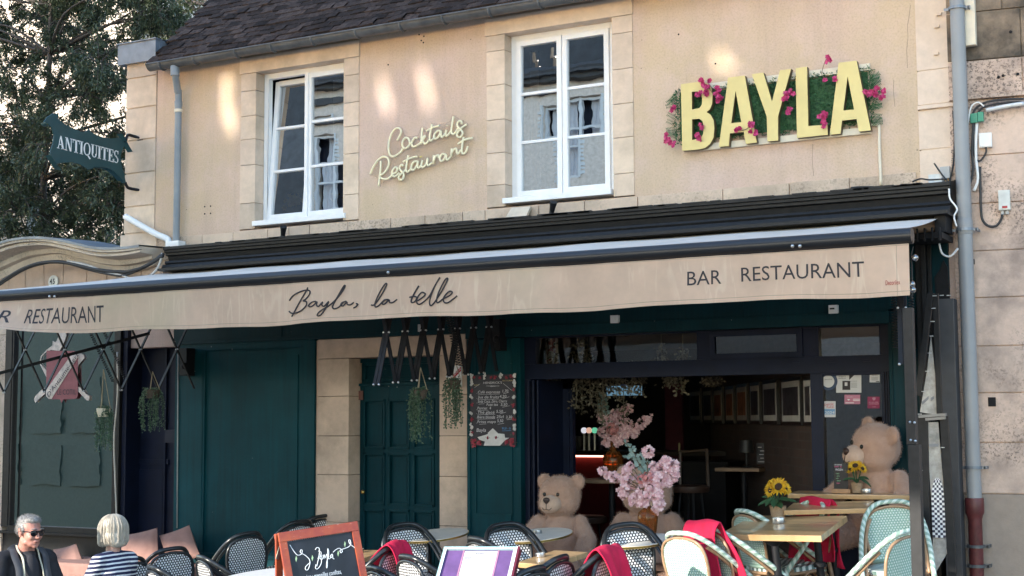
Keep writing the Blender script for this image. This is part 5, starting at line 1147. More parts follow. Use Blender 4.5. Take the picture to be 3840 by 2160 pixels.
for px, py, Y, l in ((2205, 1945, 1.1, 'dark leather bar stool between the two seated bears'), (2590, 1830, 1.6, 'dark wooden chair back behind the bear with the vase')):
    q = P(px, py, Y); T = thing('bar_stool', l, 'stool', (q.x, Y, zf)); m = MB(); m.lathe([(0, -.04), (.17, -.04), (.18, -.02), (.18, .015), (.15, .03), (0, .032)], q, 18)
    m.build('seat', plain('brown_leather', (.05, .028, .02), .4), T, smooth=50)
    for k in range(4):
        a = k*math.pi/2+.6; m = MB(); m.tube([q+Vector((.1*math.cos(a), .1*math.sin(a), -.04)), (q.x+.17*math.cos(a), q.y+.17*math.sin(a), zf)], .012, 6); m.build('leg', M_BLACKM, T)
    if px > 2500: m = MB(); m.tube([q+Vector((-.15, .1, 0)), q+Vector((-.16, .14, .34)), q+Vector((.1, .18, .36)), q+Vector((.14, .1, 0))], .018, 6); m.build('backrest', plain('brown_wood', (.06, .038, .025), .5), T)
# patterned curtain at the left of the opening
def mk_pattern():
    m = N('flamingo_like_print'); v = m.co('UV'); f = m.noise(v, 9, 1.5, .5, 1.2)
    m.color(m.ramp(f, [(.40, (.20, .045, .04)), (.43, (.45, .40, .36)), (.50, (.42, .38, .34)), (.53, (.05, .05, .045)), (.62, (.33, .30, .27))])); m.set(Roughness=.8); return m.mat
a, b = P(2050, 1800, .66), P(2090, 1262, .66)
mb = MB(); mb.grid(lambda u, v: Vector((a.x+(b.x-a.x)*u, .66+.015*math.sin(u*14), a.z+(b.z-a.z)*v)), 16, 4, lambda u, v: (u*.16, v*1.5)); o = mb.build('printed_panel', mk_pattern(), smooth=True); tag(o, 'narrow panel with white and red leaf print at the left of the opening', 'panel')
# hanging flower garlands
M_GARL = leafmat('dry_garland', (.10, .085, .055), (.28, .25, .18), .7)
rr = random.Random(21)
spec = [(2165, 1420, 1530, .5), (2185, 1420, 1545, .9), (2212, 1418, 1520, .6), (2243, 1418, 1565, .8), (2262, 1418, 1600, .5), (2288, 1418, 1470, 1.0), (2315, 1416, 1500, .7), (2338, 1416, 1590, .9), (2372, 1414, 1470, .6), (2408, 1414, 1485, .8), (2500, 1412, 1440, .9), (2520, 1412, 1450, .7), (2553, 1410, 1480, .7), (2655, 1408, 1440, 1.0), (2690, 1408, 1450, 1.4), (2100, 1440, 1530, .9), (2170, 1280, 1350, .8), (2190, 1265, 1352, .6), (2205, 1300, 1355, .9), (2480, 1300, 1350, .9), (2560, 1310, 1350, .8)]
for i, (x, y0, y1, Y) in enumerate(spec):
    a, b = P(x, y0, Y), P(x+rr.uniform(-8, 8), y1, Y); mb = MB(); mb.tube([a+Vector((0, 0, .15)), a.lerp(b, .5), b], .004, 4)
    for _ in range(int(40+120*(a.z-b.z))):
        t = rr.random(); p = a.lerp(b, t)+Vector((rr.gauss(0, .03), rr.gauss(0, .03), rr.gauss(0, .01)))
        mb.leaf(p, (rr.gauss(0, 1), rr.gauss(0, 1), rr.gauss(-.4, .6)), (rr.gauss(0, .4), -1, rr.gauss(0, .4)), rr.uniform(.025, .045), rr.uniform(.015, .028))
    o = mb.build('flower_garland', M_GARL); tag(o, 'dry flower and leaf garland hanging from the ceiling at the open front', 'garland', 'garlands hanging inside the opening')
# dried bloom lit by a spot behind the wide transom pane
# ---------------------------------------------------------------- bistro chairs
def dotmat(name, bgc, dot, pu, pv, r):
    m = N(name); v = m.co('UV'); sx = m.n('ShaderNodeSeparateXYZ'); m.l(v, sx.inputs[0])
    u, w_ = m.math('DIVIDE', sx.outputs[0], pu), m.math('DIVIDE', sx.outputs[1], pv)
    ds = []
    for o in (0, .5):
        a = m.math('SUBTRACT', m.math('FRACT', m.math('ADD', u, o+8)), .5); b = m.math('SUBTRACT', m.math('FRACT', m.math('ADD', w_, o+8)), .5)
        ds.append(m.math('SQRT', m.math('ADD', m.math('POWER', m.math('ABSOLUTE', a), 2), m.math('POWER', m.math('ABSOLUTE', m.math('MULTIPLY', b, pv/pu)), 2))))
    d = m.math('MINIMUM', ds[0], ds[1]); k = m.math('LESS_THAN', d, r)
    m.color(m.mix(k, bgc, dot)); m.set(Roughness=.35)
    m.bump(m.ramp(d, [(r*.5, 1), (r*1.3, .2), (.5, .6)]), .5, .004); return m.mat
def stripemat(name, a, b, sc):
    m = N(name); v = m.co('UV'); w_ = m.n('ShaderNodeTexWave', wave_type='BANDS', bands_direction='DIAGONAL'); m.l(v, w_.inputs[0]); w_.inputs['Scale'].default_value = sc
    m.color(m.ramp(w_.outputs['Fac'], [(.4, a), (.6, b)])); m.set(Roughness=.35); m.bump(w_.outputs['Fac'], .4, .004); return m.mat
M_CBLK = plain('black_rattan', (.020, .022, .024), .28, 0, .3, 30); M_CANE = plain('honey_cane', (.34, .21, .12), .38, 0, .25, 22)
M_WRAP = stripemat('mint_wrapped_rattan', (.28, .40, .32), (.60, .68, .60), 11); M_MINT = plain('mint_binding', (.42, .53, .46), .4, 0, .2, 40)
KIND = {'black': dict(hoop=M_CBLK, inner=M_CBLK, leg=M_CBLK, weave=dotmat('black_weave_white_dots', (.012, .012, .016), (.88, .87, .86), .0245, .040, .335), seat=dotmat('black_seat_weave', (.012, .012, .016), (.75, .74, .73), .03, .05, .27)),
        'mint': dict(hoop=M_WRAP, inner=M_CANE, leg=M_CANE, weave=dotmat('mint_weave_white_dots', (.25, .41, .32), (.64, .72, .66), .021, .034, .30), seat=stripemat('mint_seat_weave', (.10, .16, .14), (.66, .72, .69), 11))}
def hoop_pt(a):                                       # outer hoop: from the front arm ends up over the back
    s = math.sin(a); c_ = math.cos(a)
    return c_, s
def make_chair(kind, label):
    K = KIND[kind]; hp2 = []; T = thing('bistro_chair', label, 'chair', (0, 0, 0), 'bistro chairs on the terrace')
    hp = []
    for i in range(25):
        a = math.pi*i/24; s = max(0, math.sin(a))**.75; x = .235*math.copysign(abs(math.cos(a))**.62, math.cos(a))
        hp.append((x, -.235+.495*s-.0*s, .455+.425*s)); hp2.append((x*.88, -.215+.452*s, .435+.405*s))
    hp = [(.235, -.235, .30), (.236, -.24, .40)]+hp+[(-.236, -.24, .40), (-.235, -.235, .30)]
    MB().tube(smoothpath(hp, 2), .0185 if kind == 'black' else .0175, 9, uv=True).build('back_hoop', K['hoop'], T, smooth=True)
    for h2 in (hp2[:8], hp2[-8:]): MB().tube(smoothpath(h2, 2), .012, 8).build('arm_rod', K['inner'], T, smooth=True)
    ip = [(.165, .195, .44), (.182, .205, .55), (.197, .222, .66), (.184, .238, .76), (.13, .25, .822), (0, .255, .846)]
    ip = ip+[(-x, y, z) for x, y, z in reversed(ip[:-1])]
    MB().tube(smoothpath(ip, 3), .0135 if kind == 'black' else .0105, 8).build('back_frame', K['inner'], T, smooth=True)
    def hw(z): return .165+.032*math.sin(min(1, max(0, (z-.46)/.3))*1.6) if z < .72 else .199*math.sqrt(max(0.0, 1-((z-.70)/.145)**2))
    def wv(u, v):
        z = .475+.362*v; h = max(.002, hw(z)-.006); x = (2*u-1)*h
        return Vector((x, .20+.055*(z-.46)/.38+.018*(1-(x/.2)**2)-.01, z))
    mb = MB(); mb.grid(wv, 16, 16, lambda u, v: ((2*u-1)*max(.002, hw(.475+.362*v)), .362*v)); mb.build('backrest', K['weave'], T, smooth=True)
    mb = MB(); mb.tube([(-.17, .197, .468), (0, .212, .468), (.17, .197, .468)], .014, 8); mb.build('back_rail', M_WHITE if kind == 'black' else K['hoop'], T, smooth=True)
    def st(u, v):
        a = 2*math.pi*u; r = min(v/.85, 1.0); e = .8
        x = .21*math.copysign(abs(math.cos(a))**e, math.cos(a))*r; y = .215*math.copysign(abs(math.sin(a))**e, math.sin(a))*r-.01
        return Vector((x, y, (.462-.012*(1-r) if v < .85 else .462-.035*(v-.85)/.15)))
    mb = MB(); mb.grid(st, 28, 7, lambda u, v: (st(u, v).x, st(u, v).y)); mb.build('seat', K['seat'], T, smooth=True)
    mb = MB(); mb.tube([st(k/28, 1)+Vector((0, 0, -.008)) for k in range(28)], .014, 6, closed=True); mb.build('seat_rim', K['inner'], T, smooth=True)
    for sx in (-1, 1):
        MB().tube([(sx*.262, -.235, .31), (sx*.25, -.215, .45), (sx*.24, -.20, .2), (sx*.235, -.2, 0)][2:] if False else [(sx*.237, -.235, .32), (sx*.235, -.222, .15), (sx*.235, -.215, 0)], .0155, 8).build('leg', K['leg'], T, smooth=True)
        MB().tube([(sx*.168, .195, .46), (sx*.185, .21, .25), (sx*.20, .24, 0)], .0155, 8).build('leg', K['leg'], T, smooth=True)
        mb = MB(); mb.tube(smoothpath([(sx*.25, -.21, .22), (sx*.235, -.1, .38), (sx*.21, 0, .425), (sx*.20, .1, .38), (sx*.19, .21, .22)], 3), .010, 6); mb.tube([(sx*.232, -.218, .43), (sx*.19, -.15, .445)], .012, 6)
        if kind == 'mint':
            for z in (.40, .36): mb.lathe([(.019, 0), (.021, .012), (.019, .025)], (sx*.236, -.238, z), 10)
        mb.build('brace', K['leg'], T, smooth=True)
    mb = MB(); mb.tube(smoothpath([(-.25, -.215, .22), (-.12, -.21, .40), (0, -.21, .42), (.12, -.21, .40), (.25, -.215, .22)], 3), .010, 6); mb.tube(smoothpath([(-.19, .21, .22), (-.1, .2, .38), (.1, .2, .38), (.19, .21, .22)], 3), .010, 6)
    mb.build('stretcher', K['leg'], T, smooth=True)
    return T
PROTO = {}
def chair(kind, px, py, rot, label, dz=0.0):
    if kind not in PROTO: T = PROTO[kind] = make_chair(kind, label); first = True
    else: T = copy_tree(PROTO[kind]); T['label'] = label
    M = TILT @ Matrix.Rotation(RAD(rot), 4, 'Z'); off = M @ Vector((0, .258, .885))
    q = PG(px, py, 0, off)
    base = q-off; T.matrix_basis = Matrix.Translation((base.x, base.y, gz(base.x, base.y))) @ M
    T['category'] = 'chair'; T['group'] = 'bistro chairs on the terrace'
    return T
CH = {}
for k, kind, px, py, rot, label in (
  ('a', 'black', 640, 2056, -115, 'black dotted bistro chair in front of the right pink cushion'),
  ('b', 'black', 925, 1999, -112, 'black dotted bistro chair standing alone before the plain teal panel'),
  ('c', 'black', 752, 2086, 148, 'black dotted bistro chair at the left end of the white round table'),
  ('d', 'black', 567, 2123, 150, 'low black dotted bistro chair at the bottom edge right of the striped woman'),
  ('e', 'black', 480, 2094, -112, 'black dotted bistro chair the woman in stripes sits on'),
  ('f', 'black', 1122, 1954, -110, 'left one of two black chairs close together behind the chalkboard'),
  ('g', 'black', 1203, 1934, -108, 'right one of two black chairs close together behind the chalkboard'),
  ('h', 'black', 1506, 1964, 52, 'black dotted bistro chair facing out before the panelled door'),
  ('i', 'black', 1478, 2046, -88, 'black chair seen from the side with a red blanket before the panelled door'),
  ('j', 'black', 1522, 2083, 150, 'black chair with large white dots left of the purple menu stand'),
  ('k', 'black', 1398, 2125, 148, 'black chair at the bottom edge just right of the chalkboard'),
  ('l', 'black', 1778, 2016, 148, 'black chair peeping out above the purple menu stand'),
  ('m', 'black', 1888, 1963, 48, 'black dotted bistro chair facing out under the drinks board'),
  ('n', 'black', 2100, 2088, -92, 'black chair seen edge on before the square wooden table'),
  ('o', 'black', 2000, 2130, -100, 'black chair at the bottom edge right beside the menu stand'),
  ('p', 'black', 2338, 1964, 42, 'black dotted bistro chair facing out before the bear with the vase'),
  ('q', 'black', 2275, 2064, -90, 'black chair seen edge on with a red blanket before the open front'),
  ('r', 'mint', 2545, 1996, 160, 'sunlit mint green chair nearest the street left of the joined tables'),
  ('x', 'mint', 2648, 1975, 146, 'mint green chair under a bright red blanket just behind the sunlit one'),
  ('s', 'mint', 2783, 1913, 142, 'mint green chair at the left side of the two joined wooden tables'),
  ('t', 'mint', 3056, 1880, -35, 'mint green chair under a red blanket behind the joined wooden tables'),
  ('u', 'mint', 3340, 1878, 14, 'mint green chair facing out at the right by the screen post'),
  ('v', 'mint', 3398, 1990, -112, 'mint green chair turned away at the front right corner')):
    CH[k] = chair(kind, px, py, rot, label)
# red fleece blankets laid over chair hoops
def mk_fleece():
    m = N('red_fleece'); v = m.co(); f = m.noise(v, 160, 3); c_ = m.mix(m.ramp(m.noise(v, 6, 3), [(.3, 0), (.7, 1)]), (.46, .006, .040), (.58, .010, .060)); m.color(c_); m.set(Roughness=.95); m.bump(f, .4, .004); return m.mat
M_RED = mk_fleece()
def blanket(ch, path, half, label, seed, lift=.03):   # path: in chair coordinates, a run of points over the hoop; width half each side along x or y
    Mx = CH[ch].matrix_basis; r = random.Random(seed); ph = r.uniform(0, 6)
    p = smoothpath(path, 6); mb = MB(); n = len(p)-1
    def fn(u, v):
        f = v*n; i = min(int(f), n-1); q = p[i].lerp(p[i+1], f-i); hang = abs(v-.5)*2
        wd = half*(1+.14*math.sin(v*5+ph)+.06*math.sin(v*13))*(1+.18*hang); s = (2*u-1)
        rip = .022*hang*math.sin(s*5+ph)+.012*math.sin(s*11+v*5+ph)*hang+.010*math.sin(v*14+s*3+ph)
        t = (p[min(i+1, n)]-p[max(i-1, 0)]).normalized(); side = Vector(half_dir).normalized(); nn = side.cross(t).normalized()
        return Mx @ (q+side*(s*wd)+nn*rip+Vector((0, 0, .025*s*math.sin(v*3+ph)*hang)))
    half_dir = blanket.dir
    mb.grid(fn, 18, 30)
    vs = [v.copy() for v in mb.v]; o = mb.build('red_blanket', M_RED, smooth=True); tag(o, label, 'blanket', 'red blankets on the chairs')
    o.modifiers.new('thickness', 'SOLIDIFY').thickness = .008; return o
blanket.dir = (0, .75, .66)
def over_hoop(x, y, z, a=.20, b=.24, dx=.06): return [(x+dx*1.3, y, z-a), (x+dx, y, z-a*.5), (x+dx*.6, y, z-.02), (x, y, z+.026), (x-dx*.6, y, z-.02), (x-dx, y, z-b*.5), (x-dx*1.4, y, z-b)]
blanket.dir = (1, 0, 0)
OVER = [(.02, -.10, .48), (.02, .03, .66), (.01, .16, .82), (0, .25, .915), (0, .31, .87), (0, .345, .68), (.01, .37, .44)]
blanket('i', OVER, .12, 'red blanket over the side seen chair before the panelled door', 1)
blanket('q', OVER, .13, 'red blanket over the edge on black chair before the open front', 2)
blanket('x', [(0, .12, .40), (0, .17, .62), (0, .21, .80), (0, .255, .93), (0, .315, .86), (0, .32, .66), (0, .32, .42)], .20, 'bright red blanket over the chair back just behind the sunlit mint chair', 3)
blanket.dir = (1, 0, 0)
blanket('t', [(0, .15, .45), (0, .19, .6), (0, .225, .80), (0, .262, .915), (0, .31, .82), (0, .30, .6), (0, .29, .42)], .20, 'red blanket covering the back of the mint chair behind the joined tables', 4)
# ---------------------------------------------------------------- tables
def mk_wood():
    m = N('varnished_oak'); v = m.co('UV'); mp = m.n('ShaderNodeMapping'); m.l(v, mp.inputs[0]); mp.inputs['Scale'].default_value = (1.6, 26, 1)
    f = m.noise(mp.outputs[0], 1.2, 5, .6, .4); sx = m.n('ShaderNodeSeparateXYZ'); m.l(v, sx.inputs[0]); st = m.n('ShaderNodeTexWhiteNoise', noise_dimensions='1D'); m.l(m.math('FLOOR', m.math('DIVIDE', sx.outputs[1], .055)), st.inputs['W'])
    c_ = m.ramp(f, [(.25, (.38, .22, .095)), (.5, (.53, .335, .16)), (.75, (.62, .42, .22))]); c_ = m.mix(1.0, c_, m.ramp(st.outputs['Value'], [(0, .8), (1, 1.12)]), 'MULTIPLY')
    m.color(c_); m.set(Roughness=.28); m.b.inputs['Coat Weight'].default_value = .3; return m.mat
M_OAK = mk_wood()
def pedestal(T, x, y, zt, r=1.0):
    zb = gz(x, y); h = zt-zb; mb = MB(); pr = [(.20, 0), (.20, .012), (.09, .04), (.05, .06), (.034, .1), (.03, h*.35), (.042, h*.36), (.042, h*.38), (.03, h*.40), (.028, h*.62), (.044, h*.63), (.044, h*.66), (.027, h*.68), (.025, h*.93), (.07, h*.97), (.09, h)]
    mb.lathe(pr, (0, 0, 0), 16); mb.v = [TILT @ v + Vector((x, y, zb)) for v in mb.v]; return mb.build('pedestal', M_BLACKM, T, smooth=35)
def wtable(corners, h, label, ped, t=.036, split=0.0, grp='wooden tables on the terrace'):
    q = [PG(x, y, h) if isinstance(x, (int, float)) else x for x, y in corners]; FL, FR, BR = q[0], q[1], q[2]; ux = (FR-FL); W_ = ux.length; ux.normalize(); uy = (BR-FR); D_ = uy.length; uy.normalize(); nz = ux.cross(uy).normalized()
    T = thing('wooden_table', label, 'table', tuple(FL+ux*W_/2+uy*D_/2-Vector((0, 0, h))), grp); mb = MB()
    def P3(a, b, z): return FL+ux*a+uy*b+nz*z
    for (b0, b1) in ([(0, D_)] if not split else [(0, D_*split-.003), (D_*split+.003, D_)]):
        vs = [P3(a, b, z) for z in (-t, 0) for a, b in ((0, b0), (W_, b0), (W_, b1), (0, b1))]
        mb.add(vs, [(0, 3, 2, 1), (4, 5, 6, 7), (0, 1, 5, 4), (1, 2, 6, 5), (2, 3, 7, 6), (3, 0, 4, 7)], [(0, b0), (W_, b0), (W_, b1), (0, b1)]*2)
    mb.build('table_top', M_OAK, T, bevel=.006)
    for a, b in ped: c0 = P3(W_*a, D_*b, -t); pedestal(T, c0.x, c0.y, c0.z)
    return T, P3
# the two joined tables: front half and rear half
q = [PG(x, y, .81) for x, y in ((2698, 2003), (3079, 2009), (3177, 1934))]
fx_, fy_ = (q[1]-q[0]), (q[2]-q[1]); cut = .58
def pix(p): 
    d = p-CAM; z = d.dot(FW); return (CX+FPX*d.dot(RT)/z, CY-FPX*d.dot(UP)/z)
m1 = q[1]+fy_*cut; m0 = q[0]+fy_*cut
wtable([pix(q[0]), pix(q[1]), pix(m1-fy_*.004)], .81, 'front one of two oak tables pushed together, holding the steel ashtray', [(.58, .35)], t=.042)
wtable([pix(m0+fy_*.004), pix(m1+fy_*.004), pix(q[2])], .81, 'rear one of two oak tables pushed together, holding the larger sunflower pot', [(.30, .5), (.82, .5)], t=.042)
a = P(3250, 1906, -1.0); b = P(2938, 1914, -1.06); e = P(3278, 1877, -.62)
wtable([(b, 0), (a, 0), (e, 0)], .80, 'oak table behind the joined pair near the red blanket', [(.6, .6)], t=.036)
a = P(2953, 1851, -.52); b = P(3436, 1858, -.52); e = b+Vector((0, .26, .012))
wtable([(a, 0), (b, 0), (e, 0)], .86, 'long narrow oak table against the glass door carrying the small sunflower pot', [(.3, .5), (.8, .5)], t=.036)
wtable([(1935, 2109), (2060, 2118), (2204, 2070)], .75, 'square oak table with ashtray right of the purple menu stand', [(.7, .45)])
wtable([(1250, 2098), (1352, 2098), (1447, 2062)], .75, 'oak table partly hidden by the chalkboard', [(.6, .5)])
M_STONETOP = plain('beige_marble_top', (.74, .67, .57), .6, 0, .12, 5)
def rtable(px, py, R, h, label, m=M_STONETOP, rim=M_BRASS, cat='table'):
    c0 = PG(px, py, h); T = thing('round_table', label, cat, (c0.x, c0.y, gz(c0.x, c0.y)), 'round terrace tables'); M3 = Matrix.Rotation(RAD(3.2), 3, RT) @ TILT.to_3x3()
    mb = MB(); mb.lathe([(0, 0), (R-.006, 0), (R-.004, -.004), (R-.004, -.02), (0, -.022)], c0, 48, M3); mb.build('table_top', m, T, smooth=40)
    mb = MB(); mb.lathe([(R-.005, -.003), (R, -.003), (R+.001, -.008), (R-.001, -.012), (R, -.018), (R-.01, -.019)], c0, 48, M3); mb.build('rim', rim, T, smooth=40)
    b = c0-M3 @ Vector((0, 0, .024)); pedestal(T, b.x, b.y, b.z); return T
rtable(1628, 2004, .30, .75, 'round brass rimmed table before the stone door jamb')
rtable(2010, 2004, .30, .75, 'round brass rimmed table with ashtray before the left bear')
rtable(2395, 2024, .26, .75, 'round pale table carrying the amber vase of pink flowers')
rtable(985, 2168, .38, .75, 'round white table left of the chalkboard', plain('white_table_top', (.74, .72, .70), .3, 0, .04), M_STEEL)
rtable(1905, 2172, .20, .73, 'small white round table below the square oak table', plain('white_table_top2', (.66, .65, .64), .3, 0, .04), M_STEEL)
# ---------------------------------------------------------------- sofa bench with cushions
M_PINK = plain('terracotta_linen', (.34, .19, .155), .95, 0, .12, 9, .25, 300)
a = P(40, 2130, -.35); SB = thing('bench_sofa', 'long low terracotta bench sofa along the shopfront', 'sofa', (-11, -.4, -.3))
zs0 = PG(690, 2122, 0).z
xs0_, xs1_ = -12.4, P(735, 2120, -.45).x; zt_ = P(690, 2122, -.45).z
mb = MB(); mb.box((xs0_, -.72, zt_-.14), (xs1_, -.12, zt_)); mb.build('seat', M_PINK, SB, bevel=.03); mb = MB(); mb.box((xs0_, -.66, -1.0), (xs1_-.03, -.15, zt_-.143)); mb.build('base', M_NAVY, SB)
def cushion(corners, Y, lean, label, seed):
    r = random.Random(seed); A, B, C_, D_ = [P(*q, Y) for q in corners]   # TL TR BR BL
    cen = (A+B+C_+D_)/4; lean_v = Vector((0, lean, 0))
    def fn(sgn):
        def f(u, v):
            p = A.lerp(B, u).lerp(D_.lerp(C_, u), v); k = (16*u*(1-u)*v*(1-v))**.45
            e = .028*(math.sin(u*math.pi)*math.sin(v*math.pi)); p = p.lerp(cen, .0+.10*(math.sin(math.pi*u)*(1-math.sin(math.pi*v))+math.sin(math.pi*v)*(1-math.sin(math.pi*u)))*.5)
            w_ = .012*math.sin(u*9+seed)*math.sin(v*7+seed*2)*k
            return p+lean_v*(.5-v)*2+Vector((0, sgn*(.075*k+w_), 0))
        return f
    mb = MB(); mb.grid(fn(-1), 18, 18); mb.grid(fn(1), 18, 18); o = mb.build('cushion', M_PINK, smooth=True); tag(o, label, 'cushion', 'cushions on the bench')
cushion([(583, 2010), (697, 1970), (765, 2085), (650, 2128)], -.32, .05, 'pink cushion at the right end of the bench', 1)
cushion([(440, 2010), (577, 1980), (612, 2115), (470, 2150)], -.36, .05, 'pink cushion behind the woman in stripes', 2)
cushion([(186, 2062), (272, 2040), (345, 2150), (215, 2190)], -.38, .05, 'pink cushion between the man and the woman', 3)
# ---------------------------------------------------------------- chalkboard and menu stand
c = crop(960, 1920, .2329)
Z0 = 9.0
AN = RAD(30); RH = Vector((RT.x, RT.y, 0)).normalized(); FH = Vector((FW.x, FW.y, 0)).normalized(); nh = RH*math.sin(AN)-FH*math.cos(AN); Lh = 1.24
TL = PD(*c(340, 345), Z0); ux = (RH*math.cos(AN)+FH*math.sin(AN)); ux = (ux-GN*ux.dot(GN)).normalized(); TR = TL+ux*.54; Wb = .54
dn2 = (-GN*math.cos(RAD(13))+nh*math.sin(RAD(13))); dn2 = (dn2-ux*dn2.dot(ux)).normalized(); nb = ux.cross(dn2); nb = nb if nb.dot(CAM-TL) > 0 else -nb
AB = thing('chalkboard', 'standing orange framed chalkboard with handwritten menu', 'chalkboard', tuple(TL+ux*Wb/2+dn2*Lh))
def BP(a, b, o=0.0): return TL+ux*a+dn2*b+nb*o
def bprism(pts, o0, o1, mb): mb.prism([[BP(a, b, o1) for a, b in pts]], nb*(o0-o1)); return mb
def mk_chipped():
    m = N('chipped_orange_paint'); v = m.co(); f = m.noise(v, 9, 5, .7); g2 = m.noise(m.co('Object', (1, 1, 6)), 16, 4, .7)
    c_ = m.mix(m.ramp(f, [(.35, 0), (.65, 1)]), (.42, .085, .03), (.30, .045, .03)); c_ = m.mix(m.ramp(g2, [(.66, 0), (.70, 1)]), c_, (.66, .42, .32)); m.color(c_); m.set(Roughness=.45); return m.mat
M_CHIP = mk_chipped(); fw_ = .06
mb = MB(); bprism([(0, 0), (Wb, 0), (Wb, fw_), (0, fw_)], 0, .022, mb); bprism([(0, fw_+.001), (fw_*.8, fw_+.001), (fw_*.8, Lh), (0, Lh)], 0, .021, mb); bprism([(Wb-fw_*.8, fw_+.001), (Wb, fw_+.001), (Wb, Lh), (Wb-fw_*.8, Lh)], 0, .021, mb); bprism([(fw_*.8, Lh-.2), (Wb-fw_*.8, Lh-.2), (Wb-fw_*.8, Lh-.14), (fw_*.8, Lh-.14)], 0, .02, mb)
mb.build('frame', M_CHIP, AB, bevel=.003)
mb = MB(); bprism([(fw_*.8+.001, fw_+.002), (Wb-fw_*.8-.001, fw_+.002), (Wb-fw_*.8-.001, Lh-.201), (fw_*.8+.001, Lh-.201)], 0, .010, mb); mb.build('board', plain('slate_black', (.014, .016, .022), .55, 0, .5, 5), AB)
mb = MB(); bk = (-nb+Vector((0, 0, 0))).normalized(); bk = Vector((bk.x, bk.y, 0)).normalized()
for a in (.0, Wb-.045):
    s0 = BP(a+.022, .0, -.03); e0 = BP(a+.022, Lh, 0)+bk*.62; e0.z = gz(e0.x, e0.y); mb.bar(s0, e0, .045, .022, nb)
mb.bar(BP(0, .02, -.035)+bk*.02, BP(Wb, .02, -.035)+bk*.02, .04, .02, nb); mb.build('rear_leg', M_CHIP, AB, bevel=.002)
mb = MB(); mb.bar(BP(.03, .05, -.012), BP(.0, .16, -.03)+bk*.05, .02, .01, nb); mb.build('hinge', M_STEEL, AB)
mb = MB(); sc_ = Wb/1200
def ch(pts, m_): return [BP((x-340)*sc_ - (y-345)*.155*sc_+.0, (y-345+ (x-340)*.062)*sc_, .0125) for x, y in pts]
M_CHALK = plain('chalk', (.78, .80, .82), .9, 0, .05); M_CHG = plain('green_chalk', (.45, .60, .35), .9)
for s in ([(512, 520), (560, 600), (620, 670), (680, 660), (690, 610), (670, 605), (665, 640), (730, 680), (790, 740), (800, 800), (770, 880), (735, 880), (735, 840), (800, 790)], [(885, 620), (910, 590), (945, 610), (940, 700), (900, 850)], [(930, 640), (970, 660), (955, 720), (920, 740), (970, 760), (960, 830), (910, 885), (880, 870), (890, 820)],
          [(985, 700), (965, 740), (985, 760), (1010, 700), (1010, 755)], [(1020, 700), (1030, 745), (1055, 690), (1060, 800), (1055, 870), (1045, 880), (1050, 800), (1080, 740)], [(1080, 740), (1085, 660), (1070, 620), (1078, 760), (1120, 740)], [(1130, 700), (1105, 730), (1125, 750), (1140, 700), (1145, 760), (1165, 770)],
          [(1150, 675), (1200, 640), (1250, 630), (1290, 670), (1270, 695), (1255, 660), (1320, 640), (1380, 625), (1420, 590), (1415, 530), (1395, 525), (1400, 570), (1440, 610), (1500, 655)]):
    mb.tube(smoothpath(ch(s, 0), 3), .0024, 5)
hw_ = {'e': [(0, .3), (.3, .4), (.2, .6), (0, .4), (.1, 0), (.4, .1)]}
mb.build('chalk_writing', M_CHALK, AB); mb = MB()
A0 = ch([(640, 1020)], 0)[0]; hh = .030
mb.text('entrées : grenailles confites,', lambda u, v: A0+ux*(u*hh*.62+v*hh*.15)-dn2*(v*hh)+nb*.001)
for k, tline in enumerate(('plat : tartare de boeuf', 'burger maison, frites', 'dessert : tarte du jour')): pass
mb.build('chalk_writing', M_CHALK, AB)
mb = MB()
for x, y in ((600, 720), (838, 730), (1225, 700), (1332, 580)):
    q = ch([(x, y-45), (x+14, y-5), (x-2, y+45), (x-14, y)], 0); mb.add(q, [(0, 1, 2, 3)])
mb.build('chalk_leaves', M_CHG, AB)
# menu lectern
c = crop(1640, 2040, .132)
tl, tr = PD(*c(195, 70), 8.75), PD(*c(2285, 68), 8.62); bl = PD(1608, 2262, 8.42); ux = (tr-tl); Wm = ux.length; ux.normalize(); dn2 = (bl-tl); dn2 -= ux*dn2.dot(ux)*.35; Lm = dn2.length; dn2.normalize(); nb = ux.cross(dn2); nb = (nb if nb.dot(CAM-tl) > 0 else -nb).normalized()
shx = -(0)
def LP(a, b, o=0.0): return tl+ux*a+dn2*b+nb*o
def lp(mb, a0, b0, a1, b1, o0, o1): mb.prism([[LP(a, b, o1) for a, b in ((a0, b0), (a1, b0), (a1, b1), (a0, b1))]], nb*(o0-o1)); return mb
cc = LP(Wm/2, Lm/2); ML = thing('menu_stand', 'tilted menu stand with pale teal frame and purple felt', 'menu stand', (cc.x, cc.y, gz(cc.x, cc.y)))
f_ = .018; mb = MB(); lp(mb, 0, 0, Wm, f_*1.1, -.03, .0); lp(mb, 0, f_*1.1+.0005, f_, Lm, -.03, 0); lp(mb, Wm-f_, f_*1.1+.0005, Wm, Lm, -.03, 0); mb.build('frame', plain('pale_teal_paint', (.33, .50, .50), .4, 0, .12, 20), ML, bevel=.002)
mb = MB(); lp(mb, f_, f_*1.1, f_+.003, Lm, -.0, .0025); lp(mb, Wm-f_-.003, f_*1.1, Wm-f_, Lm, 0, .0025); lp(mb, f_, f_*1.1-.003, Wm-f_, f_*1.1, 0, .0025); lp(mb, Wm-.004, 0, Wm, Lm, .0003, .002); mb.build('trim', M_WHITE, ML)
mb = MB(); lp(mb, f_+.001, f_*1.1+.001, Wm-f_-.001, Lm, -.03, -.012); mb.build('felt', plain('purple_felt', (.11, .055, .17), .95, 0, .15, 15), ML)
mb = MB(); lp(mb, Wm+.0005, .0, Wm+.014, Lm, -.045, -.0); mb.build('side_panel', plain('maroon_side', (.12, .012, .025), .4), ML)
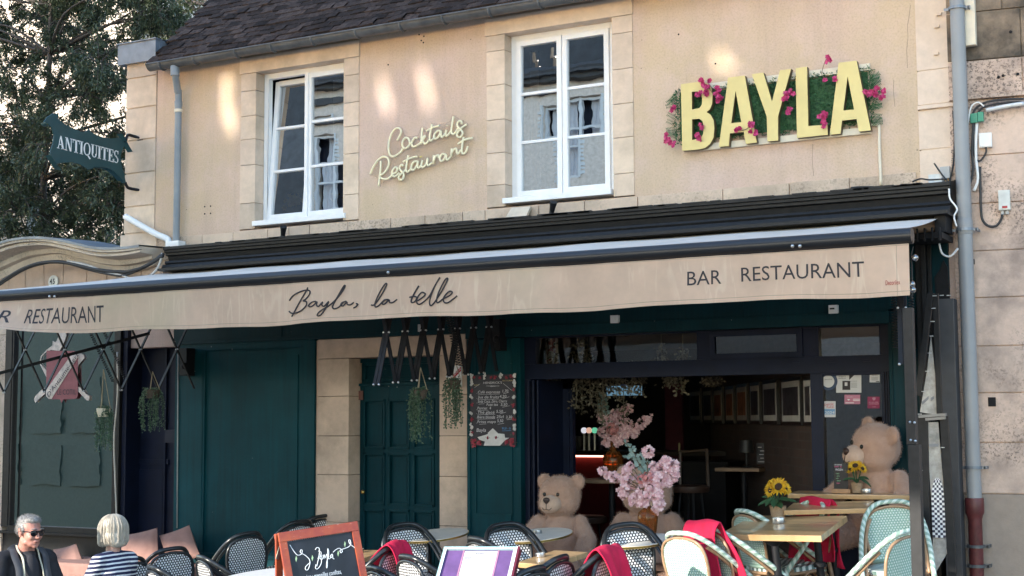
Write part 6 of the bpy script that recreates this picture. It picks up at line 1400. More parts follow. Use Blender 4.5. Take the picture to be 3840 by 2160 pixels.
pa, pb = Wm*.295, Wm*.735; mb = MB(); lp(mb, pa, f_*1.6, pb, Lm, -.0118, -.0108); mb.build('menu_sheet', plain('menu_paper', (.62, .61, .64), .6, 0, .02), ML)
mb = MB(); lp(mb, pa-.012, f_*1.2, pa-.003, Lm, -.0118, -.009); lp(mb, pb+.003, f_*1.2, pb+.012, Lm, -.0118, -.009); mb.build('ribbon', plain('mauve_ribbon', (.36, .17, .26), .5), ML)
tx = MB(); 
def lt(body, a, b, h, k=1.0): tx.text(body, lambda u, v: LP(a+u*h*k, b-v*h, -.0104), bold=.03)
lt('LA BRASSERIE', pa+.052, f_*1.6+.024, .014, .62); lt('Bayla', pa+.085, f_*1.6+.032, .005)
for k, b in enumerate((.042, .052, .059, .066, .073, .085, .095, .103, .111, .119, .13, .14)): 
    if k in (0, 5): lt('ENTRÉES' if k == 0 else 'PLATS', pa+.006, b+f_, .0045)
    else: lp(tx, pa+.006, b+f_-.0018, pa+.05+.02*((k*7) % 3), b+f_+.0022, -.0107, -.0104)
for k in range(9): lp(tx, pa+.105-.006*(k % 3), .05+f_+k*.0085, pa+.13+.006*(k % 3), .0514+f_+k*.0085, -.0107, -.0104)
for bx0 in (((pa+.085, .042+f_), (pa+.0865, .13+f_)), ((pa+.085, .042+f_), (pa+.155, .043+f_)), ((pa+.085, .129+f_), (pa+.155, .13+f_))): lp(tx, bx0[0][0], bx0[0][1], bx0[1][0], bx0[1][1], -.0107, -.0104)
tx.build('printing', plain('grey_print', (.10, .095, .11), .7), ML)
mb = MB(); zb_ = gz(cc.x, cc.y); mb.bar(LP(Wm/2, Lm*.6, -.05), (cc.x, cc.y, zb_+.02), .06, .06, ux); mb.lathe([(.2, 0), (.2, .015), (.05, .03)], (cc.x, cc.y, zb_), 20); mb.build('post', M_BLACKM, ML)
# ---------------------------------------------------------------- folding glazed windbreak at the right
XW = P(3430, 1500, -1.35).x
WB = thing('windbreak_screen', 'black framed folding windbreak with clouded clear panels at the right end', 'screen', (XW, -.7, .3))
YP = -2.8
def SP(x, y, off=0.0): return PX(x, y, XW+.10+off)
c = crop(3380, 1060, .7583)
a, b = P(*c(34, 125), YP), P(*c(60, 800), YP)
mb = MB(); mb.box((a.x-.028, YP-.03, P(*c(60, 800), YP).z), (a.x+.028, YP+.03, a.z)); mb.box((a.x-.032+.012, YP-.034, gz(a.x, YP)), (a.x+.034+.012, YP+.03, b.z-.002)); mb.build('post', M_BLACK, WB, bevel=.003)
mb = MB()
for x, y in ((43, 690), (65, 692), (47, 779), (69, 783)): q = P(*c(x, y), YP-.035); mb.ell(q, .008, None, 8, 6)
mb.build('bolt', M_STEEL, WB)
YQ = -.75
def rail(p, q, w_=.035, m=M_BLACK, n='rail', Y=YQ, Y2=None): 
    mb = MB(); mb.bar(P(*c(*p), Y), P(*c(*q), Y if Y2 is None else Y2), w_, w_, (0, 1, 0)); return mb
mb = MB()
for p, q, w_ in (((146, 50), (84, 560), .034), ((104, 665), (124, 1449), .06), ((212, 660), (255, 1449), .045), ((170, 55), (190, 655), .03), ((88, 800), (108, 1449), .03)):
    mb.bar(P(*c(*p), YQ), P(*c(*q), YQ), w_*1.3, .03, (0, 1, 0))
mb.build('rail', M_BLACK, WB, bevel=.003)
mb = MB(); mb.bar(P(*c(88, 662), YQ-.03), P(*c(222, 652), YQ-.03), .045, .02, (1, 0, 0)); mb.bar(P(*c(120, 676), YQ-.032), P(*c(220, 668), YQ-.032), .02, .02, (1, 0, 0)); mb.build('cross_rail', plain('grey_alloy', (.20, .20, .20), .4, .5), WB)
m = N('clouded_plastic'); v = m.co(); f = m.noise(v, 5, 5, .7); m.color(m.ramp(f, [(.3, (.38, .36, .33)), (.6, (.58, .55, .50)), (.8, (.70, .67, .62))])); m.set(Roughness=.25)
tr = m.n('ShaderNodeBsdfTransparent'); mx = m.n('ShaderNodeMixShader'); m.l(m.ramp(f, [(.35, .5), (.7, .9)]), mx.inputs[0]); m.l(tr.outputs[0], mx.inputs[1]); m.l(m.b.outputs[0], mx.inputs[2]); m.l(mx.outputs[0], m.out.inputs[0])
mb = MB(); mb.prism([[P(*c(*p), YQ+.005) for p in ((146, 260), (128, 430), (92, 640), (178, 655), (170, 480))]], (0, .006, 0)); mb.prism([[P(*c(*p), YQ+.005) for p in ((122, 690), (182, 690), (205, 960), (238, 1320), (160, 1449), (150, 1100))]], (0, .006, 0)); mb.build('clear_panel', m.mat, WB)
mb = MB()
for p in ([(100, 590), (135, 560), (134, 575), (104, 604)], [(136, 797), (182, 797), (183, 812), (137, 812)], [(145, 570), (160, 560), (161, 575), (146, 586)]): mb.prism([[P(*c(*q), YQ-.004) for q in p]], (0, .003, 0))
mb.build('tape', plain('grey_tape', (.20, .20, .21), .5), WB)
def mk_check():
    m = N('checker_sticker'); v = m.co('UV'); k = m.n('ShaderNodeTexChecker'); m.l(v, k.inputs[0]); k.inputs['Scale'].default_value = 1; k.inputs['Color1'].default_value = (.78, .78, .78, 1); k.inputs['Color2'].default_value = (.03, .03, .06, 1); m.color(k.outputs[0]); m.set(Roughness=.4); return m.mat
mb = MB(); A, B = P(*c(155, 1260), YQ-.006), P(*c(210, 965), YQ-.006)
mb.grid(lambda u, v: Vector((A.x+(B.x-A.x)*(.5+(u-.5)*math.sqrt(max(0.02, 1-max(0, v-.6)**2/.16))), YQ-.006, A.z+(B.z-A.z)*v)), 10, 24, lambda u, v: (u*5, v*24)); mb.build('sticker', mk_check(), WB)
for x, y in ((165, 65), (160, 127), (155, 192), (150, 264), (140, 348), (128, 438), (110, 538), (92, 650), (200, 63), (235, 63), (205, 815), (96, 928)): q = P(*c(x, y), YQ-.03); MB().box((q.x-.014, q.y-.008, q.z-.003), (q.x+.014, q.y, q.z+.003)).build('clip', M_LAMPGREY, WB)
mb = MB(); q = P(*c(225, 100), -.2); mb.box((q.x-.06, -.25, gz(-2.4, -.2)), (q.x+.06, -.12, 2.66)); mb.build('side_cover', plain('dark_grey_cover', (.05, .05, .053), .45), WB, bevel=.004)
# ---------------------------------------------------------------- ashtrays
def ashtray(px, py, h, R, H, label):
    q = PG(px, py, h) if not isinstance(px, Vector) else px; M3 = TILT.to_3x3(); o = MB(); o.lathe([(0, .0), (R*.96, 0), (R, .003), (R, H-.003), (R*.98, H), (R*.93, H), (R*.91, H*.35), (0, H*.3)], (0, 0, 0), 28, M3); o.v = [v+q for v in o.v]
    o = o.build('ashtray', M_STEEL, smooth=35); tag(o, label, 'ashtray', 'steel ashtrays')
ashtray(2921, 1962, .811, .047, .040, 'large steel ashtray on the joined oak tables before the sunflower pot')
ashtray(P(3251, 1849, -.42), 0, .861, .040, .030, 'steel ashtray on the long oak table beside the small sunflower pot')
ashtray(2027, 2088, .751, .036, .028, 'steel ashtray on the square oak table')
ashtray(2017, 2001, .751, .034, .028, 'steel ashtray on the round table before the left bear')
ashtray(1350, 2072, .751, .034, .030, 'steel ashtray on the oak table behind the chalkboard')
# ---------------------------------------------------------------- sunflower pots
def mk_basket():
    m = N('woven_straw'); v = m.co('UV'); w_ = m.n('ShaderNodeTexWave', wave_type='BANDS', bands_direction='Y'); m.l(v, w_.inputs[0]); w_.inputs['Scale'].default_value = 3.2; w_.inputs['Distortion'].default_value = 2.5; w_.inputs['Detail Scale'].default_value = 6
    f = m.noise(v, 30, 4); c_ = m.mix(m.ramp(w_.outputs['Fac'], [(.2, 0), (.7, 1)]), (.20, .115, .06), (.52, .36, .22)); m.color(m.mix(m.ramp(f, [(.4, 0), (.8, .5)]), c_, (.62, .45, .30))); m.set(Roughness=.85); m.bump(w_.outputs['Fac'], .7, .006); return m.mat
M_BASK = mk_basket(); M_PET = leafmat('sunflower_petal', (.62, .33, .012), (.85, .56, .03), .6); M_SEED = plain('seed_head', (.045, .022, .010), .9, 0, .4, 60, .5); M_SLEAF = leafmat('sunflower_leaf', (.025, .075, .03), (.06, .15, .06), .55)
def sunflowers(px, py, h, R, H, heads, leaves, label, seed):
    q = PG(px, py, h) if not isinstance(px, Vector) else px; T = thing('sunflower_pot', label, 'potted flowers', tuple(q), 'sunflower pots'); r = random.Random(seed)
    mb = MB(); mb.grid(lambda u, v: q+Vector((math.cos(2*math.pi*u)*(R*(.80+.2*v)), math.sin(2*math.pi*u)*(R*(.80+.2*v)), H*v)), 32, 8, lambda u, v: (u*2, v)); mb.lathe([(R*.97, H), (R*1.0, H+.004), (R*.92, H), (R*.85, H*.8), (0, H*.8)], q, 32); mb.build('pot', M_BASK, T, smooth=True)
    st = MB(); pt = MB(); sd = MB(); lf = MB()
    for hx, hy, hz, fr, nx, ny, nz in heads:
        p = q+Vector((hx, hy, hz)); n = Vector((nx, ny, nz)).normalized(); a = n.orthogonal().normalized(); b = n.cross(a)
        st.tube(smoothpath([q+Vector((hx*.15, hy*.15, H*.8)), q+Vector((hx*.5, hy*.5, (hz+H)/2)), p-n*.01], 4), .004, 6)
        sd.ell(p+n*.002, (fr*.36, fr*.36, fr*.16), Matrix((a, b, n)).transposed(), 16, 8)
        for ring in range(3):
            for k in range(17):
                t = 2*math.pi*(k+ring*.33)/17+r.gauss(0, .06); d = (a*math.cos(t)+b*math.sin(t)); dd = (d+n*(.10+.22*ring+r.gauss(0, .1))).normalized(); L = fr*r.uniform(.6, .78)*(1-.1*ring); pt.leaf(p+d*fr*.30, dd, n, L, L*.36, .2)
    for lx, ly, lz, dx, dy, dz, L in leaves:
        p = q+Vector((lx, ly, lz)); d = Vector((dx, dy, dz)).normalized(); nn = Vector((0, -.4, 1)); x = d.cross(nn).normalized(); n2 = x.cross(d)
        def fn(u, v, p=p, d=d, x=x, n2=n2, L=L): 
            w_ = L*.30*math.sin(math.pi*min(1, v*.95+.05))**.8*(1-.25*v); return p+d*(L*v)+x*((2*u-1)*w_)+n2*(-.25*L*v*v+.10*L*abs(2*u-1))
        lf.grid(fn, 6, 8)
        st.tube([q+Vector((0, 0, H*.8)), p], .003, 5)
    st.build('stem', M_SLEAF, T, smooth=True); lf.build('leaf', M_SLEAF, T, smooth=True); pt.build('petals', M_PET, T); sd.build('seed_head', M_SEED, T, smooth=True)
k_ = 1.0
sunflowers(2918, 1940, .811, .062, .082, [(.015, -.02, .225, .082, -.05, -.9, .45), (-.055, .01, .235, .07, -.6, -.4, .6), (-.045, -.03, .20, .062, -.5, -.8, .1), (-.03, .03, .262, .06, -.2, -.2, 1), (.05, .03, .21, .06, .7, -.3, .3)],
  [(-.01, -.02, .12, -.7, -.3, -.05, .13), (.02, -.03, .13, .7, -.4, .1, .11), (.0, -.05, .13, .1, -.8, -.35, .10), (-.02, -.03, .14, -.3, -.6, -.3, .10), (.03, 0, .12, .9, .1, .1, .11), (-.03, .0, .13, -.8, .2, .25, .11), (.01, -.03, .10, .45, -.7, -.1, .10)], 'larger yellow sunflower pot on the joined oak tables', 1)
sunflowers(P(3214, 1848, -.42), 0, .861, .045, .075, [(-.005, -.01, .205, .062, .05, -.75, .65), (-.04, -.01, .18, .058, -.2, -.6, .75), (-.05, .02, .21, .05, -.7, -.3, .4), (.045, 0, .185, .05, .8, -.4, .5)], [(-.01, -.02, .10, -.6, -.4, .1, .09), (.02, -.02, .11, .8, -.3, .1, .09), (.0, -.03, .10, .3, -.8, -.1, .08), (.02, 0, .10, .7, .2, -.3, .10)], 'small sunflower pot on the long oak table by the glass door', 2)
# black card holder
q = P(3155, 1850, -.45); T = thing('menu_card_stand', 'small black chalk menu card on a wooden foot beside the sunflower pot', 'menu card', tuple(q)); a, b = P(3126, 1737, q.y), P(3181, 1833, q.y)
MB().box((P(3122, 1833, q.y).x, q.y-.03, q.z), (P(3190, 1833, q.y).x, q.y+.03, q.z+.034)).build('foot', plain('light_wood_foot', (.36, .20, .10), .5, 0, .15, 30), T, bevel=.003); MB().box((a.x, q.y-.004, q.z+.0345), (b.x, q.y+.004, a.z)).build('card', M_FRAME, T)
W_c = b.x-a.x; tx = MB(); tx2 = MB(); tx3 = MB()
def ct(t_, body, u0, z0, h, k=.8): t_.text(body, lambda u, v: Vector((a.x+u0+u*h*k, q.y-.0048, a.z-z0+v*h)))
ct(tx, 'CAFE GOURMAND', .006, .016, .0085, .62); ct(tx2, 'HAPPY  9€', .008, .032, .011); ct(tx, 'FROZEN', .016, .055, .014, .8); 
for i in range(5): ct(tx3 if i != 4 else tx2, ['mojito', 'spritz', 'mule', 'daïquiri', 'sangria'][i], .018+.006*(i % 2), .082+.018*i, .009)
tx.build('white_chalk', M_CHALK, T); tx2.build('pink_chalk', plain('pink_chalk', (.75, .12, .30), .8), T); tx3.build('green_chalk', plain('green_chalk2', (.30, .65, .35), .8), T)
# ---------------------------------------------------------------- amber vases of pink flowers
mA = N('amber_glass'); mA.b.inputs['Base Color'].default_value = (.62, .27, .08, 1); mA.set(Roughness=.05); mA.b.inputs['Transmission Weight'].default_value = .88; mA.b.inputs['IOR'].default_value = 1.3
M_PINKF = leafmat('pale_pink_petal', (.66, .35, .38), (.90, .68, .68), .6); M_PINKC = leafmat('coral_petal', (.62, .22, .22), (.75, .38, .36), .6); M_EUC = leafmat('eucalyptus', (.16, .25, .22), (.30, .40, .36), .6)
def vase(base, s, sprays, coral, leaves, label, seed):
    q = Vector(base); T = thing('flower_vase', label, 'vase of flowers', tuple(q), 'amber vases with pink flowers'); r = random.Random(seed)
    pr = [(0, 0), (.055, 0), (.062, .01), (.074, .10), (.077, .14), (.070, .17), (.045, .195), (.022, .212), (.018, .24), (.018, .285), (.021, .29), (.021, .30), (.015, .30), (.014, .24), (.04, .19), (.066, .16), (.07, .12), (.055, .015), (0, .01)]
    MB().lathe([(a*s, b*s) for a, b in pr], q, 28).build('bottle', mA.mat, T, smooth=50)
    fl, co, lv, st = MB(), MB(), MB(), MB(); top = q+Vector((0, 0, .28*s))
    for c0, R, n in sprays:
        c0 = Vector(c0); st.tube(smoothpath([q+Vector((0, 0, .03)), top, top.lerp(c0, .6)+Vector((0, 0, .03)), c0], 4), .003, 5)
        for _ in range(n):
            d = Vector((r.gauss(0, 1), r.gauss(0, 1), r.gauss(0, 1))).normalized(); p = c0+d*R*r.uniform(.35, 1)**.6; blossom(fl, p, .025, (d+Vector((0, -.8, .2))), r); 
    for c0, R, n in coral:
        for _ in range(n): d = Vector((r.gauss(0, 1), -abs(r.gauss(.6, .6)), r.gauss(0, 1))).normalized(); blossom(co, Vector(c0)+d*R, .018, d, r, 6)
    for path, n in leaves:
        pp = smoothpath([Vector(p) for p in path], 5); st.tube(pp, .0025, 5)
        for k in range(n):
            p = pp[int(k/n*(len(pp)-1))]; sd_ = 1 if k % 2 else -1; d = Vector((sd_*r.uniform(.5, 1), r.gauss(0, .4), r.uniform(0, .8))).normalized(); lv.leaf(p, d, (0, -1, r.gauss(.2, .3)), .045, .036, .1)
    st.build('stem', plain('brown_stem_%d' % seed, (.14, .10, .06), .8), T, smooth=True); fl.build('pink_blossom', M_PINKF, T)
    if co.v: co.build('coral_blossom', M_PINKC, T)
    if lv.v: lv.build('eucalyptus', M_EUC, T)
c = crop(2200, 1500, .3865)
qv = PG(2430, 2008, .751); Y1 = qv.y
def v1(x, y, dy=0.0): return P(*c(x, y), Y1+dy)
vase(qv, 1.0, [(v1(390, 680), .035, 16), (v1(370, 760, -.02), .04, 16), (v1(150, 690), .03, 14), (v1(205, 715), .03, 12), (v1(265, 750), .04, 14), (v1(375, 840), .045, 22), (v1(350, 900, .02), .045, 22), (v1(450, 800, .03), .05, 20), (v1(480, 960), .05, 26), (v1(450, 1000), .03, 14), (v1(560, 900, -.03), .07, 46), (v1(640, 850, -.04), .06, 40), (v1(700, 760, -.02), .07, 50), (v1(760, 680), .06, 44), (v1(820, 650, .02), .055, 36), (v1(770, 600, .02), .04, 24), (v1(830, 720, .02), .05, 30), (v1(780, 800), .035, 20), (v1(660, 660, .02), .05, 30), (v1(600, 780, -.05), .05, 26), (v1(670, 920, -.03), .055, 34), (v1(550, 990, -.02), .05, 26), (v1(690, 1010, -.02), .045, 24), (v1(660, 1075), .028, 14), (v1(700, 1040), .025, 10), (v1(595, 500), .04, 18), (v1(425, 640), .02, 8)],
     [(v1(600, 750, -.06), .035, 26), (v1(540, 770, -.06), .03, 16)], [([v1(560, 780), v1(510, 640), v1(450, 500), v1(350, 400)], 22), ([v1(560, 700), v1(500, 600), v1(430, 560), v1(360, 540)], 14), ([v1(590, 700), v1(580, 600), v1(545, 520)], 12)], 'amber bottle vase with pale pink flowers on the round pale table', 3)
qz = Vector((P(2300, 1795, 1.0).x, 1.0, z1i+.001)); Y2 = 1.0
def v2(x, y, dy=0.0): return P(*c(x, y), Y2+dy)
vase(qz, 1.28, [(v2(385, 105), .06, 36), (v2(425, 80), .03, 12), (v2(590, 180), .045, 20), (v2(520, 240), .045, 20), (v2(445, 320), .06, 34), (v2(280, 150, .03), .06, 36), (v2(150, 180), .05, 26), (v2(210, 210), .06, 36), (v2(330, 240), .07, 44), (v2(160, 300), .06, 36), (v2(230, 370), .06, 36), (v2(300, 390), .06, 36), (v2(360, 340), .06, 34), (v2(190, 410), .04, 20), (v2(270, 280, -.04), .07, 46), (v2(390, 230), .05, 24)],
     [(v2(255, 280, -.09), .05, 34)], [([v2(240, 250), v2(190, 120), v2(170, 10), v2(150, -60)], 40), ([v2(220, 250), v2(150, 120), v2(130, 0)], 26)], 'amber bottle vase with pink flowers on the high table inside the bar', 4)
# ---------------------------------------------------------------- trailing plants hanging under the awning
M_TRAIL = leafmat('trailing_leaf', (.05, .085, .055), (.13, .20, .125), .5)
def hanging(px, pyt, pxw, pyb, Y, pyc, label, seed, pot=False):
    r = random.Random(seed); t, b = P(px, pyt, Y), P(px, pyb, Y); w_ = abs(P(px+pxw/2, pyt, Y).x-P(px-pxw/2, pyt, Y).x); hook = P(px, pyc, Y); T = thing('hanging_plant', label, 'hanging plant', tuple(b), 'trailing plants hanging under the awning'); H = t.z-b.z
    co = MB()
    for a in (-1, 0, 1): co.tube([hook, t+Vector((a*w_*.25, (abs(a)-.5)*w_*.3, 0))], .0035, 5)
    co.build('cord', plain('jute_cord_%d' % seed, (.36, .29, .19), .9), T)
    mb = MB(); mb.lathe([(0, -.07), (w_*.22, -.07), (w_*.30, .005), (w_*.27, .01), (0, -.005)], t+Vector((0, 0, -.0)), 16); mb.build('pot', M_CREAM if pot else plain('brown_pot_%d' % seed, (.08, .06, .045), .8), T, smooth=40)
    lf = MB(); stx = MB()
    for k in range(26):
        a = r.uniform(0, 2*math.pi); rr_ = w_*.40*math.sqrt(r.random()); L = H*r.uniform(.7, 1.0); x, y = rr_*math.cos(a), rr_*math.sin(a); p0 = t+Vector((x*.7, y*.7, .02)); pts = smoothpath([p0, t+Vector((x*1.15, y*1.15, -.06)), t+Vector((x*1.2+r.gauss(0, .01), y*1.2, -L*.5)), t+Vector((x*1.15+r.gauss(0, .015), y*1.1, -L))], 8); stx.tube(pts, .0018, 3, cap=False)
        n = int(L/.011)
        for j in range(n):
            p = pts[min(len(pts)-1, int(j/n*len(pts)))]+Vector((r.gauss(0, .006), r.gauss(0, .006), r.gauss(0, .008))); lf.leaf(p, (r.gauss(0, 1), r.gauss(-.3, .8), r.gauss(-.5, .5)), (0, -1, .4), r.uniform(.016, .026), r.uniform(.012, .018))
    stx.build('strand', M_SLEAF, T); lf.build('leaves', M_TRAIL, T); return T
hanging(572, 1466, 74, 1622, -.95, 1393, 'trailing green plant hanging in front of the dark recess, second from left', 1)
hanging(388, 1535, 66, 1695, -1.3, 1385, 'trailing plant in a cream pot hanging before the antique shop window, leftmost', 2, True)
hanging(1577, 1466, 74, 1664, -1.15, 1378, 'trailing green plant hanging in front of the panelled door', 3)
hanging(1704, 1430, 72, 1608, -.7, 1340, 'trailing plant hanging over the licence plate on the door jamb', 4)
# ---------------------------------------------------------------- boards and stickers
c = crop(1720, 1360, .2347); Yb = -.062
A, B = P(*c(185, 200), Yb), P(*c(915, 1330), Yb); BD = thing('drinks_board', 'black drinks price board bordered with red roses on the teal pilaster', 'menu board', ((A.x+B.x)/2, Yb, B.z))
MB().box((A.x, Yb, B.z), (B.x, -.052, A.z)).build('board', plain('board_black', (.018, .016, .024), .5, 0, .2, 8), BD)
def bp(x, y, o=.0): return P(*c(x, y), Yb-.001-o)
tx, tb = MB(), MB()
def bt(t_, body, x, y, x1, hpx, it=.15, sl=0.0):
    p = bp(x, y, .0015); q2 = bp(x1, y-sl, .0015); wd = gwidth(body); kx = (q2.x-p.x)/wd; h = p.z-bp(x, y+hpx, 0).z
    t_.text(body, lambda u, v: Vector((p.x+u*kx+v*it*h, p.y, p.z+v*h+u*kx*.0)))
bt(tx, "HENDRICK'S", 396, 340, 690, 36, 0); bt(tx, '· GIN ·', 480, 388, 610, 22, 0)
for body, x, y, x1 in (('Café expresso', 305, 492, 660), ('1,70', 700, 475, 790), ('Jus de fruits', 305, 572, 640), ('4,20', 650, 560, 760), ('Soda Coca, Zéro, Cherry', 305, 640, 770), ('Fuze tea', 445, 690, 625), ('3,50', 670, 690, 775), ('Perrier  4', 300, 748, 515), ('Thé glacé', 300, 815, 570), ('5,50', 600, 800, 705), ('Bière blonde', 298, 890, 580), ('25cl', 605, 885, 715), ('3,30', 755, 890, 850), ('Frites mayo', 300, 965, 590), ('5,50', 615, 950, 708), ('Bayla', 285, 1105, 435)): bt(tx, body, x, y, x1, 46 if body != 'Bayla' else 60)
for x, y in ((292, 492), (292, 572), (292, 645), (288, 752), (290, 815), (280, 885), (285, 965)): p = bp(x, y, .001); tx.box((p.x-.002, p.y, p.z-.002), (p.x+.002, p.y+.001, p.z+.002))
for a, b, e, f in ((310, 512, 655, 500), (715, 495, 800, 475), (310, 592, 640, 580), (700, 575, 810, 545), (320, 663, 410, 655), (700, 712, 815, 688), (305, 762, 470, 758), (655, 818, 755, 790), (300, 832, 580, 824), (300, 905, 580, 893), (768, 912, 860, 900), (330, 985, 440, 978), (625, 985, 725, 967), (255, 398, 340, 338), (710, 330, 850, 445), (440, 372, 650, 372)): tx.tube([bp(a, b, .001), bp(e, f, .001)], .0013, 4)
bt(tb, '9h30 - 1h', 690, 1070, 830, 40); tb.tube([bp(695, 1090, .001), bp(835, 1085, .001)], .0015, 4)
tx.build('writing', plain('white_marker', (.62, .60, .62), .7), BD); tb.build('hours', plain('blue_marker', (.10, .32, .62), .7), BD)
tx = MB(); bt(tx, 'BAR', 245, 370, 320, 26, .3, 40); bt(tx, 'RESTAURANT', 700, 300, 885, 24); tx.build('gold_writing', plain('gold_marker', (.42, .34, .16), .7), BD)
ro_, le_, wh_ = MB(), MB(), MB(); r = random.Random(4)
for x, y, R in [(250, 235, 28), (335, 240, 28), (520, 235, 28), (580, 240, 28), (760, 235, 28), (830, 225, 28), (870, 230, 20), (215, 450, 30), (215, 670, 30), (215, 900, 36), (880, 440, 28), (870, 670, 32), (880, 900, 34), (215, 1120, 28), (880, 1130, 24), (235, 1240, 52), (240, 1295, 44), (330, 1270, 46), (760, 1275, 46), (850, 1250, 52), (850, 1300, 40), (470, 1200, 26), (600, 1200, 26)]:
    p = bp(x, y, .001); s = R*.2347/5400*12.3*1.1
    for _ in range(7): blossom(ro_, p+Vector((r.gauss(0, s*.35), r.gauss(0, .0006)-.0008, r.gauss(0, s*.35))), s*.6, (r.gauss(0, .15), -1, r.gauss(0, .15)), r)
    for _ in range(4): le_.leaf(p+Vector((r.gauss(0, s*.8), -.0005, r.gauss(0, s*.8))), (r.gauss(0, 1), -.02, r.gauss(0, 1)), (0, -1, 0), s*.8, s*.35, .02)
for x, y in [(205, 330), (205, 300), (200, 550), (200, 800), (200, 1010), (895, 300), (893, 340), (893, 550), (895, 780), (893, 1000), (895, 220), (210, 225), (420, 215), (670, 220), (200, 1150), (895, 1060)]:
    p = bp(x, y, .0005); 
    for _ in range(6): blossom(wh_, p+Vector((r.gauss(0, .006), -.0003, r.gauss(0, .012))), .014, (r.gauss(0, .1), -1, r.gauss(0, .1)), r)
wh_.prism([[bp(x, y, .0003) for x, y in ((300, 1190), (440, 1150), (470, 1135), (620, 1130), (730, 1140), (740, 1200), (810, 1200), (730, 1250), (660, 1325), (400, 1325), (420, 1260), (330, 1230))]], (0, .0006, 0)); wh_.prism([[bp(x, y, .0016) for x, y in ((545, 1048), (625, 1125), (545, 1212), (462, 1125))]], (0, .0005, 0))
ro_.build('rose', plain('rose_print', (.28, .03, .05), .6, 0, .4, 90), BD); le_.build('leaf', plain('leaf_print', (.04, .07, .035), .6), BD); wh_.build('white_flower', plain('white_print', (.60, .58, .56), .6), BD)
tx = MB(); bt(tx, "HENDRICK'S", 480, 1135, 610, 22, 0); tx.build('print', M_INK, BD)
# licence plate on the door jamb
Yl = -.025; a, b = P(1681, 1371, Yl), P(1729, 1450, Yl); LC = MB().box((a.x, Yl, b.z), (b.x, -.003, a.z)).build('licence_plate', M_WHITE); tag(LC, 'white enamel licence IV plate with red diagonal band on the door jamb', 'plate')
MB().prism([[P(x, y, Yl-.0015) for x, y in ((1683, 1422), (1728, 1374), (1729, 1390), (1700, 1422))]], (0, .001, 0)).build('band', plain('red_enamel', (.45, .02, .03), .4), LC)
tx = MB(); p = P(1686, 1391, Yl-.002); tx.text('IV', lambda u, v: Vector((p.x+u*.028, p.y, p.z+v*.028))); tx.build('numeral', M_INK, LC)
tx = MB(); p = P(1692, 1421, Yl-.003); e = (P(1728, 1383, Yl)-P(1692, 1421, Yl)); e.y = 0; L = e.length; e.normalize(); f2 = Vector((-e.z, 0, e.x)); wd = gwidth('LICENCE'); tx.text('LICENCE', lambda u, v: p+e*(u*L/wd)+f2*((v-.1)*.02)+Vector((0, 0, 0))); tx.build('lettering', M_WHITE, LC)
# posters and stickers on the glass door
c = crop(3040, 1360, .29); Yg = yb+.034
def gp(x, y, o=0.0): return P(*c(x, y), Yg-o)
def sticker(name, x0, y0, x1, y1, m, label, cat): 
    o = MB().prism([[gp(x0, y0), gp(x1, y0), gp(x1, y1), gp(x0, y1)]], (0, .002, 0)).build(name, m); tag(o, label, cat, 'notices on the glass door'); return o
def rct(mb, x0, y0, x1, y1, o=.001): mb.prism([[gp(x0, y0, o), gp(x1, y0, o), gp(x1, y1, o), gp(x0, y1, o)]], (0, .0006, 0))
def gt(mb, body, x0, y0, x1, h, o=.0012): p, e = gp(x0, y0, o), gp(x1, y0, o); hh = gp(x0, y0-h).z-p.z; wd = gwidth(body); mb.text(body, lambda u, v: Vector((p.x+u*(e.x-p.x)/wd, p.y, p.z+v*hh)))
M_PP = plain('printer_paper', (.62, .61, .60), .7, 0, .03)
o = sticker('poster', 330, 88, 655, 388, M_PP, 'large white black and white poster on the glass door', 'poster'); mb = MB()
for i, t_ in enumerate(('THE LES', 'MUSIC &', 'BENEDETTE', 'BAYEUX')): gt(mb, t_, 362, 140+24*i, 455, 17)
rct(mb, 410, 235, 512, 352); rct(mb, 498, 132, 592, 222)
for i in range(5): rct(mb, 520, 262+14*i, 600, 265+14*i)
gt(mb, 'BIENVENUE', 500, 245, 600, 10); mb.build('print', M_INK, o); mb = MB(); rct(mb, 440, 255, 475, 300, .0018); mb.prism([[gp(592, 132, .0018), gp(592, 222, .0018), gp(500, 222, .0018)]], (0, .0004, 0)); mb.build('print_light', M_PP, o)
o = sticker('notice', 762, 85, 893, 255, M_PP, 'small white notice with a black triangle on the glass door', 'notice'); mb = MB(); mb.prism([[gp(790, 148, .001), gp(828, 102, .001), gp(862, 148, .001)]], (0, .0006, 0)); gt(mb, 'Bienvenue', 792, 170, 866, 12)
for i in range(4): rct(mb, 785, 188+12*i, 868, 191+12*i)
rct(mb, 845, 240, 888, 250); mb.build('print', M_INK, o)
o = sticker('gift_sticker', 437, 415, 640, 536, plain('rose_card', (.50, .19, .26), .6), 'pink card sticker below the large poster on the glass door', 'sticker'); mb = MB(); rct(mb, 548, 468, 636, 476); rct(mb, 548, 486, 636, 494); rct(mb, 450, 515, 560, 524); mb.prism([[gp(470, 472, .001), gp(512, 472, .001), gp(492, 492, .001)]], (0, .0006, 0)); gt(mb, 'Carte cadeau', 470, 448, 550, 10); mb.build('print', M_WHITE, o)
